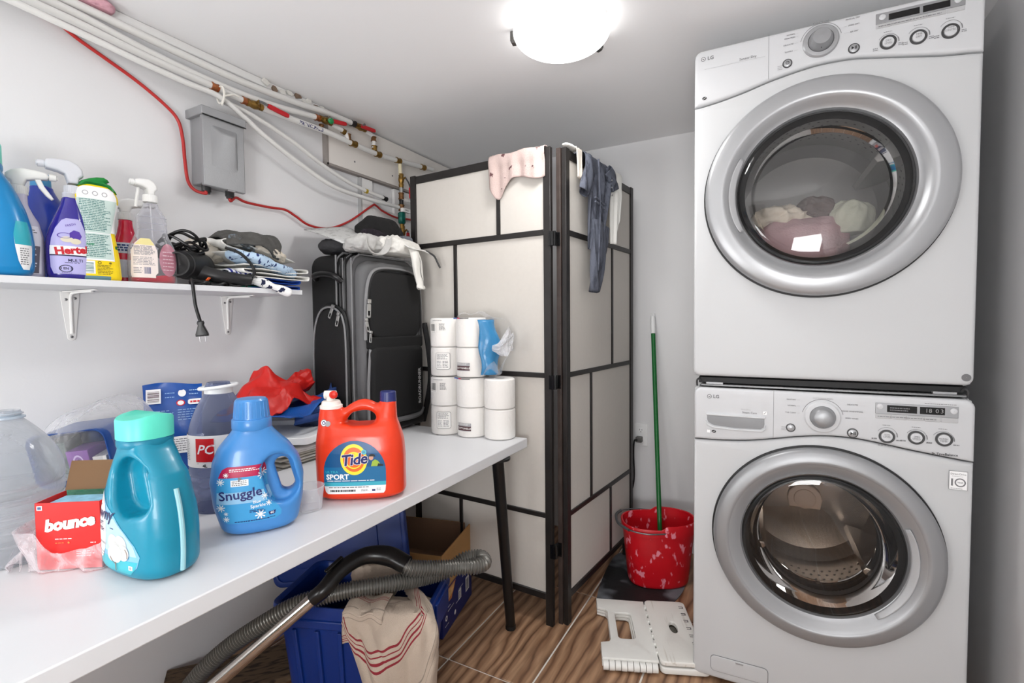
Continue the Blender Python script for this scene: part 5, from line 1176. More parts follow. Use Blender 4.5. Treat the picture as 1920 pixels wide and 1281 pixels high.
# grey-white spray bottle half hidden behind the teal bottle
b = shelf_item('spray_bottle', 'pale lilac spray bottle with white trigger behind the teal softener bottle', 'spray bottle', .138, .478, face_cam(.138, .478, -.1))
LIL = mat('lilac_white_bottle', (196, 192, 208), .35); f = jug([(0, .036), (.01, .040), (.10, .041), (.135, .034), (.155, .024), (.175, .0165), (.20, .0155), (.21, .0155)], [(0, .026), (.01, .029), (.12, .029), (.16, .020), (.21, .0155)], None, 2.6, 0, .205, .007)
sdf_obj('bottle', f, (-.045, -.035, 0), (.045, .035, .21), .003, LIL, b)
spray_head(b, .199, mat('white_trigger', (226, 226, 222), .4), 1)
p = Print(); sf = front_of(f); p.band([(.012, -.034, .034), (.10, -.037, .037), (.125, -.032, .032)], 0, 16, 4); p.band([(.014, -.03, .030), (.078, -.034, .034)], 1, 14, 3); p.micro(-.028, .085, .030, .118, 6, 2, 3); p.micro(-.028, .02, .03, .074, 8, 0, 4)
p.build('label', [mat('lilac_label', (226, 224, 232), .4), mat('slate_label', (96, 92, 104), .5), MIDGREY], b, sf, .0003)
# royal blue bottle with flip cap
b = shelf_item('detergent_bottle', 'royal blue plastic bottle with light blue cap at the wall behind purple spray', 'bottle', .075, .558, .55)
ROY = mat('royal_blue_bottle', (16, 52, 160), .28, coat=.1)
f = jug([(0, .050), (.01, .055), (.13, .054), (.17, .046), (.20, .036), (.222, .026), (.236, .021), (.25, .021)], [(0, .034), (.01, .038), (.13, .037), (.20, .028), (.236, .020), (.25, .020)], [(0, 0), (.15, 0), (.21, -.016), (.25, -.022)], 2.6, 0, .245, .009)
sdf_obj('bottle', f, (-.06, -.04, 0), (.06, .04, .25), .0034, ROY, b)
MB().lathe([(.0195, .243), (.0205, .246), (.0195, .272), (.017, .276), (.0005, .2765)], 32, xf=Matrix.Translation((-.022, 0, 0))).build('cap', mat('light_blue_cap', (66, 146, 196), .4), b)
# purple cleaner with big frosted trigger
b = shelf_item('spray_bottle', 'dark purple spray bottle with frosted white trigger head and flower label', 'spray bottle', .168, .556, face_cam(.168, .556, .05))
PUR = mat('purple_liquid', (46, 36, 140), .12, coat=.4)
fH = jug([(0, .036), (.01, .041), (.05, .043), (.09, .042), (.13, .036), (.165, .026), (.19, .019), (.205, .0165), (.215, .0165)], [(0, .027), (.01, .031), (.10, .031), (.15, .026), (.19, .018), (.215, .0165)], [(0, 0), (.1, 0), (.19, .008), (.215, .010)], 2.5, 0, .205, .008)
sdf_obj('bottle', fH, (-.05, -.035, 0), (.05, .035, .215), .003, PUR, b)
neck = MB().lathe([(.0165, .203), (.0175, .205), (.0165, .212), (.0165, .216)], 28, xf=Matrix.Translation((.010, 0, 0))).build('neck', film('frost_neck', (226, 228, 240), .5, .2), b)
hb = bpy.data.objects.new('spray_top', None)
FROST = mat('frosted_white_plastic', (214, 216, 222), .35, alpha=.92)
s0 = len(bpy.data.objects); 
def headx(parent, dx, *a, **k):
    before = set(bpy.data.objects.keys()); spray_head(parent, *a, **k)
    for o in bpy.data.objects:
        if o.name not in before and o.parent == parent: o.location.x += dx
headx(b, .014, .214, FROST, -1, trig=False, sc=1.30, scx=.92, th=.0165)
p = Print(); sf = front_of(fH)
p.band([(.014, -.030, .030), (.03, -.035, .035), (.07, -.036, .036), (.10, -.032, .034), (.125, -.024, .030), (.145, -.012, .024), (.15, -.004, .018)], 0, 18, 5)
p.band([(.060, -.036, .036), (.082, -.035, .036)], 1, 16, 3); p.band([(.0575, -.0362, .036), (.0605, -.036, .036)], 5, 14, 1)
p.text('Hertel', .004, .0715, .024, 2, .05, rot=.12); p.disc(.012, .108, .012, 3, rz=.014, n=7); p.disc(-.004, .098, .012, 4, rz=.007); p.disc(.012, .094, .010, 4, rz=.007); p.disc(-.008, .107, .014, 3, rz=.007, r0=.85, rings=1); p.text('FRESH', .004, .134, .0075, 3, .01, rot=.35)
p.disc(-.008, .027, .013, 5, rz=.009, r0=.82, rings=1); p.text('3 EN 1', -.008, .027, .008, 5, .02); p.text('MULTI', .010, .047, .010, 5, .01); p.micro(-.010, .040, .026, .043, 1, 5, 2); p.micro(-.016, .0155, .004, .0175, 1, 3, 3, mn=.002, mx=.004)
p.build('label', [mat('lavender_label', (184, 180, 226), .4), PRINT_W, PRINT_R, mat('violet_print', (84, 56, 160), .5), mat('cream_flower', (222, 214, 190), .5), mat('deep_navy_print', (30, 28, 70), .5)], b, sf, .0003)
# yellow and white cream cleaner, back label to the room
b = shelf_item('cleaner_bottle', 'yellow and white waisted cream cleaner bottle with green cap on the shelf', 'bottle', .178, .612, face_cam(.178, .612, .22))
YEL = mat('yellow_bottle', (244, 212, 16), .35, coat=.1)
fY = jug([(0, .043), (.008, .047), (.06, .044), (.12, .036), (.14, .0345), (.16, .036), (.20, .045), (.215, .046), (.232, .040), (.247, .028), (.252, .024)], [(0, .026), (.008, .030), (.12, .026), (.20, .029), (.23, .026), (.252, .018)], None, 3.0, 0, .247, .007)
sdf_obj('bottle', fY, (-.05, -.032, 0), (.05, .032, .252), .0028, YEL, b)
cp = [(-.038, .236), (-.030, .250), (-.016, .258), (.000, .264), (.014, .266), (.022, .262), (.026, .256), (.019, .252), (.028, .248), (.037, .236), (.041, .228), (.020, .240), (-.02, .241)]
v, f = prism([cp], .0235, .007, 3); MB().add(v, f, 0, FRONT).build('flip_cap', mat('green_cap', (10, 124, 46), .3), b, ang=50)
p = Print(); sf = front_of(fY)
p.band([(.052, -.040, .028), (.10, -.037, .025), (.125, -.034, .022), (.145, -.033, .024), (.165, -.036, .030), (.20, -.044, .038), (.215, -.0445, .038), (.232, -.037, .032), (.238, -.028, .022)], 0, 20, 5)
p.band([(.124, -.034, .0335), (.145, -.033, .0335), (.17, -.036, .036), (.20, -.043, .0435)], 0, 20, 5, layer=0)
p.band([(.056, -.038, .026), (.12, -.034, .021)], 4, 14, 3); p.band([(.122, -.034, .0215), (.16, -.035, .030), (.206, -.043, .038)], 4, 16, 4)
p.micro(-.037, .060, .022, .118, 13, 1, 3, mn=.002, mx=.010, fill=.5); p.micro(-.038, .126, .024, .205, 19, 1, 6, mn=.002, mx=.010, fill=.5); p.text('CREME', -.022, .092, .006, 5, .03)
for k in range(3): p.disc(-.026+.019*k, .220, .006, 3, r0=.7, n=14, rings=1)
p.rect(-.040, .018, -.013, .050, 0); p.barcode(-.037, .020, -.016, .047, 1, 12, 3, horiz=True); p.micro(-.009, .016, .024, .042, 7, 6, 5, mn=.002, mx=.008); p.disc(-.004, .0465, .004, 6, r0=.6, n=12); p.disc(.018, .0465, .003, 6, n=10); p.rect(-.034, .002, .018, .0125, 7, nx=10); p.poly([(.031, .085), (.0405, .082), (.040, .094), (.031, .092)], 8)
p.build('label', [PRINT_W, mat('teal_grey_print', (84, 128, 124), .5), MIDGREY, LIGHTGREY, mat('mint_label', (198, 216, 210), .4), mat('green_print', (40, 140, 96), .5), mat('olive_print', (120, 104, 20), .5), mat('blue_grey_print', (104, 142, 150), .5), mat('leaf_green_print', (14, 110, 50), .5)], b, sf, .0003)
# red spray bottle behind it
b = shelf_item('spray_bottle', 'bright red spray bottle with white trigger behind the yellow cleaner', 'spray bottle', .088, .716, face_cam(.088, .716, .1))
REDL = mat('red_liquid', (206, 22, 62), .15, coat=.3)
f = jug([(0, .034), (.01, .038), (.09, .039), (.12, .030), (.145, .021), (.17, .0165), (.19, .0155)], [(0, .026), (.01, .029), (.10, .028), (.15, .018), (.19, .0155)], None, 2.5, 0, .185, .007)
sdf_obj('bottle', f, (-.045, -.035, 0), (.045, .035, .19), .003, REDL, b)
spray_head(b, .184, mat('white_trigger2', (232, 232, 232), .4), 1, sc=1.0, trig=False)
p = Print(); sf = front_of(f); p.band([(.088, -.037, .037), (.10, -.036, .036), (.118, -.029, .029)], 0, 16, 4); p.band([(.02, -.034, .034), (.07, -.036, .036)], 0, 16, 3); p.micro(-.024, .093, .026, .114, 3, 1, 5, mn=.004, mx=.01, fill=.7)
p.build('label', [mat('pale_blue_label', (214, 222, 238), .4), mat('blue_text', (30, 60, 120), .5)], b, sf, .0003)
# clear spray bottle with a little red liquid left
b = shelf_item('spray_bottle', 'clear spray bottle with a little red liquid left and white trigger', 'spray bottle', .170, .742, face_cam(.170, .742, .25))
fC = jug([(0, .052), (.008, .056), (.06, .057), (.10, .054), (.125, .043), (.14, .037), (.18, .035), (.195, .031), (.208, .022), (.22, .0165), (.23, .0165)], [(0, .028), (.008, .032), (.10, .031), (.14, .025), (.20, .022), (.23, .0165)], None, 3.0, 0, .226, .008)
sdf_obj('bottle', fC, (-.06, -.035, 0), (.06, .035, .23), .003, CLEAR, b)
fl = lambda x, y, z: np.maximum(fC(x, y, z)+.0022, z-.022-.006*np.clip((x-.0)/.03, -.5, .5)); sdf_obj('liquid', fl, (-.055, -.032, 0), (.055, .032, .034), .0026, mat('red_cleaner', (196, 10, 44), .1), b)
for z in (.150, .168, .186): MB().tube([(x, -math.sqrt(max(0, 1-(abs(x)/.0365)**3))*.0248, z) for x in np.linspace(-.034, .034, 20)], .0012, 6).build('moulded_rib', CLEAR, b)
MB().tube(smoothpath([(0, 0, .225), (.004, .002, .12), (.012, .004, .012)], 8), .0022, 8).build('dip_tube', film('dip', (240, 240, 240), .35, .2), b)
spray_head(b, .229, mat('white_trigger3', (236, 236, 234), .4), -1, trig=False, sc=.98, scx=.66, th=.0185)
tg = mat('white_trigger4', (228, 228, 226), .4); MB().tube([(-.026, 0, .266), (-.031, 0, .236), (-.034, 0, .212)], .004, 8).build('trigger', tg, b)
p = Print(); sf = front_of(fC)
p.band([(.016, -.053, -.002), (.024, -.054, -.002), (.03, -.0545, .004), (.09, -.053, .004), (.112, -.044, -.004), (.124, -.032, -.012)], 0, 18, 5); p.band([(.106, -.045, -.002), (.124, -.032, -.012)], 3, 10, 3); p.micro(-.048, .078, .0, .104, 8, 1, 5, mn=.003, mx=.014, fill=.6); p.micro(-.05, .05, .0, .074, 6, 1, 6, mn=.003, mx=.014); p.barcode(-.028, .027, -.012, .045, 4, 9); p.micro(-.05, .027, -.032, .045, 4, 1, 3)
p.build('label', [mat('cream_label', (236, 224, 218), .4), mat('grey_label_print', (150, 146, 150), .5), MIDGREY, mat('pale_yellow_label', (226, 214, 150), .4), mat('barcode_blue', (70, 84, 130), .5)], b, sf, .0003)
p = Print(); p.disc(.030, .068, .022, 0, rz=.046, n=36, rings=6); p.micro(.016, .035, .046, .095, 6, 1, 8, mn=.003, mx=.01, fill=.25)
p.build('rear_label', [film('pink_label_film', (232, 150, 170), .45, .3), film('pink_label_film2', (255, 225, 232), .6, .3)], b, sf, .0003)

# hair dryer with its cord coiled on top, plug hanging over the edge
hd = thing('hair_dryer', 'black hair dryer with coiled cord, plug hanging over the shelf edge', 'hair dryer', (.178, .845, shz(.85)+.0008), 0)
BD = mat('matt_black_dryer', (30, 30, 31), .42); Q = lambda pts: [(x-.185, y-.850, z) for x, y, z in pts]
ba, bb_ = Vector((.020, -.045, .060)), Vector((-.075, .075, .068)); dv = (bb_-ba).normalized()
axm = dv.to_track_quat('Z', 'Y').to_matrix().to_4x4(); axm.translation = ba
MB().lathe([(.030, -.020), (.034, -.020), (.038, 0), (.043, .04), (.044, .09), (.042, .13), (.030, .15), (.0005, .152)], 40, xf=axm).lathe([(.031, -.020), (.030, 0), (.0005, .004)], 32, xf=axm).build('barrel', BD, hd)
MB().lathe([(.0385, -.002), (.0395, 0), (.0395, .004), (.0385, .006)], 40, xf=axm).build('trim_ring', DARKGREY, hd)
hp_ = smoothpath([(-.010, .01, .050), (.035, .045, .034), (.062, .095, .026), (.072, .135, .024)], 8)
MB().tube(hp_, np.interp(np.linspace(0, 1, len(hp_)), [0, .2, .6, 1], [.026, .021, .018, .016]), 20).build('handle', BD, hd)
for k in range(6): MB().tube([(.060+.004*k, .118+.006*k, .040-.001*k), (.074+.004*k, .112+.006*k, .036-.001*k)], .0022, 6).build('vent_rib', DARKGREY, hd)
CORD = mat('black_cord', (16, 16, 17), .35); pts = []
for k in range(150):
    a = 2*PI*k/27; rr = .060+.012*math.sin(k*.37); pts.append((-.040+rr*math.cos(a)*.95+.004*math.sin(k), -.005+rr*.85*math.sin(a), .118+.020*math.sin(a*.5+k*.02)+.016*math.cos(a+.8)+.008*math.sin(k*.9)))
MB().tube(smoothpath(pts, 3), .0042, 8).build('coiled_cord', CORD, hd)
MB().tube(smoothpath([(.02, .09, .125), (.055, .12, .105), (.070, .15, .060), (.072, .140, .030), (.072, .135, .024)], 8), .0048, 10).build('cord', CORD, hd)
MB().tube(smoothpath([(-.02, .11, .022), (.03, .07, .010), (.05, .02, .008), (.066, -.035, .012), (.077, -.046, .012), (.0805, -.045, -.005), (.081, -.040, -.06), (.083, -.030, -.105)], 8), .0046, 10).build('cord', CORD, hd)
for k, (cx, cy, r) in enumerate(((.045, -.005, .022), (.04, .05, .026), (.05, .105, .024))): MB().tube([(cx+r*.7*math.cos(t), cy+r*1.2*math.sin(t), .007+.004*math.sin(3*t)) for t in np.linspace(0, 2*PI, 30)], .0042, 8).build('cord_loop', CORD, hd)
pm = Matrix.Translation((.083, -.029, -.105)) @ Matrix.Rotation(.10, 4, 'X')
v, f = prism([[(-.007, 0), (.007, 0), (.009, -.006), (.007, -.012), (.016, -.038), (.016, -.044), (-.016, -.044), (-.016, -.038), (-.007, -.012), (-.009, -.006)]], .009, .003); pb = MB().add(v, f, 0, pm @ Matrix.Rotation(.9, 4, 'Z') @ FRONT).build('plug', CORD, hd)
for s in (-1, 1): MB().box((s*.007-.0008, -.003, -.060), (s*.007+.0008, .003, -.043), 0, pm @ Matrix.Rotation(.9, 4, 'Z')).build('prong', SCREW, pb)
MB().box((-.006, -.004, 0), (.006, .004, .003)).build('warning_tab', mat('orange_tab', (226, 96, 40), .5), hd, loc=(.062, .010, .018), rot=(0, -.7, .3))

# pile of clothes at the end of the shelf
GK = mat('dark_grey_knit', (92, 91, 88), .95, bump=.9, bscale=420, var=.2, vscale=60); DEN = blotch('blue_grey_knit', (126, 136, 144), (96, 96, 94), 40, .5, .95, .6, 300)
BEI = mat('beige_cotton', (214, 204, 188), .9, bump=.3); WH = mat('white_cotton', (238, 237, 232), .85, bump=.15, bscale=120); LEAF = blotch('leaf_print_cotton', (182, 206, 228), (34, 52, 104), 46, .585, .85, .15, 200, (1, 2.2, 1), .02)
LEAFW = blotch('leaf_print_white', (240, 240, 238), (30, 36, 66), 40, .60, .85, .15, 200, (1, 2, 1), .02); BLUC = mat('cobalt_cotton', (22, 74, 168), .85, bump=.25, var=.2, vscale=40)
GRC = mat('green_stripe_cotton', (30, 128, 100), .85, bump=.2, var=.5, vscale=70); NST = stripes('navy_stripe', (216, 218, 226), [(p, .045, (30, 40, 120)) for p in (.1, .3, .5, .7, .9)], 1, 1.0, .85, .2)
def folded(name, label, m, loc, w, d, h, n, rz, seed, tilt=(0, 0), amp=.004, cat='clothes', droop=0, group=None):
    """a folded garment: one sheet going back and forth in n layers"""
    path = []
    for k in range(n):
        zz = h*k/max(1, n-1); xs = np.linspace(-d/2, d/2, 14); xs = xs if k % 2 == 0 else xs[::-1]
        for x in xs: path.append((x, zz))
        if k < n-1:
            s = 1 if k % 2 == 0 else -1
            for a in np.linspace(-PI/2, PI/2, 7)[1:-1]: path.append((s*(d/2+h/(n-1)/2*math.cos(a)), zz+h/(n-1)/2*(1+math.sin(a))))
    path = np.array(path); rg = random.Random(seed); N = 26; P = np.zeros((len(path), N, 3))
    for j in range(N):
        u = j/(N-1)-.5
        for i, (a, b_) in enumerate(path):
            q = (a*18+seed, u*w*18, b_*25); x = u*w+amp*1.5*nz((a*25, b_*60, seed)); y = a+amp*2*nz((u*w*22, b_*70, seed+3)); z = b_*(1+.25*nz((u*w*12, a*10, seed+5)))+amp*nz(q)*(.4+b_/max(h, .001))
            if droop and a > 0: z -= droop*(a/d)**2*(1 if True else 0)
            P[i, j] = (x, y, z+.0025)
    P[..., 2] -= min(0, P[..., 2].min())-.001
    uv = np.array([(i/(len(path)-1)*n, j/(N-1)) for i in range(len(path)) for j in range(N)])
    o = MB().grid(P).build(name, m, None, solid=.0028, ang=80, uv=uv); o.location = loc; o.rotation_euler = (tilt[0], tilt[1], rz); return tag(o, label, cat, group)
zs_ = shz(1.03)+.0008; RZ = PI/2
folded('folded_shirt', 'cobalt blue folded shirt at the bottom of the pile on the shelf end', BLUC, (.150, 1.085, zs_), .15, .19, .030, 4, .05, 3)
folded('folded_shirt', 'green and blue striped folded cloth at the bottom of the shelf pile', GRC, (.165, .985, zs_), .13, .09, .026, 3, .15, 8)
folded('folded_blouse', 'white folded top with soft creases in the middle of the shelf pile', WH, (.135, 1.085, zs_+.034), .20, .25, .036, 4, .08, 5)
tag(lump('leaf_print_cloth', LEAF, (.190, 1.065, zs_+.066), (.055, .120, .018), .12, 15, .2, 20, nu=60, nv=24, rot=(-.22, 0, .1)), 'light blue cloth with navy leaf print on the shelf pile', 'clothes')
folded('folded_shirt', 'big white folded shirt sloping over the back of the shelf pile', WH, (.105, 1.07, zs_+.085), .13, .26, .045, 3, .05, 12, (-.22, 0))
def swt(u, v):
    c = crease(u, v, 44, 7); a_ = PI*(.02+.96*v); r = 1-.22*(2*u-1)**2
    return (.118+.075*math.cos(a_)*r+.006*c, .952+.185*u+.014*math.sin(5*v)+.010*crease(v, u, 12), zs_+.118+.020*u*(1-u)*4+.062*math.sin(a_)**.8*r+.014*c+.014*math.sin(7*u+2*v)*math.sin(a_))
tag(sheet('sweater', GK, swt, 60, 46, solid=.005, ang=40), 'dark grey knitted sweater crumpled on top of the shelf pile', 'sweater')
tag(lump('scarf', DEN, (.150, 1.02, zs_+.142), (.022, .055, .013), .2, 19, .2, 30, rot=(-.25, .2, .3)), 'blue grey knitted scarf end under the dark grey sweater', 'scarf')
tag(lump('tea_cloth', BEI, (.150, 1.115, zs_+.118), (.030, .062, .017), .1, 23, .2, 26, rot=(-.3, 0, .1)), 'beige cotton cloth rolled on the shelf pile below the grey sweater', 'cloth')
tag(lump('cotton_bag', mat('ivory_cotton', (230, 222, 208), .9, bump=.3), (.060, .945, zs_+.085), (.045, .055, .040), .2, 29, .18, 20), 'ivory cotton bag behind the hair dryer cord on the shelf', 'cloth')
o = sheet('striped_sock', NST, lambda u, v: (.205+.028*math.cos(PI*(.1+.9*u)), .925+.075*v, zs_+.036+.018*math.sin(PI*(.1+.9*u))+.004*math.sin(9*v)), 16, 24, solid=.003); tag(o, 'white sock with navy stripes at the front of the shelf pile', 'sock')
def sleeve(u, v):
    s = v; y = .965+.125*s; x = .205+.085*s; base = zs_+.022-.030*max(0, s-.35)**1.2*2.0; a = 2*PI*u
    return (x+.020*math.cos(a)*(1-.25*s), y+.003*math.sin(6*v), base+.012*math.sin(a)+.003*math.sin(14*v+a))
tag(sheet('white_sleeve', LEAFW, sleeve, 20, 26, solid=.002), 'white leaf printed sleeve hanging over the shelf front edge', 'clothes')
# ------------------------------------------------------------------ suitcase
su = thing('suitcase', 'large black and grey soft suitcase standing on the far end of the table', 'suitcase', (.262, 1.497, TZ+.0008), PI/2-.03); su.scale = (1.04, 1.04, 1.06)
NYL = mat('black_nylon', (15, 15, 16), .75, bump=.35, bscale=700); NYL2 = mat('black_nylon_front', (15, 15, 16), .75, bump=.35, bscale=700); GRY = mat('grey_nylon', (100, 100, 101), .75, bump=.3, bscale=700); PIP = mat('grey_piping', (128, 128, 129), .5); ZIP = mat('zip_metal', (188, 188, 186), .3, .9)
SW, SH = .345, .665
def slab(name, y0, y1, inset, z0, z1, r, m, bev=.02, w=SW, x0=0):
    v, f = prism([rrect(-w/2+inset+x0, z0, w/2-inset+x0, z1, r, 8)], (y1-y0)/2, bev, 3); return MB().add(v, f, 0, XF((0, (y0+y1)/2, 0)) @ FRONT).build(name, m, su, ang=50)
slab('rear_shell', -.010, .150, 0, .022, SH, .05, NYL, .03)
slab('gusset', -.075, -.004, .004, .024, SH-.008, .055, GRY, .014)
slab('front_pocket_base', -.118, -.060, .016, .035, SH-.03, .06, GRY, .022)
slab('upper_pocket', -.134, -.095, .034, .352, SH-.065, .055, NYL2, .016)
slab('pocket_band', -.137, -.10, .030, .318, .362, .008, NYL2, .006)
slab('lower_pocket', -.143, -.09, .030, .055, .330, .03, NYL2, .020)
slab('bottom_guard', -.125, .14, .006, .008, .055, .020, mat('black_plastic_guard', (16, 16, 17), .4), .012)
def outline(y, inset, z0, z1, r, name, m, rad, xs=0): MB().tube([(a, y, b) for a, b in smoothpath(rrect(-SW/2+inset, z0, SW/2-inset, z1, r, 8)+[rrect(-SW/2+inset, z0, SW/2-inset, z1, r, 8)[0]], 2)], rad, 8, cap=False).build(name, m, su)
outline(-.004, -.001, .02, SH+.001, .05, 'piping', PIP, .0035); outline(-.028, .001, .022, SH-.006, .055, 'zip_tape', BLACKM, .004); outline(-.036, .001, .022, SH-.006, .055, 'zip_teeth', PIP, .0022); outline(-.050, .001, .022, SH-.006, .055, 'zip_tape', BLACKM, .003); outline(-.078, .003, .024, SH-.008, .055, 'piping', PIP, .003)
ar = [(-SW/2+.020, .352), (-SW/2+.026, .50), (-SW/2+.045, .575), (-SW/2+.085, .605), (0, .612), (SW/2-.085, .605), (SW/2-.045, .580), (SW/2-.030, .50), (SW/2-.028, .352)]
MB().tube([(a, -.124, b) for a, b in smoothpath(ar, 8)], .0065, 8).build('pocket_zip', PIP, su); MB().tube([(a*1.0, -.129, b) for a, b in smoothpath([(x*.965, z-.006) for x, z in ar], 8)], .004, 8).build('pocket_piping', BLACKM, su)
MB().tube([(a, -.128, b) for a, b in smoothpath([(-SW/2+.024, .06), (-SW/2+.026, .20), (-SW/2+.038, .322)], 8)], .0055, 8).build('lower_zip', PIP, su)
MB().tube([(a, -.132, b) for a, b in smoothpath([(-SW/2+.04, .060), (0, .048), (SW/2-.06, .050), (SW/2-.035, .075)], 8)], .010, 10).build('bottom_piping', GRY, su)
def puller(x, y, z, rot, s=1.0):
    zp = bpy.data.objects.new('zip_pull', None)
    v, f = prism([rrect(-.007*s, -.040*s, .007*s, 0, .004*s), rrect(-.0045*s, -.034*s, .0045*s, -.020*s, .003*s)], .0018, .0008); m_ = MB().add(v, f, 0, FRONT).box((-.006*s, -.004, .001), (.006*s, .004, .012*s)); m_.build('zip_pull', ZIP, su, loc=(x, y, z), rot=rot, bevel=.0006); bpy.data.objects.remove(zp)
puller(-SW/2+.028, -.136, .480, (0, .05, 0), 1.25); puller(-SW/2+.016, -.134, .418, (0, -.25, 0), .95); puller(-SW/2+.030, -.140, .375, (0, .1, .1), .8)
# bulging pocket on the narrow side
v, f = prism([[(-.060, .06), (.100, .05), (.110, .10), (.110, .34), (.100, .42), (.075, .455), (.025, .470), (-.02, .455), (-.05, .40), (-.062, .30)]], .018, .013, 3)
sd = XF((-SW/2-.006, .03, 0), rz=PI/2) 
SIDE = Matrix.Translation((-SW/2-.004, .045, 0)) @ Matrix.Rotation(-PI/2, 4, 'Z') @ FRONT
MB().add(v, f, 0, SIDE).build('side_pocket', NYL, su, ang=50)
po_ = smoothpath([(-.060, .06), (-.062, .30), (-.05, .40), (-.02, .455), (.025, .470), (.075, .455), (.100, .42), (.110, .34), (.110, .10)], 8)
MB().tube([(-SW/2-.018, .045-a, b) for a, b in po_], .0038, 8).build('side_piping', PIP, su); MB().tube([(-SW/2-.012, .045-a*1.06, .06+(b-.06)*1.02) for a, b in po_], .0055, 8).build('side_zip', BLACKM, su)
puller(-SW/2-.026, .045-.055, .466, (0, .5, -PI/2), 1.0); puller(-SW/2-.026, .045-.085, .440, (0, .3, -PI/2), 1.0)
MB().tube(smoothpath([(-SW/2-.004, .10, .575), (-SW/2-.022, .085, .585), (-SW/2-.026, .03, .588), (-SW/2-.022, -.02, .578), (-SW/2-.004, -.035, .560)], 8), .011, 12).build('side_handle', mat('shiny_black_strap', (20, 20, 21), .3), su)
MB().tube(smoothpath([(-.06, .06, SH+.0), (-.055, .06, SH+.018), (0, .06, SH+.024), (.055, .06, SH+.018), (.06, .06, SH)], 6), .009, 10).build('top_handle', BLACKM, su)
for x in (-.13, .13): MB().cyl((x-.012, .135, .024), (x+.012, .135, .024), .0235, seg=20).build('wheel', BLACKM, su)
p = Print(); p.text('ROADRUNNER', 0, 0, .0215, 0, .03, sx=.95); lg = p.build('brand_lettering', [mat('silver_lettering', (206, 206, 206), .35, .3)], su)
lg.matrix_local = Matrix.Translation((SW/2-.062, -.1432, .165)) @ Matrix.Rotation(-PI/2, 4, 'Y')
# strap beside the suitcase
tag(MB().tube(smoothpath([(.395, 1.668, 1.165), (.415, 1.665, 1.08), (.430, 1.660, .98), (.425, 1.662, .90), (.40, 1.664, .80), (.385, 1.663, .745)], 8), [.012]*41, 10).build('backpack_strap', NYL, None), 'black padded strap hanging between the suitcase and the paper packs', 'strap')
# things on the suitcase
zt = TZ+.712
SWT = mat('pale_grey_jersey', (186, 185, 182), .9, bump=.35, bscale=260, var=.08, vscale=30); WSW = mat('off_white_jersey', (224, 222, 216), .9, bump=.3, bscale=260)
q4 = [np.array(v) for v in ((.055, 1.345, 1.545), (.325, 1.290, 1.462), (.335, 1.425, 1.507), (.105, 1.520, 1.575))]
def brd(u, v): a_ = q4[0]*(1-u)+q4[1]*u; b_ = q4[3]*(1-u)+q4[2]*u; c = a_*(1-v)+b_*v; return (c[0], c[1], c[2]+.004*math.sin(3*u+2*v))
tag(sheet('paper_board', blotch('speckled_board', (206, 206, 204), (178, 178, 176), 45, .56, .8, .2, 200), brd, 10, 10, solid=.004), 'thin speckled grey board tilted on the clothes on top of the suitcase', 'board')
tag(lump('dark_sweater', mat('charcoal_jersey', (58, 58, 60), .9, bump=.4, bscale=260), (.205, 1.43, zt+.002), (.095, .095, .030), .2, 35, .16, 15), 'charcoal sweater folded under the board on top of the suitcase', 'sweater')
tag(lump('sweatshirt', SWT, (.348, 1.372, zt-.006), (.060, .072, .030), .3, 31, .24, 17), 'pale grey sweatshirt crumpled over the near corner of the suitcase top', 'sweatshirt')
def loop_(u, v): a_ = PI*(u*1.05); r = .050+.016*v; return (.415+.014*v-.01*math.sin(a_), 1.372-r*math.cos(a_), zt+.040-(.052+.012*v)*math.sin(a_)+.004*math.sin(9*u+4*v))
lo = sheet('grey_sleeve', SWT, loop_, 30, 12, solid=.004); tag(lo, 'pale grey sleeve sagging in a loop over the near front edge of suitcase', 'sweatshirt')
ws = thing('white_sweatshirt', 'off white sweatshirt heaped on the suitcase with one sleeve hanging down its front', 'sweatshirt', (.365, 1.535, zt-.002), .15)
lump('body', WSW, (0, 0, 0), (.058, .125, .034), 0, 37, .22, 17, parent=ws)
sl_ = smoothpath([(.02, .015, .040), (.060, .020, .028), (.078, .022, -.010), (.082, .026, -.055), (.085, .034, -.100), (.087, .042, -.135)], 8); NS = len(sl_)
def slf(u, v):
    i = min(NS-1, int(round(u*(NS-1)))); c = sl_[i]; a_ = 2*PI*v; wd = .0265+.003*math.sin(u*5)+.004*(u > .93); fl_ = .5-.12*u
    return (c[0]+wd*fl_*math.cos(a_)+.0022*math.sin(3*a_+9*u), c[1]+wd*math.sin(a_)*(1+.05*math.sin(2*a_+7*u)), c[2]+.003*math.sin(a_*2+5*u))
sheet('sleeve', WSW, slf, NS, 28, ws, .003)
MB().tube([(c[0]+.0125, c[1]+.002+.004*math.sin(i*.4), c[2]) for i, c in list(enumerate(sl_))[14:-3]], .0016, 6).build('seam', mat('seam_grey', (120, 118, 116), .9), ws)
tag(lump('knit_hat', mat('black_wool', (20, 19, 20), .95, bump=.6, bscale=300), (.255, 1.565, zt+.026), (.070, .125, .072), .15, 41, .14, 15, ex=.9), 'black wool garment bunched on top of the suitcase clothes', 'clothes')
tag(lump('glove', mat('black_purple_wool', (34, 27, 36), .95, bump=.6, var=.6, vscale=60), (.320, 1.465, zt+.056), (.024, .080, .018), .2, 43, .14, 24), 'black glove with purple stitching lying in front of black garment', 'glove')
tag(lump('grey_sock', mat('slate_grey_cotton', (110, 113, 120), .9, bump=.4), (.320, 1.640, zt+.040), (.028, .034, .028), .2, 47, .2, 26), 'slate grey cloth at the screen end of the suitcase top', 'cloth')
tag(sheet('flat_bag', mat('white_canvas', (222, 221, 218), .85, bump=.2), lambda u, v: (.385+.070*u, 1.50+.185*v, zt+.055-.030*u-.022*v+.004*math.sin(7*v+4*u)), 20, 24, solid=.004), 'flat white canvas bag sloping off the suitcase front edge', 'bag')
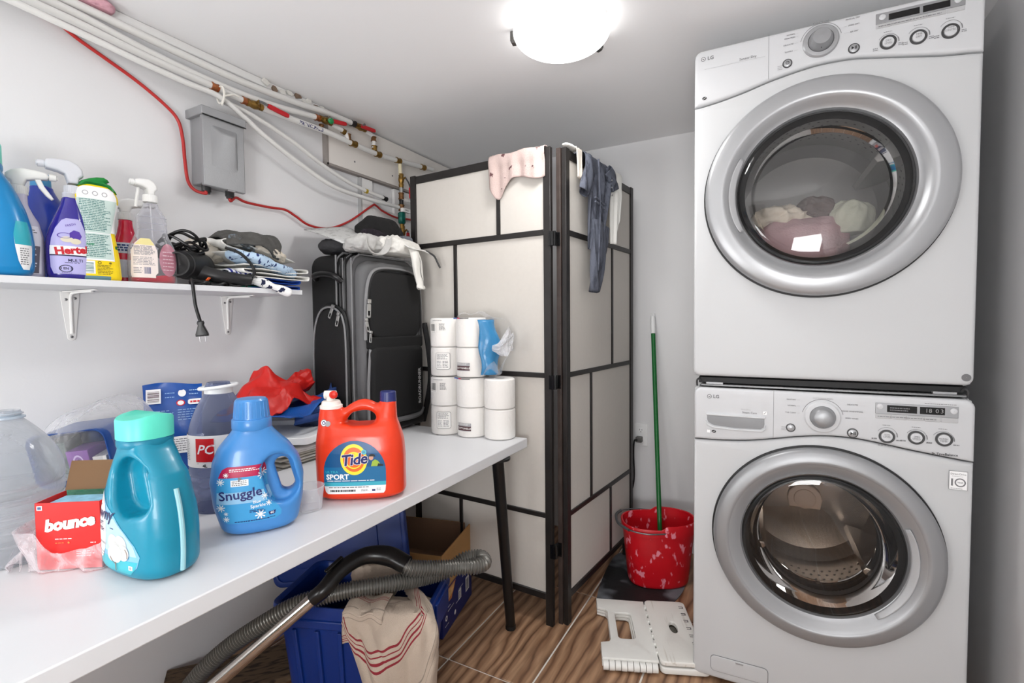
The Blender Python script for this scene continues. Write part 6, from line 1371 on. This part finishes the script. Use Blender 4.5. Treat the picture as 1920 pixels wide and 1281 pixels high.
tag(MB().tube(smoothpath([(.450, 1.62, zt+.020), (.462, 1.655, zt+.004), (.470, 1.668, zt-.022), (.482, 1.670, zt-.046)], 6), .0040, 8).build('bag_strap', DARKGREY, None), 'dark grey strap end hanging off the suitcase corner beside the screen', 'strap')

# ------------------------------------------------------------------ toilet paper packs
TPW = mat('tissue_paper', (240, 237, 232), .9, bump=.25, bscale=60); SHR = film('shrink_film', (250, 250, 252), .05, .12, bump=.5, bscale=28, edge=.30)
RR, RHt = .0590, .113
def tp_pack(label, loc, rz, cols, tear):
    t = thing('toilet_paper_pack', label, 'toilet paper', loc, rz); n = len(cols)
    for c in cols:
        for k in range(2):
            x = (c-1)*RR*1.99; z = k*RHt
            MB().lathe([(.018, .004), (.020, .001), (RR-.006, .001), (RR-.0015, .005), (RR-.0006, .02), (RR-.0006, RHt-.02), (RR-.0015, RHt-.005), (RR-.006, RHt-.001), (.020, RHt-.001), (.018, RHt-.004), (.018, .004)], 48).build('roll', TPW, t, loc=(x, 0, z))
    # film hugging the rolls: scalloped outline
    xs0, xs1 = (cols[0]-1)*RR*1.99-RR, (cols[-1]-1)*RR*1.99+RR
    def fy(x):
        best = None
        for c in cols:
            d = x-(c-1)*RR*1.99; v = math.sqrt(max(0, (RR+.001)**2-d*d)); best = v if best is None else max(best, v)
        return max(best, RR*.62) if xs0+.03 < x < xs1-.03 else best
    X_ = np.linspace(xs0-.0008, xs1+.0008, 70); ol = [(x, -fy(x)-.0006) for x in X_]+[(x, fy(x)+.0006) for x in X_[::-1]]
    zz = [0.0005, .004, .05, RHt-.006, RHt, RHt+.006, .17, 2*RHt-.004, 2*RHt+.0006]; G = []
    for z in zz:
        k = .985 if abs(z-RHt) < .004 or z < .002 or z > 2*RHt-.001 else 1.0
        G.append([((x-(xs0+xs1)/2)*(1 if k == 1 else .997)+(xs0+xs1)/2, y*k, z) for x, y in ol])
    mb = MB().grid(G, wrapv=True); mb.add(G[-1], [tuple(range(len(ol)))]); mb.build('plastic_wrap', SHR, t)
    pr_ = Print(); xl = -RR*1.99
    pr_.rect(xl-.035, .168, xl-.003, .206, 3); pr_.barcode(xl-.031, .176, xl-.007, .203, 0, 10, 3); pr_.micro(xl-.031, .170, xl-.007, .174, 1, 0, 3, mn=.002, mx=.003)
    pr_.micro(xl+.010, .178, xl+.034, .205, 6, 1, 5, mn=.003, mx=.008); pr_.micro(xl-.020, .214, xl+.032, .218, 1, 1, 6, mn=.003, mx=.008)
    bx0, bx1 = xl-.006, xl+.046
    pr_.poly(rrect(bx0, .028, bx1, .092, .006), 1); pr_.poly(rrect(bx0+.0012, .0292, bx1-.0012, .0908, .005), 3); pr_.micro(bx0+.005, .066, bx1-.005, .088, 5, 1, 7, mn=.003, mx=.01); pr_.micro(bx0+.005, .034, bx0+.024, .062, 5, 2, 8, mn=.003, mx=.01); pr_.micro(bx0+.028, .034, bx1-.005, .062, 5, 1, 9, mn=.003, mx=.01)
    pr_.rect(-.034, .026, .024, .056, 2, nx=12); pr_.micro(-.032, .048, .022, .055, 2, 3, 4, mn=.004, mx=.01); pr_.rect(-.034, .028, .024, .044, 4, nx=12); pr_.text('COTTONELLE', -.005, .036, .0095, 3, .02)
    pr_.rect(-.056, .2215, -.030, .2258, 5, nx=8); pr_.rect(-.030, .2215, -.016, .2258, 6); pr_.rect(-.016, .2215, .022, .2245, 0, nx=8)
    def sy(x, z): return np.array([-fy(a)-.0009 for a in x])
    pr_.build('wrap_print', [PRINT_K, MIDGREY, LIGHTGREY, mat('film_white', (240, 238, 234), .5), mat('maroon_print', (70, 34, 40), .5), mat('wrap_blue', (60, 96, 170), .5), mat('wrap_red', (200, 60, 90), .5)], t, sy, .0003)
    return t
TPX, TPY = .690, 1.583
tp_pack('lower six roll toilet paper pack in clear wrap standing on the table', (TPX, TPY, TZ+.0008), math.radians(5), (0, 1, 2), False)
tp2 = tp_pack('upper toilet paper pack torn open at right, stacked on the lower pack', (TPX, TPY, TZ+.0008+2*RHt+.0022), math.radians(3), (0, 1), True)
# torn film with blue print and a twisted knot at its open end
x0 = RR+.001
def bl(u, v):
    a = (u-.5)*PI; r = RR*.86*(1-.25*abs(v-.5)); return (x0+.003+r*math.cos(a)*1.05+.006*math.sin(9*v+5*u)-.012*(v > .6)*(v-.6)*5*.6, r*math.sin(a)*.95, .012+.205*v)
sheet('torn_blue_film', film('blue_print_film', (58, 142, 196), .72, .25, bump=.4, bscale=20), bl, 26, 22, tp2)
def kn(u, v):
    a = 2*PI*u; r = .012+.030*v*v+.010*math.sin(5*a+6*v)*v+.006*math.sin(11*a)*v; return (x0+.030+.085*v, r*math.cos(a)*.7-.02, .120+r*math.sin(a)*.9+.020*v-.02*math.sin(3*v)+.01*math.sin(4*a)*v)
sheet('film_knot', film('crumpled_film', (250, 250, 252), .24, .10, bump=.9, bscale=50, edge=.5), kn, 40, 22, tp2)
sheet('loose_film', SHR, lambda u, v: (x0+.01+.062*v*(1-.3*abs(u-.5))+.004*math.sin(8*u), -.05+.10*u, .002+.10*v*(.2+.8*abs(u-.5))+.012*math.sin(5*u+3*v)), 20, 16, tp2)
sheet('film_flap', SHR, lambda u, v: (-.03+.15*u, -.052+.10*v, 2*RHt+.004+.014*math.sin(3*u+2*v)+.006*math.sin(11*u+5*v)), 24, 16, tp2)

# ------------------------------------------------------------------ garments over the screen
def pa(x, d, z): # on panel one: x along, d towards the room
    a = math.radians(-3.46); return (.953+x*math.cos(a)+d*math.sin(a), 1.672+x*math.sin(a)-d*math.cos(a), z)
PNK = blotch('stained_pink_terry', (206, 184, 178), (104, 70, 72), 34, .66, .95, .9, 500, (1, 1, 1), .04)
def cloth1(u, v):
    x = -.232+.246*u; L_ = .105+.055*math.exp(-((u-.14)/.14)**2)+.010*math.sin(9*u); s = v*(L_+.085)-.085
    wv = .004*math.sin(17*u+1)+.003*math.sin(31*u)
    if s < -.030: return pa(x-.01*(s+.03), -.030-.003, 1.812+(s+.03)*1.0)
    if s < 0: return pa(x, -.030+(s+.030)/.03*.038, 1.8165+.003*math.sin(12*u)+.004*math.sin((s+.03)/.03*PI))
    return pa(x+.03*s*(1-u)*4*(.4), .0095+wv*min(1, s*20)+.012*math.sin(min(1, s/.05)*PI)*.3, 1.8145-s)
tag(sheet('face_towel', PNK, cloth1, 44, 30, solid=.003), 'small stained pink towel hanging over the top rail of screen', 'towel')
aB = math.radians(-5.83)
def pb_(t, d, z): # on panel two: t back along it, d towards the room
    return (1.042-t*math.sin(aB)+d*math.cos(aB), 1.711+t*math.cos(aB)+d*math.sin(aB)*1.0, z)
def hang(name, label, cat, m, t0, t1, zbot, back=.10, d0=.010, nf=3, fold=.014, taper=None, zt_=1.815, nu=40, nv=60, seed=0):
    def fn(u, v):
        drop = zt_-zbot(u) if callable(zbot) else zt_-zbot; Lt = drop+.045+back; s = v*Lt
        k = min(1, max(0, (s-back-.045)/.10)); tc = (t0+t1)/2; hw = (t1-t0)/2
        if taper: a_, b2 = taper(max(0, (s-back-.045)/drop)); tt_ = tc+a_+(u-.5)*2*hw*b2
        else: tt_ = t0+(t1-t0)*u
        fo = fold*(.5+.5*math.sin(nf*2*PI*u+seed+.8*s*6))*k+.004*math.sin(23*u+9*s+seed)*k
        if s < back: return pb_(tt_, -.034, zt_-(back-s))
        if s < back+.045: q = (s-back)/.045; return pb_(tt_, -.034+q*.044, zt_+.003+.004*math.sin(q*PI)+.002*math.sin(14*u+seed))
        return pb_(tt_, d0+fo, zt_-(s-back-.045))
    return tag(sheet(name, m, fn, nu, nv, solid=.003), label, cat)
hang('collar_strap', 'cream fabric strip hanging at the near corner of the second screen panel', 'cloth', mat('cream_fabric', (228, 218, 206), .9, bump=.3), .052, .098, 1.712, .05, .008, 1, .004, None, 1.820, 14, 26)
tag(lump('white_cloth', WH, pb_(.035, -.012, 1.8165), (.016, .045, .006), aB, 51, .15, 40, nu=30, nv=16), 'white scrap of cloth lying on top of the screen corner', 'cloth')
DNM = blotch('grey_blue_denim', (88, 92, 104), (60, 63, 74), 70, .5, .9, .6, 350, (1, 1, .25), .15)
dn = thing('denim_romper', 'grey blue denim romper hanging over the top of the second screen panel', 'garment', pb_(.24, 0, 1.815), 0)
def sub(o, parent): 
    for k in list(o.keys()):
        if k in ('label', 'category', 'group'): del o[k]
    o.location = -Vector(parent.location); o.parent = parent; return o
def bodytaper(q):
    hwk = np.interp(q, [0, .14, .24, .34, .6, 1], [.92, 1.0, .82, .74, .60, .34]); sh = np.interp(q, [0, .2, 1], [0, .0, -.055]); return sh, hwk
sub(hang('body', 'x', 'x', DNM, .105, .345, lambda u: 1.43+.05*abs(u-.5), .10, .012, 3, .024, bodytaper, 1.820, 50, 70, .6), dn)
bn = [o for o in bpy.data.objects if o.parent == dn][0]; bn.name = 'trunk'
NB_ = np.array((math.cos(aB), math.sin(aB), 0))
def slv(pts, wd, th, name, seed):
    P = smoothpath([pb_(t, d, z) for t, d, z in pts], 8)-np.array(dn.location); return flat_tube(P, wd, th, NB_, seed).build(name, DNM, dn, solid=.003)
slv([(.150, .022, 1.790), (.110, .030, 1.735), (.085, .030, 1.690), (.066, .028, 1.655)], [.040, .036, .031, .031], .011, 'sleeve', 1)
slv([(.31, .022, 1.800), (.345, .030, 1.765), (.365, .030, 1.725)], [.036, .031, .029], .011, 'sleeve', 4)
MB().tube(smoothpath([tuple(np.array(pb_(.16+.014*math.sin(k*.5), .048, 1.80-.062*k))-np.array(dn.location)) for k in range(8)], 4), .004, 8).build('seam', DNM, dn)
P_ = [tuple(np.array(pb_(.135+.016*k, .046+.003*(k % 2), 1.632-.003*k))-np.array(dn.location)) for k in range(6)]
for k in range(2): MB().tube([(x, y, z+.016*k) for x, y, z in P_], .0042, 8).build('waist_gather', DNM, dn)
for k in range(3): MB().lathe([(.0045, 0), (.004, .002), (.0005, .0025)], 12, xf=Matrix.Translation(Vector(pb_(.30, .046, 1.75-.03*k))-dn.location) @ Matrix.Rotation(PI/2, 4, 'Y')).build('snap_button', SCREW, dn)
slv([(.200, .030, 1.56), (.178, .034, 1.46), (.160, .034, 1.37), (.150, .032, 1.283)], [.048, .042, .034, .029], .013, 'trouser_leg', 2)
slv([(.255, .026, 1.56), (.235, .030, 1.47), (.205, .030, 1.37), (.180, .028, 1.292)], [.046, .040, .030, .022], .012, 'trouser_leg', 6)
hang('white_blouse', 'white blouse hanging beside the denim romper on the second panel', 'blouse', WH, .352, .500, lambda u: 1.50+.22*max(0, u-.4), .08, .010, 2, .016, lambda q: (-.02*q, np.interp(q, [0, .3, 1], [1, .75, .55])), 1.820, 30, 40, 2.2)

# ------------------------------------------------------------------ rest of the table top
CJ = film('clear_jug_plastic', (226, 228, 232), .19, .06, tint=(216, 219, 222), edge=.6, bump=.25, bscale=22)
def ribbed_jug(t, R_, H_, neck, m, ribs, groove=.0035):
    pr = []
    for z in np.linspace(0, H_*.58, 70):
        g = sum(math.exp(-((z-a)/.0045)**2) for a in ribs); pr.append((R_*(1-.02*(z < .006))-groove*g, max(.0005, z)))
    for a in np.linspace(0, 1, 26)[1:]: pr.append((R_+(neck-R_)*(a**1.75*.94+.06*a), H_*.58+(H_*.95-H_*.58)*a))
    pr += [(neck, H_*.97), (neck+.004, H_*.972), (neck+.004, H_*.98), (neck, H_*.983), (neck, H_)]
    V = MB().lathe([(.0005, .004), (R_*.7, .002), (R_*.96, .0)]+pr, 56)
    return V.build('jug_body', m, t)
j = thing('water_jug', 'big empty clear plastic water jug without cap at left edge of table', 'jug', (.432, .356, TZ+.0008), 0)
ribbed_jug(j, .080, .278, .0205, CJ, (.035, .06, .085, .11, .135))
MB().lathe([(.0205, .262), (.0275, .263), (.0275, .266), (.0205, .268), (.0225, .271), (.0225, .274)], 40).build('neck_ring', film('neck_blue', (190, 206, 220), .45, .1), j)
j2 = thing('water_jug', 'clear water jug with white handle ring and red and white label', 'jug', (.537, .698, TZ+.0008), math.radians(40))
BJ = film('blue_grey_jug', (160, 168, 196), .18, .07, tint=(176, 182, 204), edge=.5)
ribbed_jug(j2, .066, .295, .0255, BJ, (.03, .055, .082, .185))
MB().lathe([(.0255, .272), (.030, .273), (.030, .286), (.0275, .288), (.0255, .284)], 40).build('neck_collar', WHITE, j2)
MB().lathe([(.0255, .289), (.0275, .290), (.0275, .2925), (.0245, .294), (.0245, .299), (.0230, .299)], 40).build('neck_thread', BJ, j2)
MB().tube([(.040*math.cos(t)-.0, .036*math.sin(t), .288+.004*math.cos(t)) for t in np.linspace(0, 2*PI, 40)], .0042, 8, cap=False).build('handle_ring', WHITE, j2)
A = np.linspace(-PI*.98, PI*.1, 40); MB().grid([[(.0668*math.cos(a), .0668*math.sin(a), z) for z in (.108, .182)] for a in A]).build('label', mat('white_label', (234, 232, 230), .4), j2)
wrapj = lambda x, z: -np.sqrt(np.maximum(.0673**2-np.asarray(x)**2, 1e-6))
p = Print(); p.rect(-.030, .122, .010, .176, 0, 8, 3); 
P2_ = [(-.014, .150), (-.004, .154), (.006, .155), (.014, .151), (.016, .146), (.008, .143), (.004, .140), (.010, .131), (.008, .128)]
p.text('PC', -.010, .150, .030, 1, .015, .3); p.micro(-.062, .124, -.046, .174, 12, 2, 3, mn=.002, mx=.006); p.text('4L', -.010, .113, .010, 3, .03); p.line(-.028, .118, .010, .118, .0006, 3)
p.build('label_print', [mat('label_red', (204, 16, 28), .4), PRINT_W, LIGHTGREY, PRINT_K], j2, wrapj)
# red dryer-sheet box in torn film
bx = thing('dryer_sheet_box', 'open red dryer sheet box on the table beside teal softener bottle', 'box', (.563, .350, TZ+.0012), math.radians(34))
RBX = mat('red_carton', (206, 20, 16), .4); w_, d_, h_ = .108, .070, .122
for lo, hi in (((0, 0, 0), (w_, .0016, h_)), ((0, d_-.0016, 0), (w_, d_, h_*.9)), ((0, 0, 0), (.0016, d_, h_)), ((w_-.0016, 0, 0), (w_, d_, h_)), ((0, 0, 0), (w_, d_, .0016))): box('carton_wall', lo, hi, RBX, bx, .0006)
box('dryer_sheets', (.003, .004, .002), (w_-.003, d_-.004, h_-.008), mat('blue_white_sheets', (150, 206, 232), .8, var=.25, vscale=60), bx, .003)
MB().box((0, -.002, 0), (w_, 0, .055), 0, Matrix.Translation((0, d_, h_)) @ Matrix.Rotation(-.35, 4, 'X')).box((0, 0, 0), (.0016, d_*.8, .045), 0, Matrix.Translation((w_, .01, h_)) @ Matrix.Rotation(.6, 4, 'Y')).build('lid_flap', mat('brown_card', (112, 84, 58), .85), bx)
p = Print(); p.text('bounce', .056, .084, .0285, 3, .066, .25, .98, rot=.12, layer=1); p.text('bounce', .056, .084, .0285, 1, .056, .25, .98, rot=.12, layer=2); p.text('bounce', .056, .084, .0285, 2, .032, .25, .98, rot=.12, layer=3); p.text('bounce', .056, .084, .0285, 1, .024, .25, .98, rot=.12, layer=4)
p.rect(.004, .109, .013, .117, 1); p.rect(.0055, .1105, .0115, .1155, 4); p.micro(.032, .0545, .062, .0575, 1, 1, 3, mn=.003, mx=.008); p.micro(.032, .0475, .048, .050, 1, 5, 4, mn=.003, mx=.006); p.disc(.054, .0488, .0018, 5, n=10, rings=1); p.micro(.090, .046, .101, .0485, 1, 1, 5, mn=.003, mx=.006); p.micro(.066, .022, .096, .034, 3, 6, 6, mn=.003, mx=.01, fill=.6)
p.build('box_print', [RBX, PRINT_W, mat('bounce_pale', (250, 240, 240), .4), mat('maroon_outline', (120, 10, 20), .4), mat('slate_print', (70, 90, 130), .5), mat('orange_print', (236, 130, 60), .5), mat('pink_print', (240, 170, 170), .5)], bx, lambda x, z: np.full(len(x), -.0003))
p = Print(); p.micro(.008, .050, .062, .085, 4, 0, 7, mn=.006, mx=.03, fill=.18); sp_ = p.build('side_print', [mat('side_pink', (236, 180, 180), .5)], bx, lambda x, z: np.full(len(x), 0.0)); sp_.matrix_local = Matrix.Translation((w_, 0, 0)) @ Matrix.Rotation(PI/2, 4, 'Z')
FIL = film('crinkled_film', (246, 240, 244), .12, .10, bump=.8, bscale=34, edge=.45)
def fw(u, v):   # film torn down around the lower half of the box
    pth = [(-.010, .062), (-.014, .02), (-.010, -.010), (.03, -.006), (.07, -.007), (.112, -.010), (.122, .02), (.118, .07)]; q = u*(len(pth)-1); i = min(int(q), len(pth)-2); t_ = q-i
    x = pth[i][0]*(1-t_)+pth[i+1][0]*t_; y = pth[i][1]*(1-t_)+pth[i+1][1]*t_; top = .070 if u < .22 else (.030 if u < .62 else .050)
    top = np.interp(u, [0, .2, .33, .42, .6, .75, 1], [.085, .080, .070, .032, .036, .052, .066]); o_ = .004*math.sin(26*u+5*v)+.003*math.sin(47*u)
    out = .014*v*v*(1 if u < .4 else .4)
    return (x+(-out if u < .3 else out*.3), y+o_-out*.5*(u < .45), .001+top*v)
tagf = sheet('torn_wrap', FIL, fw, 90, 16, bx)
def fw2(u, v): return (-.020-.030*v-.01*math.sin(5*u), -.01+.07*u+.008*math.sin(9*v), .004+.075*u*(1-.4*v)+.016*math.sin(6*u+4*v))
sheet('torn_wrap', FIL, fw2, 26, 18, bx)
# blue open bin lying on its side in clear film, with cartons in it, behind the box
BINB = mat('blue_bin_plastic', (18, 74, 150), .35)
bn_ = thing('plastic_bin', 'blue plastic bin tipped on its side against the wall, mouth to the room', 'bin', (.145, .600, TZ+.050), 0, rot=(math.radians(8), math.radians(-6), math.radians(36)))
G = []
for k, y in ((1.0, -.065), (1.04, -.067), (1.04, -.060), (.99, -.055), (.90, .06), (.86, .066)):
    G.append([((a-.0)*k, y, .068+(b-.068)*k) for a, b in rrect(-.085, 0, .085, .135, .025)])
G2 = [[(x*.965, y+.004, .068+(z-.068)*.96) for x, y, z in r] for r in G]
mb = MB().grid(G, wrapv=True).grid(G2[0:1]+G2[3:], wrapv=True); mb.add(G[-1], [tuple(range(len(G[-1])))]).grid([G[0], G2[0]], wrapv=True); mb.build('tub', BINB, bn_)
BM = Matrix.Translation((.145, .600, TZ+.050)) @ Matrix.Rotation(math.radians(36), 4, 'Z') @ Matrix.Rotation(math.radians(-6), 4, 'Y') @ Matrix.Rotation(math.radians(8), 4, 'X')
def inbin(name, label, cat, lo, hi, m, rz=0):
    o = thing(name, label, cat, BM @ Vector(((lo[0]+hi[0])/2, (lo[1]+hi[1])/2, lo[2])), 0); o.rotation_euler = (BM @ Matrix.Rotation(rz, 4, 'Z')).to_euler(); sx, sy, sz = [(b-a)/2 for a, b in zip(lo, hi)]
    box('carton', (-sx, -sy, 0), (sx, sy, 2*sz), m, o, .0012); return o
ib = inbin('green_carton', 'dark green grey carton at left inside the blue bin', 'box', (-.074, -.040, .010), (-.030, .030, .104), mat('dark_green_carton', (58, 78, 74), .5, var=.3, vscale=40), .12)
ib = inbin('purple_carton', 'purple tissue carton in the middle of the blue bin', 'box', (-.018, -.052, .010), (.036, .010, .082), mat('purple_carton', (132, 74, 158), .45, var=.12, vscale=30), -.1)
p = Print(); p.disc(0, .042, .013, 0, rz=.019, r0=.75); p.disc(.002, .038, .006, 1, rz=.012); p.build('carton_print', [mat('pale_violet', (196, 170, 214), .5), mat('dark_violet', (70, 40, 90), .5)], ib, lambda x, z: np.full(len(x), -.031))
inbin('white_carton', 'small white carton at right inside the blue bin', 'box', (.040, -.055, .010), (.072, .0, .062), mat('pale_carton', (222, 218, 214), .5))
# big clear bag of wipes leaning against the wall behind the bottles
CF = film('clear_bag', (250, 250, 252), .13, .08, bump=.9, bscale=26, edge=.42)
cb_ = thing('clear_bag', 'large crumpled clear plastic bag draped over the blue bin at the wall', 'bag', (.150, .650, TZ+.002), 0)
lump('film', CF, (0, 0, .060), (.085, .115, .092), 0, 61, .14, 13, nu=72, nv=36, rot=(math.radians(18), 0, 0)).parent = cb_
tag(lump('green_sponge_bag', film('green_film', (60, 150, 110), .5, .2, bump=.6, bscale=40), (.345, .500, TZ+.001), (.05, .075, .036), .8, 63, .2, 20), 'green tinted crumpled plastic bag between the clear jug and blue bin', 'bag')
tag(lump('film_scrap', FIL, (.470, .465, TZ+.001), (.030, .055, .030), .6, 67, .25, 24), 'scrap of crinkled clear film behind the red dryer sheet box', 'film')
pk = thing('wipes_pouch', 'upright blue printed pouch standing at the wall behind the mint cap', 'pouch', (.150, .792, TZ+.001), math.radians(62), rot=(math.radians(-7), 0, math.radians(62)))
PKB = mat('pouch_blue', (22, 78, 160), .28, bump=.25, bscale=25)
def pch(u, v):
    w2 = .074*(1-.06*math.sin(v*PI)); b_ = .030*math.sin(PI*min(1, v*1.08))**.7*(1-.25*(2*u-1)**2) if v < .93 else .001
    return w2*(2*u-1), b_
def pside(s): return np.array([[(pch(i/23, k/23)[0], s*pch(i/23, k/23)[1]+.004*math.sin(9*i/23+6*k/23)*(0 < k < 23), .262*k/23+.005*math.sin(5*i/23)*(k/23)) for k in range(24)] for i in range(24)])
MB().grid(pside(-1)).grid(pside(1)).build('pouch', PKB, pk)
p = Print(); sfp = lambda x, z: np.array([-pch((a/.074+1)/2, min(1, c/.262))[1]-.0045 for a, c in zip(x, z)])
p.rect(-.066, .205, -.030, .248, 0, 6, 6); p.barcode(-.062, .210, -.034, .244, 1, 10, 3, horiz=True); p.disc(.022, .232, .010, 0, rz=.011); p.disc(.018, .203, .011, 2, rz=.009); p.disc(.018, .203, .008, 0, rz=.0065); p.poly(rrect(.036, .196, .074, .212, .006), 0); p.micro(.042, .200, .068, .208, 1, 2, 4, fill=.7)
p.micro(-.068, .150, .000, .186, 5, 3, 5, mn=.004, mx=.012, fill=.3); p.micro(.010, .150, .068, .186, 5, 3, 6, mn=.004, mx=.012, fill=.3); p.micro(-.02, .215, .006, .24, 2, 3, 7, mn=.003, mx=.008, fill=.2); p.micro(.040, .222, .070, .245, 2, 3, 8, mn=.003, mx=.008, fill=.2); p.rect(-.07, .055, .072, .105, 0, 14, 6); p.micro(-.06, .06, .066, .10, 6, 4, 9, mn=.004, mx=.014, fill=.35)
p.build('pouch_print', [PRINT_W, mat('barcode_brown', (90, 60, 66), .5), PRINT_R, mat('pale_blue_text', (150, 186, 226), .5), MIDGREY], pk, sfp)
# bags and papers between the jug and the suitcase
RB = mat('red_nylon', (206, 34, 28), .42, bump=.1, bscale=120); BB = mat('blue_woven_bag', (22, 84, 166), .38, bump=.5, bscale=260); NB = mat('navy_strap', (24, 58, 118), .6, bump=.3, bscale=300)
pp_ = []
for k in range(7):
    o = sheet('magazine', mat('magazine_%d' % k, random.Random(k).choice([(206, 204, 198), (176, 172, 160), (190, 196, 188), (120, 122, 116), (214, 212, 208)]), .6, var=.25, vscale=18), lambda u, v: (.19+.235*u+.003*k, .945+.26*v+.010*((k*37) % 5-2), TZ+.0025+.0085*k+.002*math.sin(4*u+k)), 12, 12, solid=.006, rot=None)
    tag(o, '%s magazine in the stack under the white tray on the table' % ('lowest', 'second lowest', 'third lowest', 'middle', 'third highest', 'second highest', 'topmost')[k], 'magazine', 'magazines under the white tray')
ty = thing('white_tray', 'white plastic tray tilted on the magazine stack behind the orange jug', 'tray', (.30, 1.06, TZ+.072), .35, rot=(.06, -.05, .30))
v, f = prism([rrect(-.15, -.11, .15, .11, .02)], .003, .0015); MB().add(v, f).build('tray_base', WHITE, ty)
v, f = prism([rrect(-.156, -.116, .156, .116, .024), rrect(-.148, -.108, .148, .108, .02)], .011, .002); MB().add(v, f, 0, Matrix.Translation((0, 0, .009))).build('rim', WHITE, ty)
bg = thing('shopping_bag', 'folded blue woven shopping bag with navy straps under the red bag', 'bag', (.20, 1.105, TZ+.090), .4)
def bagf(u, v): return (-.13+.27*u+.02*math.sin(3*v), -.17+.36*v, .020+.050*math.sin(PI*(.15+.8*v))*(.8+.3*u)+.014*math.sin(7*v+3*u)+.008*math.sin(15*v-5*u)+.035*(v > .72)*(v-.72)*3)
sheet('bag_body', BB, bagf, 30, 36, bg, .004)
sheet('bag_flap', BB, lambda u, v: (-.10+.11*u, -.11+.26*v, .070+.075*u*0+.070*math.sin(PI*(.1+.65*v))*(1-.35*u)+.010*math.sin(6*u+5*v)), 24, 30, bg, .004)
for k, P in enumerate(([(.10, -.06, .03), (.16, -.02, .045), (.165, .05, .05), (.13, .12, .06), (.11, .15, .10)], [(.12, -.12, .02), (.175, -.10, .030), (.185, -.03, .028), (.16, .03, .02), (.13, .08, .03)], [(.08, .10, .06), (.13, .14, .085), (.15, .17, .06), (.14, .19, .02)])):
    q = smoothpath(P, 8); MB().grid([[(x, y, z), (x+.006, y+.004, z+.024)] for x, y, z in q]).build('strap', NB, bg, solid=.003)
tag(lump('dark_bag', mat('dark_navy_bag', (20, 34, 66), .7, bump=.3), (.265, 1.205, TZ+.078), (.055, .085, .030), .5, 71, .25, 20), 'dark navy crumpled bag beneath the blue shopping bag by the suitcase', 'bag')
rb_ = thing('red_bag', 'bright red nylon bag crumpled on top of the blue shopping bag', 'bag', (.20, 1.085, TZ+.140), .3)
def redm(u, v):
    r = math.hypot((u-.5)*1.9, (v-.5)*1.9); c = crease(u, v, 21, 8)
    return (-.10+.20*u+.012*crease(v, u, 5), -.135+.25*v+.012*crease(u, v, 9), .012+.098*max(0, 1-r*r*.8)+.030*c*(1-.3*r)+.035*math.exp(-((v-.42)/.10)**2-((u-.4)/.3)**2))
sheet('bag_body', RB, redm, 64, 64, rb_, .003, ang=24)
def redf(u, v):
    c = crease(u, v, 33, 6)
    return (.01+.05*math.sin(PI*v)*u-.02+.010*c, .03+.150*u, .030+.095*v*(.45+.65*u)+.016*c)
sheet('bag_flap', RB, redf, 40, 40, rb_, .003, ang=24)
# small clear cup by the blue bottle
cu_ = thing('plastic_cup', 'small clear plastic cup between the light blue bottle and orange jug', 'cup', (.757, .775, TZ+.0008), 0)
MB().lathe([(.0005, .003), (.024, .002), (.026, .0), (.0265, .004), (.031, .052), (.0325, .054), (.0315, .0555), (.030, .053), (.025, .006), (.0005, .005)], 40).build('cup', film('clear_cup', (236, 236, 240), .12, .05, edge=.6), cu_)
